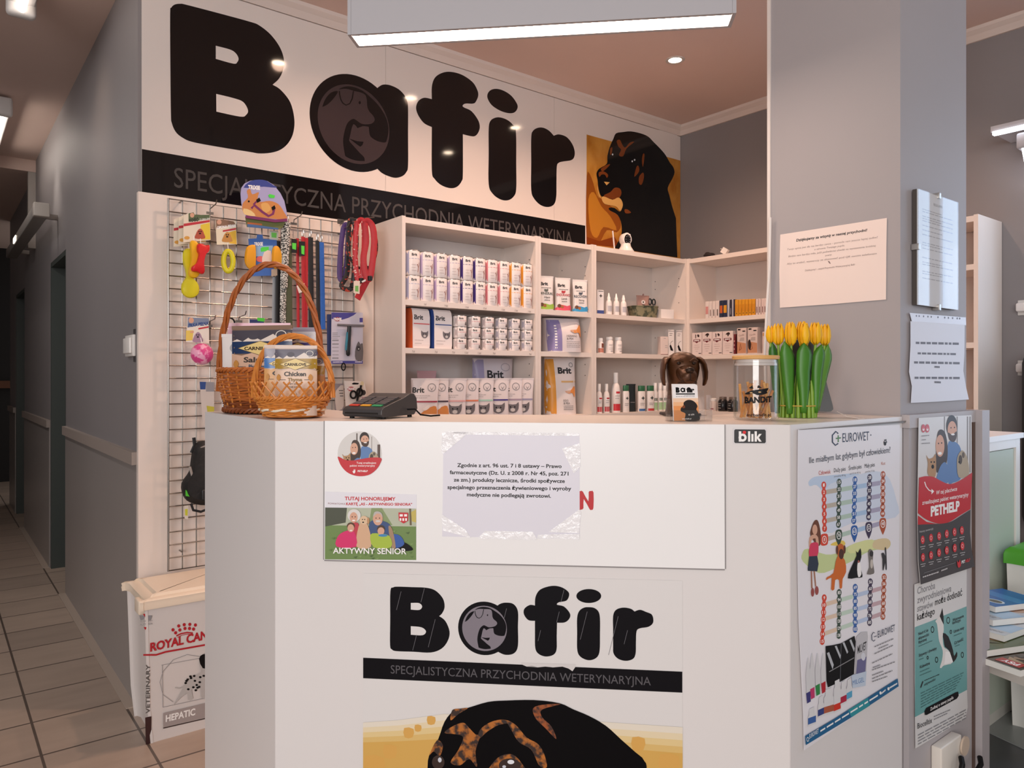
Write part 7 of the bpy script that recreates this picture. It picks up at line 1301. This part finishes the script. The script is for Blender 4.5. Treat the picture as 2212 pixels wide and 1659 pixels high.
def rabbit(a):
    a.poly(mat('#3d4a96', .35), [(790, 110), (850, 50), (930, 35), (1000, 45), (1060, 85), (1100, 110), (980, 100), (900, 105)], 2); a.text(WH, 'TRIXIE', (832, 120), (942, 128), 34, .05)
    a.poly(mat('#c9854a', .5), [(780, 260), (830, 200), (820, 140), (850, 120), (870, 170), (930, 150), (920, 200), (940, 240), (1030, 230), (1110, 260), (1160, 330), (1185, 400), (1020, 390), (880, 370), (795, 350)], 3); a.poly(mat('#e6c98f', .5), [(790, 300), (860, 320), (900, 370), (800, 355)], 2); a.poly(mat('#dba860', .5), [(950, 260), (1010, 250), (1040, 310), (980, 340)], 3); a.ell(BLK, 838, 235, 9, 9)
    a.line(mat('#7a2f62', .4), [(862, 300), (890, 270), (960, 330), (1020, 370), (1060, 350), (1075, 290)], 22); a.line(mat('#7a2f62', .4), [(880, 265), (930, 215)], 16); a.poly(BLK, [(905, 220), (935, 200), (950, 230), (915, 250)]); a.poly(BLK, [(1045, 290), (1075, 270), (1085, 300), (1055, 320)]); a.line(mat('#7a2f62', .4), [(810, 375), (950, 395), (1080, 415), (1190, 405)], 26)
    a.poly(mat('#4fd94a', .4), [(1015, 180), (1030, 168), (1078, 180), (1072, 205), (1030, 203)])
th, P = card(.075, [(763, 170), (770, 110), (800, 70), (850, 45), (930, 35), (1010, 48), (1070, 85), (1130, 160), (1165, 230), (1185, 320), (1195, 420), (1080, 425), (950, 405), (812, 375), (785, 320), (770, 250)], '#a9a6cf', 'harness_pack', 'rabbit harness pack with a lilac picture card above the grid', 'harness', rabbit)
def rbase(a): a.poly(mat('#4a6a9a', .4), [(825, 440), (1110, 480), (1110, 495), (825, 470)]); a.poly(mat('#c9703f', .4), [(825, 425), (960, 440), (960, 455), (825, 442)])
th2, P = card(.066, [(805, 372), (1185, 408), (1150, 470), (1110, 495), (820, 470)], '#6a6f3f', 'harness_pack', 'second harness pack, its olive and blue foot showing under the rabbit card', 'harness', rbase)
def tx(a): a.poly(mat('#8fb5d9', .4), [(845, 650), (1060, 640), (1050, 740), (880, 740)]); a.text(WH, 'TRIXIE', (888, 642), (968, 640), 30, .05); a.poly(mat('#4fd94a', .4), [(945, 668), (960, 655), (1022, 652), (1022, 690), (950, 698)]); a.ell(mat('#d96a6a', .5), 945, 765, 38, 28); a.poly(mat('#e6d3c9', .5), [(980, 700), (1040, 690), (1045, 790), (960, 800)], 2); a.poly(mat('#c9b09a', .4), [(1045, 860), (1100, 850), (1100, 915), (1045, 925)])
th, P = card(.035, [(835, 578), (910, 575), (915, 540), (965, 540), (970, 578), (1095, 590), (1100, 915), (860, 922)], '#3f6ab5', 'ball_launcher_pack', 'blue card with two yellow foam halves in the middle of the grid', 'pet toy', tx); lo_ = None
for pts in ([(800, 700), (820, 650), (880, 635), (893, 680), (893, 820), (870, 862), (825, 850), (795, 790)], [(1048, 680), (1075, 645), (1110, 665), (1138, 740), (1135, 810), (1100, 850), (1060, 850), (1045, 800)]):
    o = smooth([P.uv(*p) for p in zpx(ZG2, pts)], 3); g = MB(); cu, cv = sum(p[0] for p in o)/len(o), sum(p[1] for p in o)/len(o); g.loft([[P.at(cu+(u-cu)*s_, cv+(v-cv)*s_, of) for u, v in o] for s_, of in ((.9, .002), (1, .008), (.98, .016), (.8, .021))], mat('#e6a01a', .55)); g.build('foam_half', th)
# leads hanging in a row
def strap(name, label, x0, x1, y0, y1, m, off, w=.010, cat='lead', group='leads on the grid', clip=True, bow=0, thin=.003, y2=None):
    P = flat(off); a0 = P.uv(*zpx(ZG2, [(x0, y0)])[0]); a1 = P.uv(*zpx(ZG2, [(x1, y1)])[0]); t = thing(name, label, cat, P.at(a1[0], a1[1]), 0, group); g = MB()
    g.tube([P.at(a0[0]+(a1[0]-a0[0])*q/8, a0[1]+(a1[1]-a0[1])*q/8, .002+bow*math.sin(q*PI/8)) for q in range(9)], (lambda q: (w*1.5, thin)), m, 8, flat=(0, -1, 0)); g.build('strap', t)
    if clip:
        g = MB(); g.tube([P.at(a0[0]+.004*math.cos(q*PI/6), a0[1]+.016+.016*math.sin(q*PI/6), .002) for q in range(12)], .0018, mat('#b9b3ae', .25, .9), 6, closed=True); g.build('snap_hook', t)
    return t, P
BW = twotone('#d9d6cf', '#2b2b28', 120, .48, .52, .7, (1, 1, 2)); OLV = mat('#4a4f36', .7, noise=.2, scale=200); REDS = mat('#b01c26', .55, noise=.15, scale=150); BKS = mat('#17171a', .6, noise=.3, scale=150); BLU = mat('#2560b5', .5, noise=.15, scale=150)
strap('rope_lead', 'black and white braided rope lead below the rabbit card', 1165, 1150, 430, 1380, BW, .05, .009, thin=.007); strap('rope_lead', 'second braided rope lead, shorter and to the right', 1195, 1165, 430, 1030, BW, .06, .009, thin=.007)
strap('webbing_lead', 'olive webbing lead right of the braided leads', 1205, 1210, 640, 1400, OLV, .045, .0095, clip=False); strap('webbing_lead', 'grey packed lead strip left of the braided leads', 1075, 1070, 930, 1380, mat('#8f959c', .5), .02, .006, clip=False); strap('webbing_lead', 'black webbing lead beside the grey strip', 1110, 1105, 600, 1380, BKS, .03, .007, clip=False)
strap('webbing_lead', 'thin red lead, leftmost of the red ones', 1285, 1292, 575, 1410, REDS, .04, .0045, clip=False); strap('webbing_lead', 'red lead with a white paper tag', 1335, 1345, 560, 1415, REDS, .045, .006); strap('webbing_lead', 'wider red lead beside the black leads', 1368, 1362, 570, 1420, REDS, .04, .0055, clip=False)
strap('webbing_lead', 'wide black lead, left of the two black ones', 1405, 1412, 565, 1415, BKS, .04, .008); strap('webbing_lead', 'narrow black lead, right of the two black ones', 1468, 1478, 595, 1410, BKS, .045, .006); strap('webbing_lead', 'bright blue lead, the rightmost lead', 1505, 1520, 610, 1410, BLU, .04, .008)
def tagc(x0, y0, x1, y1, c, label, off=.055, nm='price_tag', fn=None): return card(off, [(x0, y0), (x1, y0+4), (x1-2, y1), (x0+2, y1-3)], c, nm, label, 'tag', fn)
tagc(1230, 580, 1280, 710, '#1d1d1d', 'black and green tag hanging left of the red leads', .05, fn=lambda a: a.poly(mat('#5fd94a', .4), [(1236, 615), (1274, 620), (1272, 680), (1238, 670)])); tagc(1300, 600, 1355, 735, '#1d1d1d', 'black and green tag between the red leads', .056, fn=lambda a: a.poly(mat('#5fd94a', .4), [(1320, 640), (1350, 645), (1348, 725), (1322, 715)]))
card(.06, [(1278, 1010), (1350, 985), (1355, 1060), (1300, 1078)], '#e6d9d0', 'price_tag', 'white paper price tag on a red lead', 'tag', lambda a: a.lines(INK, [(1310, 1030, 1340, 1026)], 10)); tagc(1030, 500, 1110, 590, '#cfcfc4', 'pale card with a green mark behind the rope leads', .03, fn=lambda a: a.poly(mat('#6fc95a', .4), [(1045, 520), (1095, 525), (1092, 570), (1048, 565)]))
# collars on the right end
def collar(label, pts, m, off, w=.0115, extra=None):
    P = flat(off); q = smooth([P.uv(*p) for p in zpx(ZG2, pts)], 5); t = thing('collar', label, 'collar', P.at(q[0][0], min(v for u, v in q)), 0, 'collars hanging at the right end of the grid'); g = MB(); n = len(q)
    g.tube([P.at(u, v, .012*math.sin(2*PI*i/n)) for i, (u, v) in enumerate(q)], lambda s_: (w, .0026), m, 8, closed=True, flat=(0, -1, 0)); g.build('loop', t)
    u, v = q[int(n*.5)]; g = MB(); g.rbox(tuple(P.at(u-.009, v-.012, .012)), tuple(P.at(u+.009, v+.010, -.012)), mat('#1a1a1c', .4), .003); g.build('buckle', t); return t
PUR = mat('#4a2f6f', .55, noise=.2, scale=120); BKR = twotone('#17141a', '#b5432f', 70, .56, .62, .6, (1, 1, 1)); RDD = twotone('#b8202a', '#e6c9c0', 80, .60, .64, .55)
collar('purple collar, leftmost of the bunch at the right end', [(1715, 465), (1745, 470), (1738, 620), (1730, 800), (1722, 940), (1690, 950), (1685, 850), (1695, 640)], PUR, .042)
collar('black collar with red pattern next to the purple one', [(1765, 430), (1800, 425), (1815, 560), (1808, 760), (1800, 960), (1775, 1040), (1700, 1010), (1752, 900), (1760, 700)], BKR, .072); collar('thin black collar behind the red ones', [(1860, 420), (1940, 440), (1995, 560), (2003, 700), (1960, 830), (1880, 850), (1810, 800), (1770, 700), (1790, 540)], BKR, .099, .006)
collar('red patterned collar in the middle of the bunch', [(1840, 430), (1880, 415), (1890, 560), (1885, 760), (1870, 960), (1845, 940), (1830, 760), (1828, 560)], RDD, .126); collar('plain red collar, rightmost of the bunch', [(1910, 425), (1960, 450), (1980, 580), (1970, 780), (1950, 940), (1925, 920), (1905, 760), (1925, 600)], mat('#b3202a', .55, noise=.15, scale=150), .152, .014)
t, P = strap('red_strap', 'red strap end with a reflective strip hanging below the collars', 1940, 1835, 930, 1130, REDS, .135, .010, clip=False, cat='strap', group=None); g = MB(); o = [P.uv(*p) for p in zpx(ZG2, [(1868, 970), (1952, 925), (1958, 945), (1876, 982)])]; g.prism(o, .009, .006, mat('#e6e3e0', .2), P.at); g.build('reflective_strip', t)
card(.175, [(1803, 965), (1860, 965), (1856, 1085), (1800, 1075)], '#e0cfc0', 'price_tag', 'cream price tag hanging from the collars', 'tag', lambda a: a.poly(mat('#6fae5a', .5), [(1815, 1010), (1845, 1010), (1845, 1065), (1815, 1060)]))
P = flat(.06); a0, a1 = P.uv(*zpx(ZG2, [(1790, 412)])[0]), P.uv(*zpx(ZG2, [(1960, 405)])[0]); t = thing('collar_rail', 'straight wire rail carrying the collars at the top right of the grid', 'rail', P.at(a0[0], a0[1])); g = MB(); g.tube([P.at(a0[0]-.03, a0[1]+.003, -.06), P.at(a0[0]-.02, a0[1]+.003, -.01), P.at(a0[0]+.05, a0[1]+.003, .115)], .003, WIRE, 8); g.build('wire', t); g = MB(); g.box((P.at(a0[0]-.045, 0).x, 3.128, a0[1]-.01), (P.at(a0[0]-.015, 0).x, 3.1335, a0[1]+.012), WIRE); g.build('clip', t)
# grooming rake card
ZC2 = (700, 660, 6.9136)
def tocz(p): return [((ZC2[0]+x/ZC2[2]-ZG2[0])*ZG2[2], (ZC2[1]+y/ZC2[2]-ZG2[1])*ZG2[2]) for x, y in p]
def rake(a):
    c0 = a.conv; P_ = flat(.045); a.conv = lambda x, y: P_.uv(ZC2[0]+x/ZC2[2], ZC2[1]+y/ZC2[2]); PU = mat('#4a4490', .4)
    a.poly(PU, [(110, 105), (485, 108), (440, 145), (360, 185), (270, 212), (110, 200)]); a.ell(mat('#9c2f3a', .4), 198, 205, 55, 32); a.text(WH, 'TRIXIE', (138, 222), (258, 222), 36, .05); a.rect(PU, 528, 185, 575, 250); a.rect(PU, 106, 825, 576, 868); a.lines(WH, [(125, 845, 275, 843), (460, 843, 565, 843)], 12)
    a.lines(GREY, [(120, 410, 200, 410), (120, 436, 200, 436), (120, 462, 235, 462)]+[(120, y, 215, y) for y in (515, 525, 570, 580, 625, 680, 735, 780, 790)], 8); a.line(INK, [(110, 488), (200, 488)], 3)
    a.poly(mat('#6a6466', .5), [(460, 690), (480, 600), (512, 535), (540, 580), (574, 570), (574, 815), (470, 810)], 2); a.ell(mat('#3d383a', .5), 510, 640, 30, 40); a.ell(WH, 513, 648, 8, 8)
th, P = card(.045, tocz([(120, 102), (565, 105), (578, 118), (578, 862), (568, 872), (102, 870), (110, 112)]), '#cfc9d6', 'grooming_rake_pack', 'carded grooming rake with a black and teal handle at the right end of the grid', 'grooming tool', rake); zc_ = lambda x, y: P.uv(ZC2[0]+x/ZC2[2], ZC2[1]+y/ZC2[2])
g = MB(); a0, a1 = zc_(182, 292), zc_(572, 306); g.tube([P.at(*a0, .014), P.at(*a1, .014)], .0055, mat('#8d8a8f', .3, .7), 12); g.build('rake_head', th); 
g = MB(); pts = [zc_(*p) for p in ((360, 310), (358, 370), (352, 450), (345, 560), (342, 660), (342, 730), (345, 755))]; g.tube([P.at(u, v, .012) for u, v in pts], lambda q: (.011-.004*abs(q-.5), .008) if q < .9 else (.004, .004), mat('#1a1c1f', .4), 12, flat=(0, -1, 0)); g.build('handle', th); g = MB(); g.tube([P.at(*zc_(x, y), .016) for x, y in ((322, 400), (318, 500), (308, 600), (302, 670))], lambda q: (.003+.003*math.sin(PI*q), .005), mat('#2f7f95', .4), 10, flat=(0, -1, 0)); g.build('grip_inlay', th)['label'] = 'teal grip inlay'
g = MB(); u, v = zc_(287, 915); g.tube([P.at(u+.009*math.cos(q*PI/8), v+.016*math.sin(q*PI/8), .002) for q in range(16)], .003, BLK, 8, closed=True); g.build('hang_loop', th)
th, P = card(.03, tocz([(40, 130), (118, 130), (118, 740), (45, 740)]), '#33406f', 'grooming_rake_pack', 'dark blue card partly hidden left of the grooming rake card', 'grooming tool', None)
def sc(a):
    P_ = flat(.03); a.conv = lambda x, y: P_.uv(ZC2[0]+x/ZC2[2], ZC2[1]+y/ZC2[2]); a.ell(mat('#a8202c', .4), 402, 1245, 58, 34); a.text(WH, 'TRIXIE', (345, 1262), (455, 1262), 34, .05); a.poly(BLK, [(410, 1168), (440, 1150), (520, 1158), (505, 1178), (430, 1180)]); a.ell(mat('#d9cba8', .5), 565, 1165, 28, 34); a.ell(mat('#3a3638', .5), 588, 1300, 32, 40); a.poly(mat('#b58a8f', .5), [(560, 1370), (620, 1360), (620, 1420), (560, 1420)])
th, P = card(.03, tocz([(300, 1125), (595, 1132), (625, 1250), (620, 1500), (320, 1500)]), '#e6dcd6', 'scissors_pack', 'white card with black-handled scissors behind the card terminal', 'grooming tool', sc); zc_ = lambda x, y: P.uv(ZC2[0]+x/ZC2[2], ZC2[1]+y/ZC2[2])
for cx_, cy_ in ((425, 1330), (520, 1295)):
    g = MB(); u, v = zc_(cx_, cy_); g.tube([P.at(u+.014*math.cos(q*PI/10), v+.0165*math.sin(q*PI/10), .008) for q in range(20)], .0042, BLK, 8, closed=True); g.build('finger_ring', th)
g = MB(); g.tube([P.at(*zc_(*p), .009) for p in ((540, 1190), (530, 1250), (500, 1340), (485, 1400), (480, 1480))], .005, BLK, 8); g.build('shank', th)
def cmb(a): a.poly(mat('#cfc0b6', .5), [(720-0, 1100)], 0) if 0 else None
card(.02, tocz([(155, 1165), (290, 1165), (300, 1600), (165, 1610)]), '#8d8286', 'comb_pack', 'grey card with a pale oval window left of the scissors card', 'grooming tool', lambda a: (setattr(a, 'conv', lambda x, y: flat(.02).uv(ZC2[0]+x/ZC2[2], ZC2[1]+y/ZC2[2])), a.poly(mat('#d3c3b9', .4), [(160, 1330), (200, 1240), (285, 1190), (290, 1500), (230, 1560), (180, 1560)], 2), a.lines(INK, [(220, 1270, 285, 1270), (225, 1310, 285, 1310), (235, 1350, 285, 1350)], 14)))
# small packs showing between basket handle and bags
ZW = (440, 560, 4.74)
def tow(p): return [((ZW[0]+x/ZW[2]-ZG2[0])*ZG2[2], (ZW[1]+y/ZW[2]-ZG2[1])*ZG2[2]) for x, y in p]
card(.03, tow([(470, 615), (615, 620), (615, 760), (470, 760)]), '#2f3a6a', 'accessory_pack', 'small navy pack with a green flap above the pink-topped bag', 'pack', lambda a: (setattr(a, 'conv', lambda x, y: flat(.03).uv(ZW[0]+x/ZW[2], ZW[1]+y/ZW[2])), a.poly(mat('#4fc93f', .4), [(545, 598), (625, 605), (620, 640), (550, 632)])))
P = flat(.06); u, v = P.uv(ZW[0]+265/ZW[2], ZW[1]+650/ZW[2]); t = thing('clicker_ring', 'black ring hanging behind the tall basket handle', 'ring', P.at(u, v-.02)); g = MB(); g.tube([P.at(u+.02*math.cos(q*PI/12), v+.02*math.sin(q*PI/12), .0) for q in range(24)], .0035, BLK, 8, closed=True); g.build('ring', t); g = MB(); g.tube([P.at(u, v-.02, 0), P.at(u, v-.08, .002)], .006, BLK, 8); g.build('tab', t)
ZX = (340, 740, 4.2538)
def tox(p): return [((x), y+(ZX[1]-ZG2[1])*ZG2[2]) for x, y in p]
card(.02, tox([(388, 360), (520, 362), (520, 745), (415, 745)]), '#c9bfb9', 'accessory_pack', 'white and blue pack showing at the left of the larger basket', 'pack', lambda a: (setattr(a, 'conv', lambda x, y: flat(.02).uv(ZX[0]+x/ZX[2], ZX[1]+y/ZX[2])), a.poly(mat('#2f4a86', .4), [(388, 360), (445, 361), (440, 430), (392, 430)]), a.poly(mat('#8f8d93', .4), [(445, 362), (520, 364), (520, 450), (445, 450)]), a.poly(mat('#b9b13f', .4), [(450, 580), (520, 590), (520, 640), (460, 640)])))
# hooks
for x, y, lb in ((480, 305, 'wire hook above the bone toy cards'), (1250, 405, 'wire hook right of the rabbit harness card'), (470, 1340, 'wire hook behind the ball toy card'), (745, 1300, 'wire hook above the pink-topped bag'), (1680, 500, 'wire hook left of the collars')):
    u, v = zg(x, y); hook((u, 3.128, v), lb)
# black pet harness rucksack low on the grid
P = flat(.03); ZR = ZX; ar = lambda p: [P.uv(ZR[0]+x/ZR[2], ZR[1]+y/ZR[2]) for x, y in p]
t = thing('harness_rucksack', 'black pet harness with grey straps hanging low on the grid behind the counter', 'harness', P.at(*ar([(400, 1500)])[0]))
o = smooth(ar([(330, 930), (440, 900), (520, 960), (540, 1200), (520, 1440), (430, 1490), (290, 1465), (225, 1400), (210, 1290), (280, 1180), (300, 1050)]), 3); g = MB(); cu, cv = sum(p[0] for p in o)/len(o), sum(p[1] for p in o)/len(o); g.loft([[P.at(cu+(u-cu)*s_, cv+(v-cv)*s_, of) for u, v in o] for s_, of in ((.9, 0), (1, .015), (.97, .04), (.8, .058))], mat('#141416', .65, noise=.3, scale=60, bump=.3)); g.build('body', t)
def st_(pts, m, nm, w=.005, of=.052): g = MB(); g.tube([P.at(u, v, of) for u, v in ar(pts)], lambda q: (w, .0022), m, 8, flat=(0, -1, 0)); g.build(nm, t)
st_([(440, 930), (370, 960), (330, 1050), (325, 1180), (350, 1280), (390, 1330)], mat('#8f8782', .6), 'grey_strap'); st_([(265, 1130), (290, 1220), (340, 1310), (380, 1360)], mat('#9a928d', .6), 'grey_strap'); st_([(380, 990), (400, 1060), (440, 1160)], mat('#7d7672', .6), 'grey_strap'); st_([(322, 870), (330, 940), (300, 1010)], BKS, 'top_loop', .007, .02)
g = MB(); g.tube([P.at(u, v, .03) for u, v in ar([(290, 1470), (310, 1530), (380, 1545), (440, 1520), (450, 1490)])], .005, BKS, 8); g.build('lower_loop', t); g = MB(); g.prism(ar([(228, 1340), (262, 1360), (265, 1400), (230, 1395)]), .052, .045, mat('#57c93a', .4), P.at); g.build('green_tab', t)
g = MB(); u, v = ar([(395, 1375)])[0]; g.rbox(tuple(P.at(u-.012, v-.02, .066)), tuple(P.at(u+.012, v+.018, .056)), mat('#2a2a2d', .35), .003); g.build('buckle', t)
card(.07, tox([(245, 1500), (285, 1495), (280, 1625), (250, 1615)]), '#d9d0c4', 'price_tag', 'white and yellow tag under the black pet harness', 'tag', lambda a: (setattr(a, 'conv', lambda x, y: flat(.07).uv(ZX[0]+x/ZX[2], ZX[1]+y/ZX[2])), a.poly(mat('#c9c93f', .4), [(252, 1530), (278, 1528), (276, 1590), (254, 1588)])))
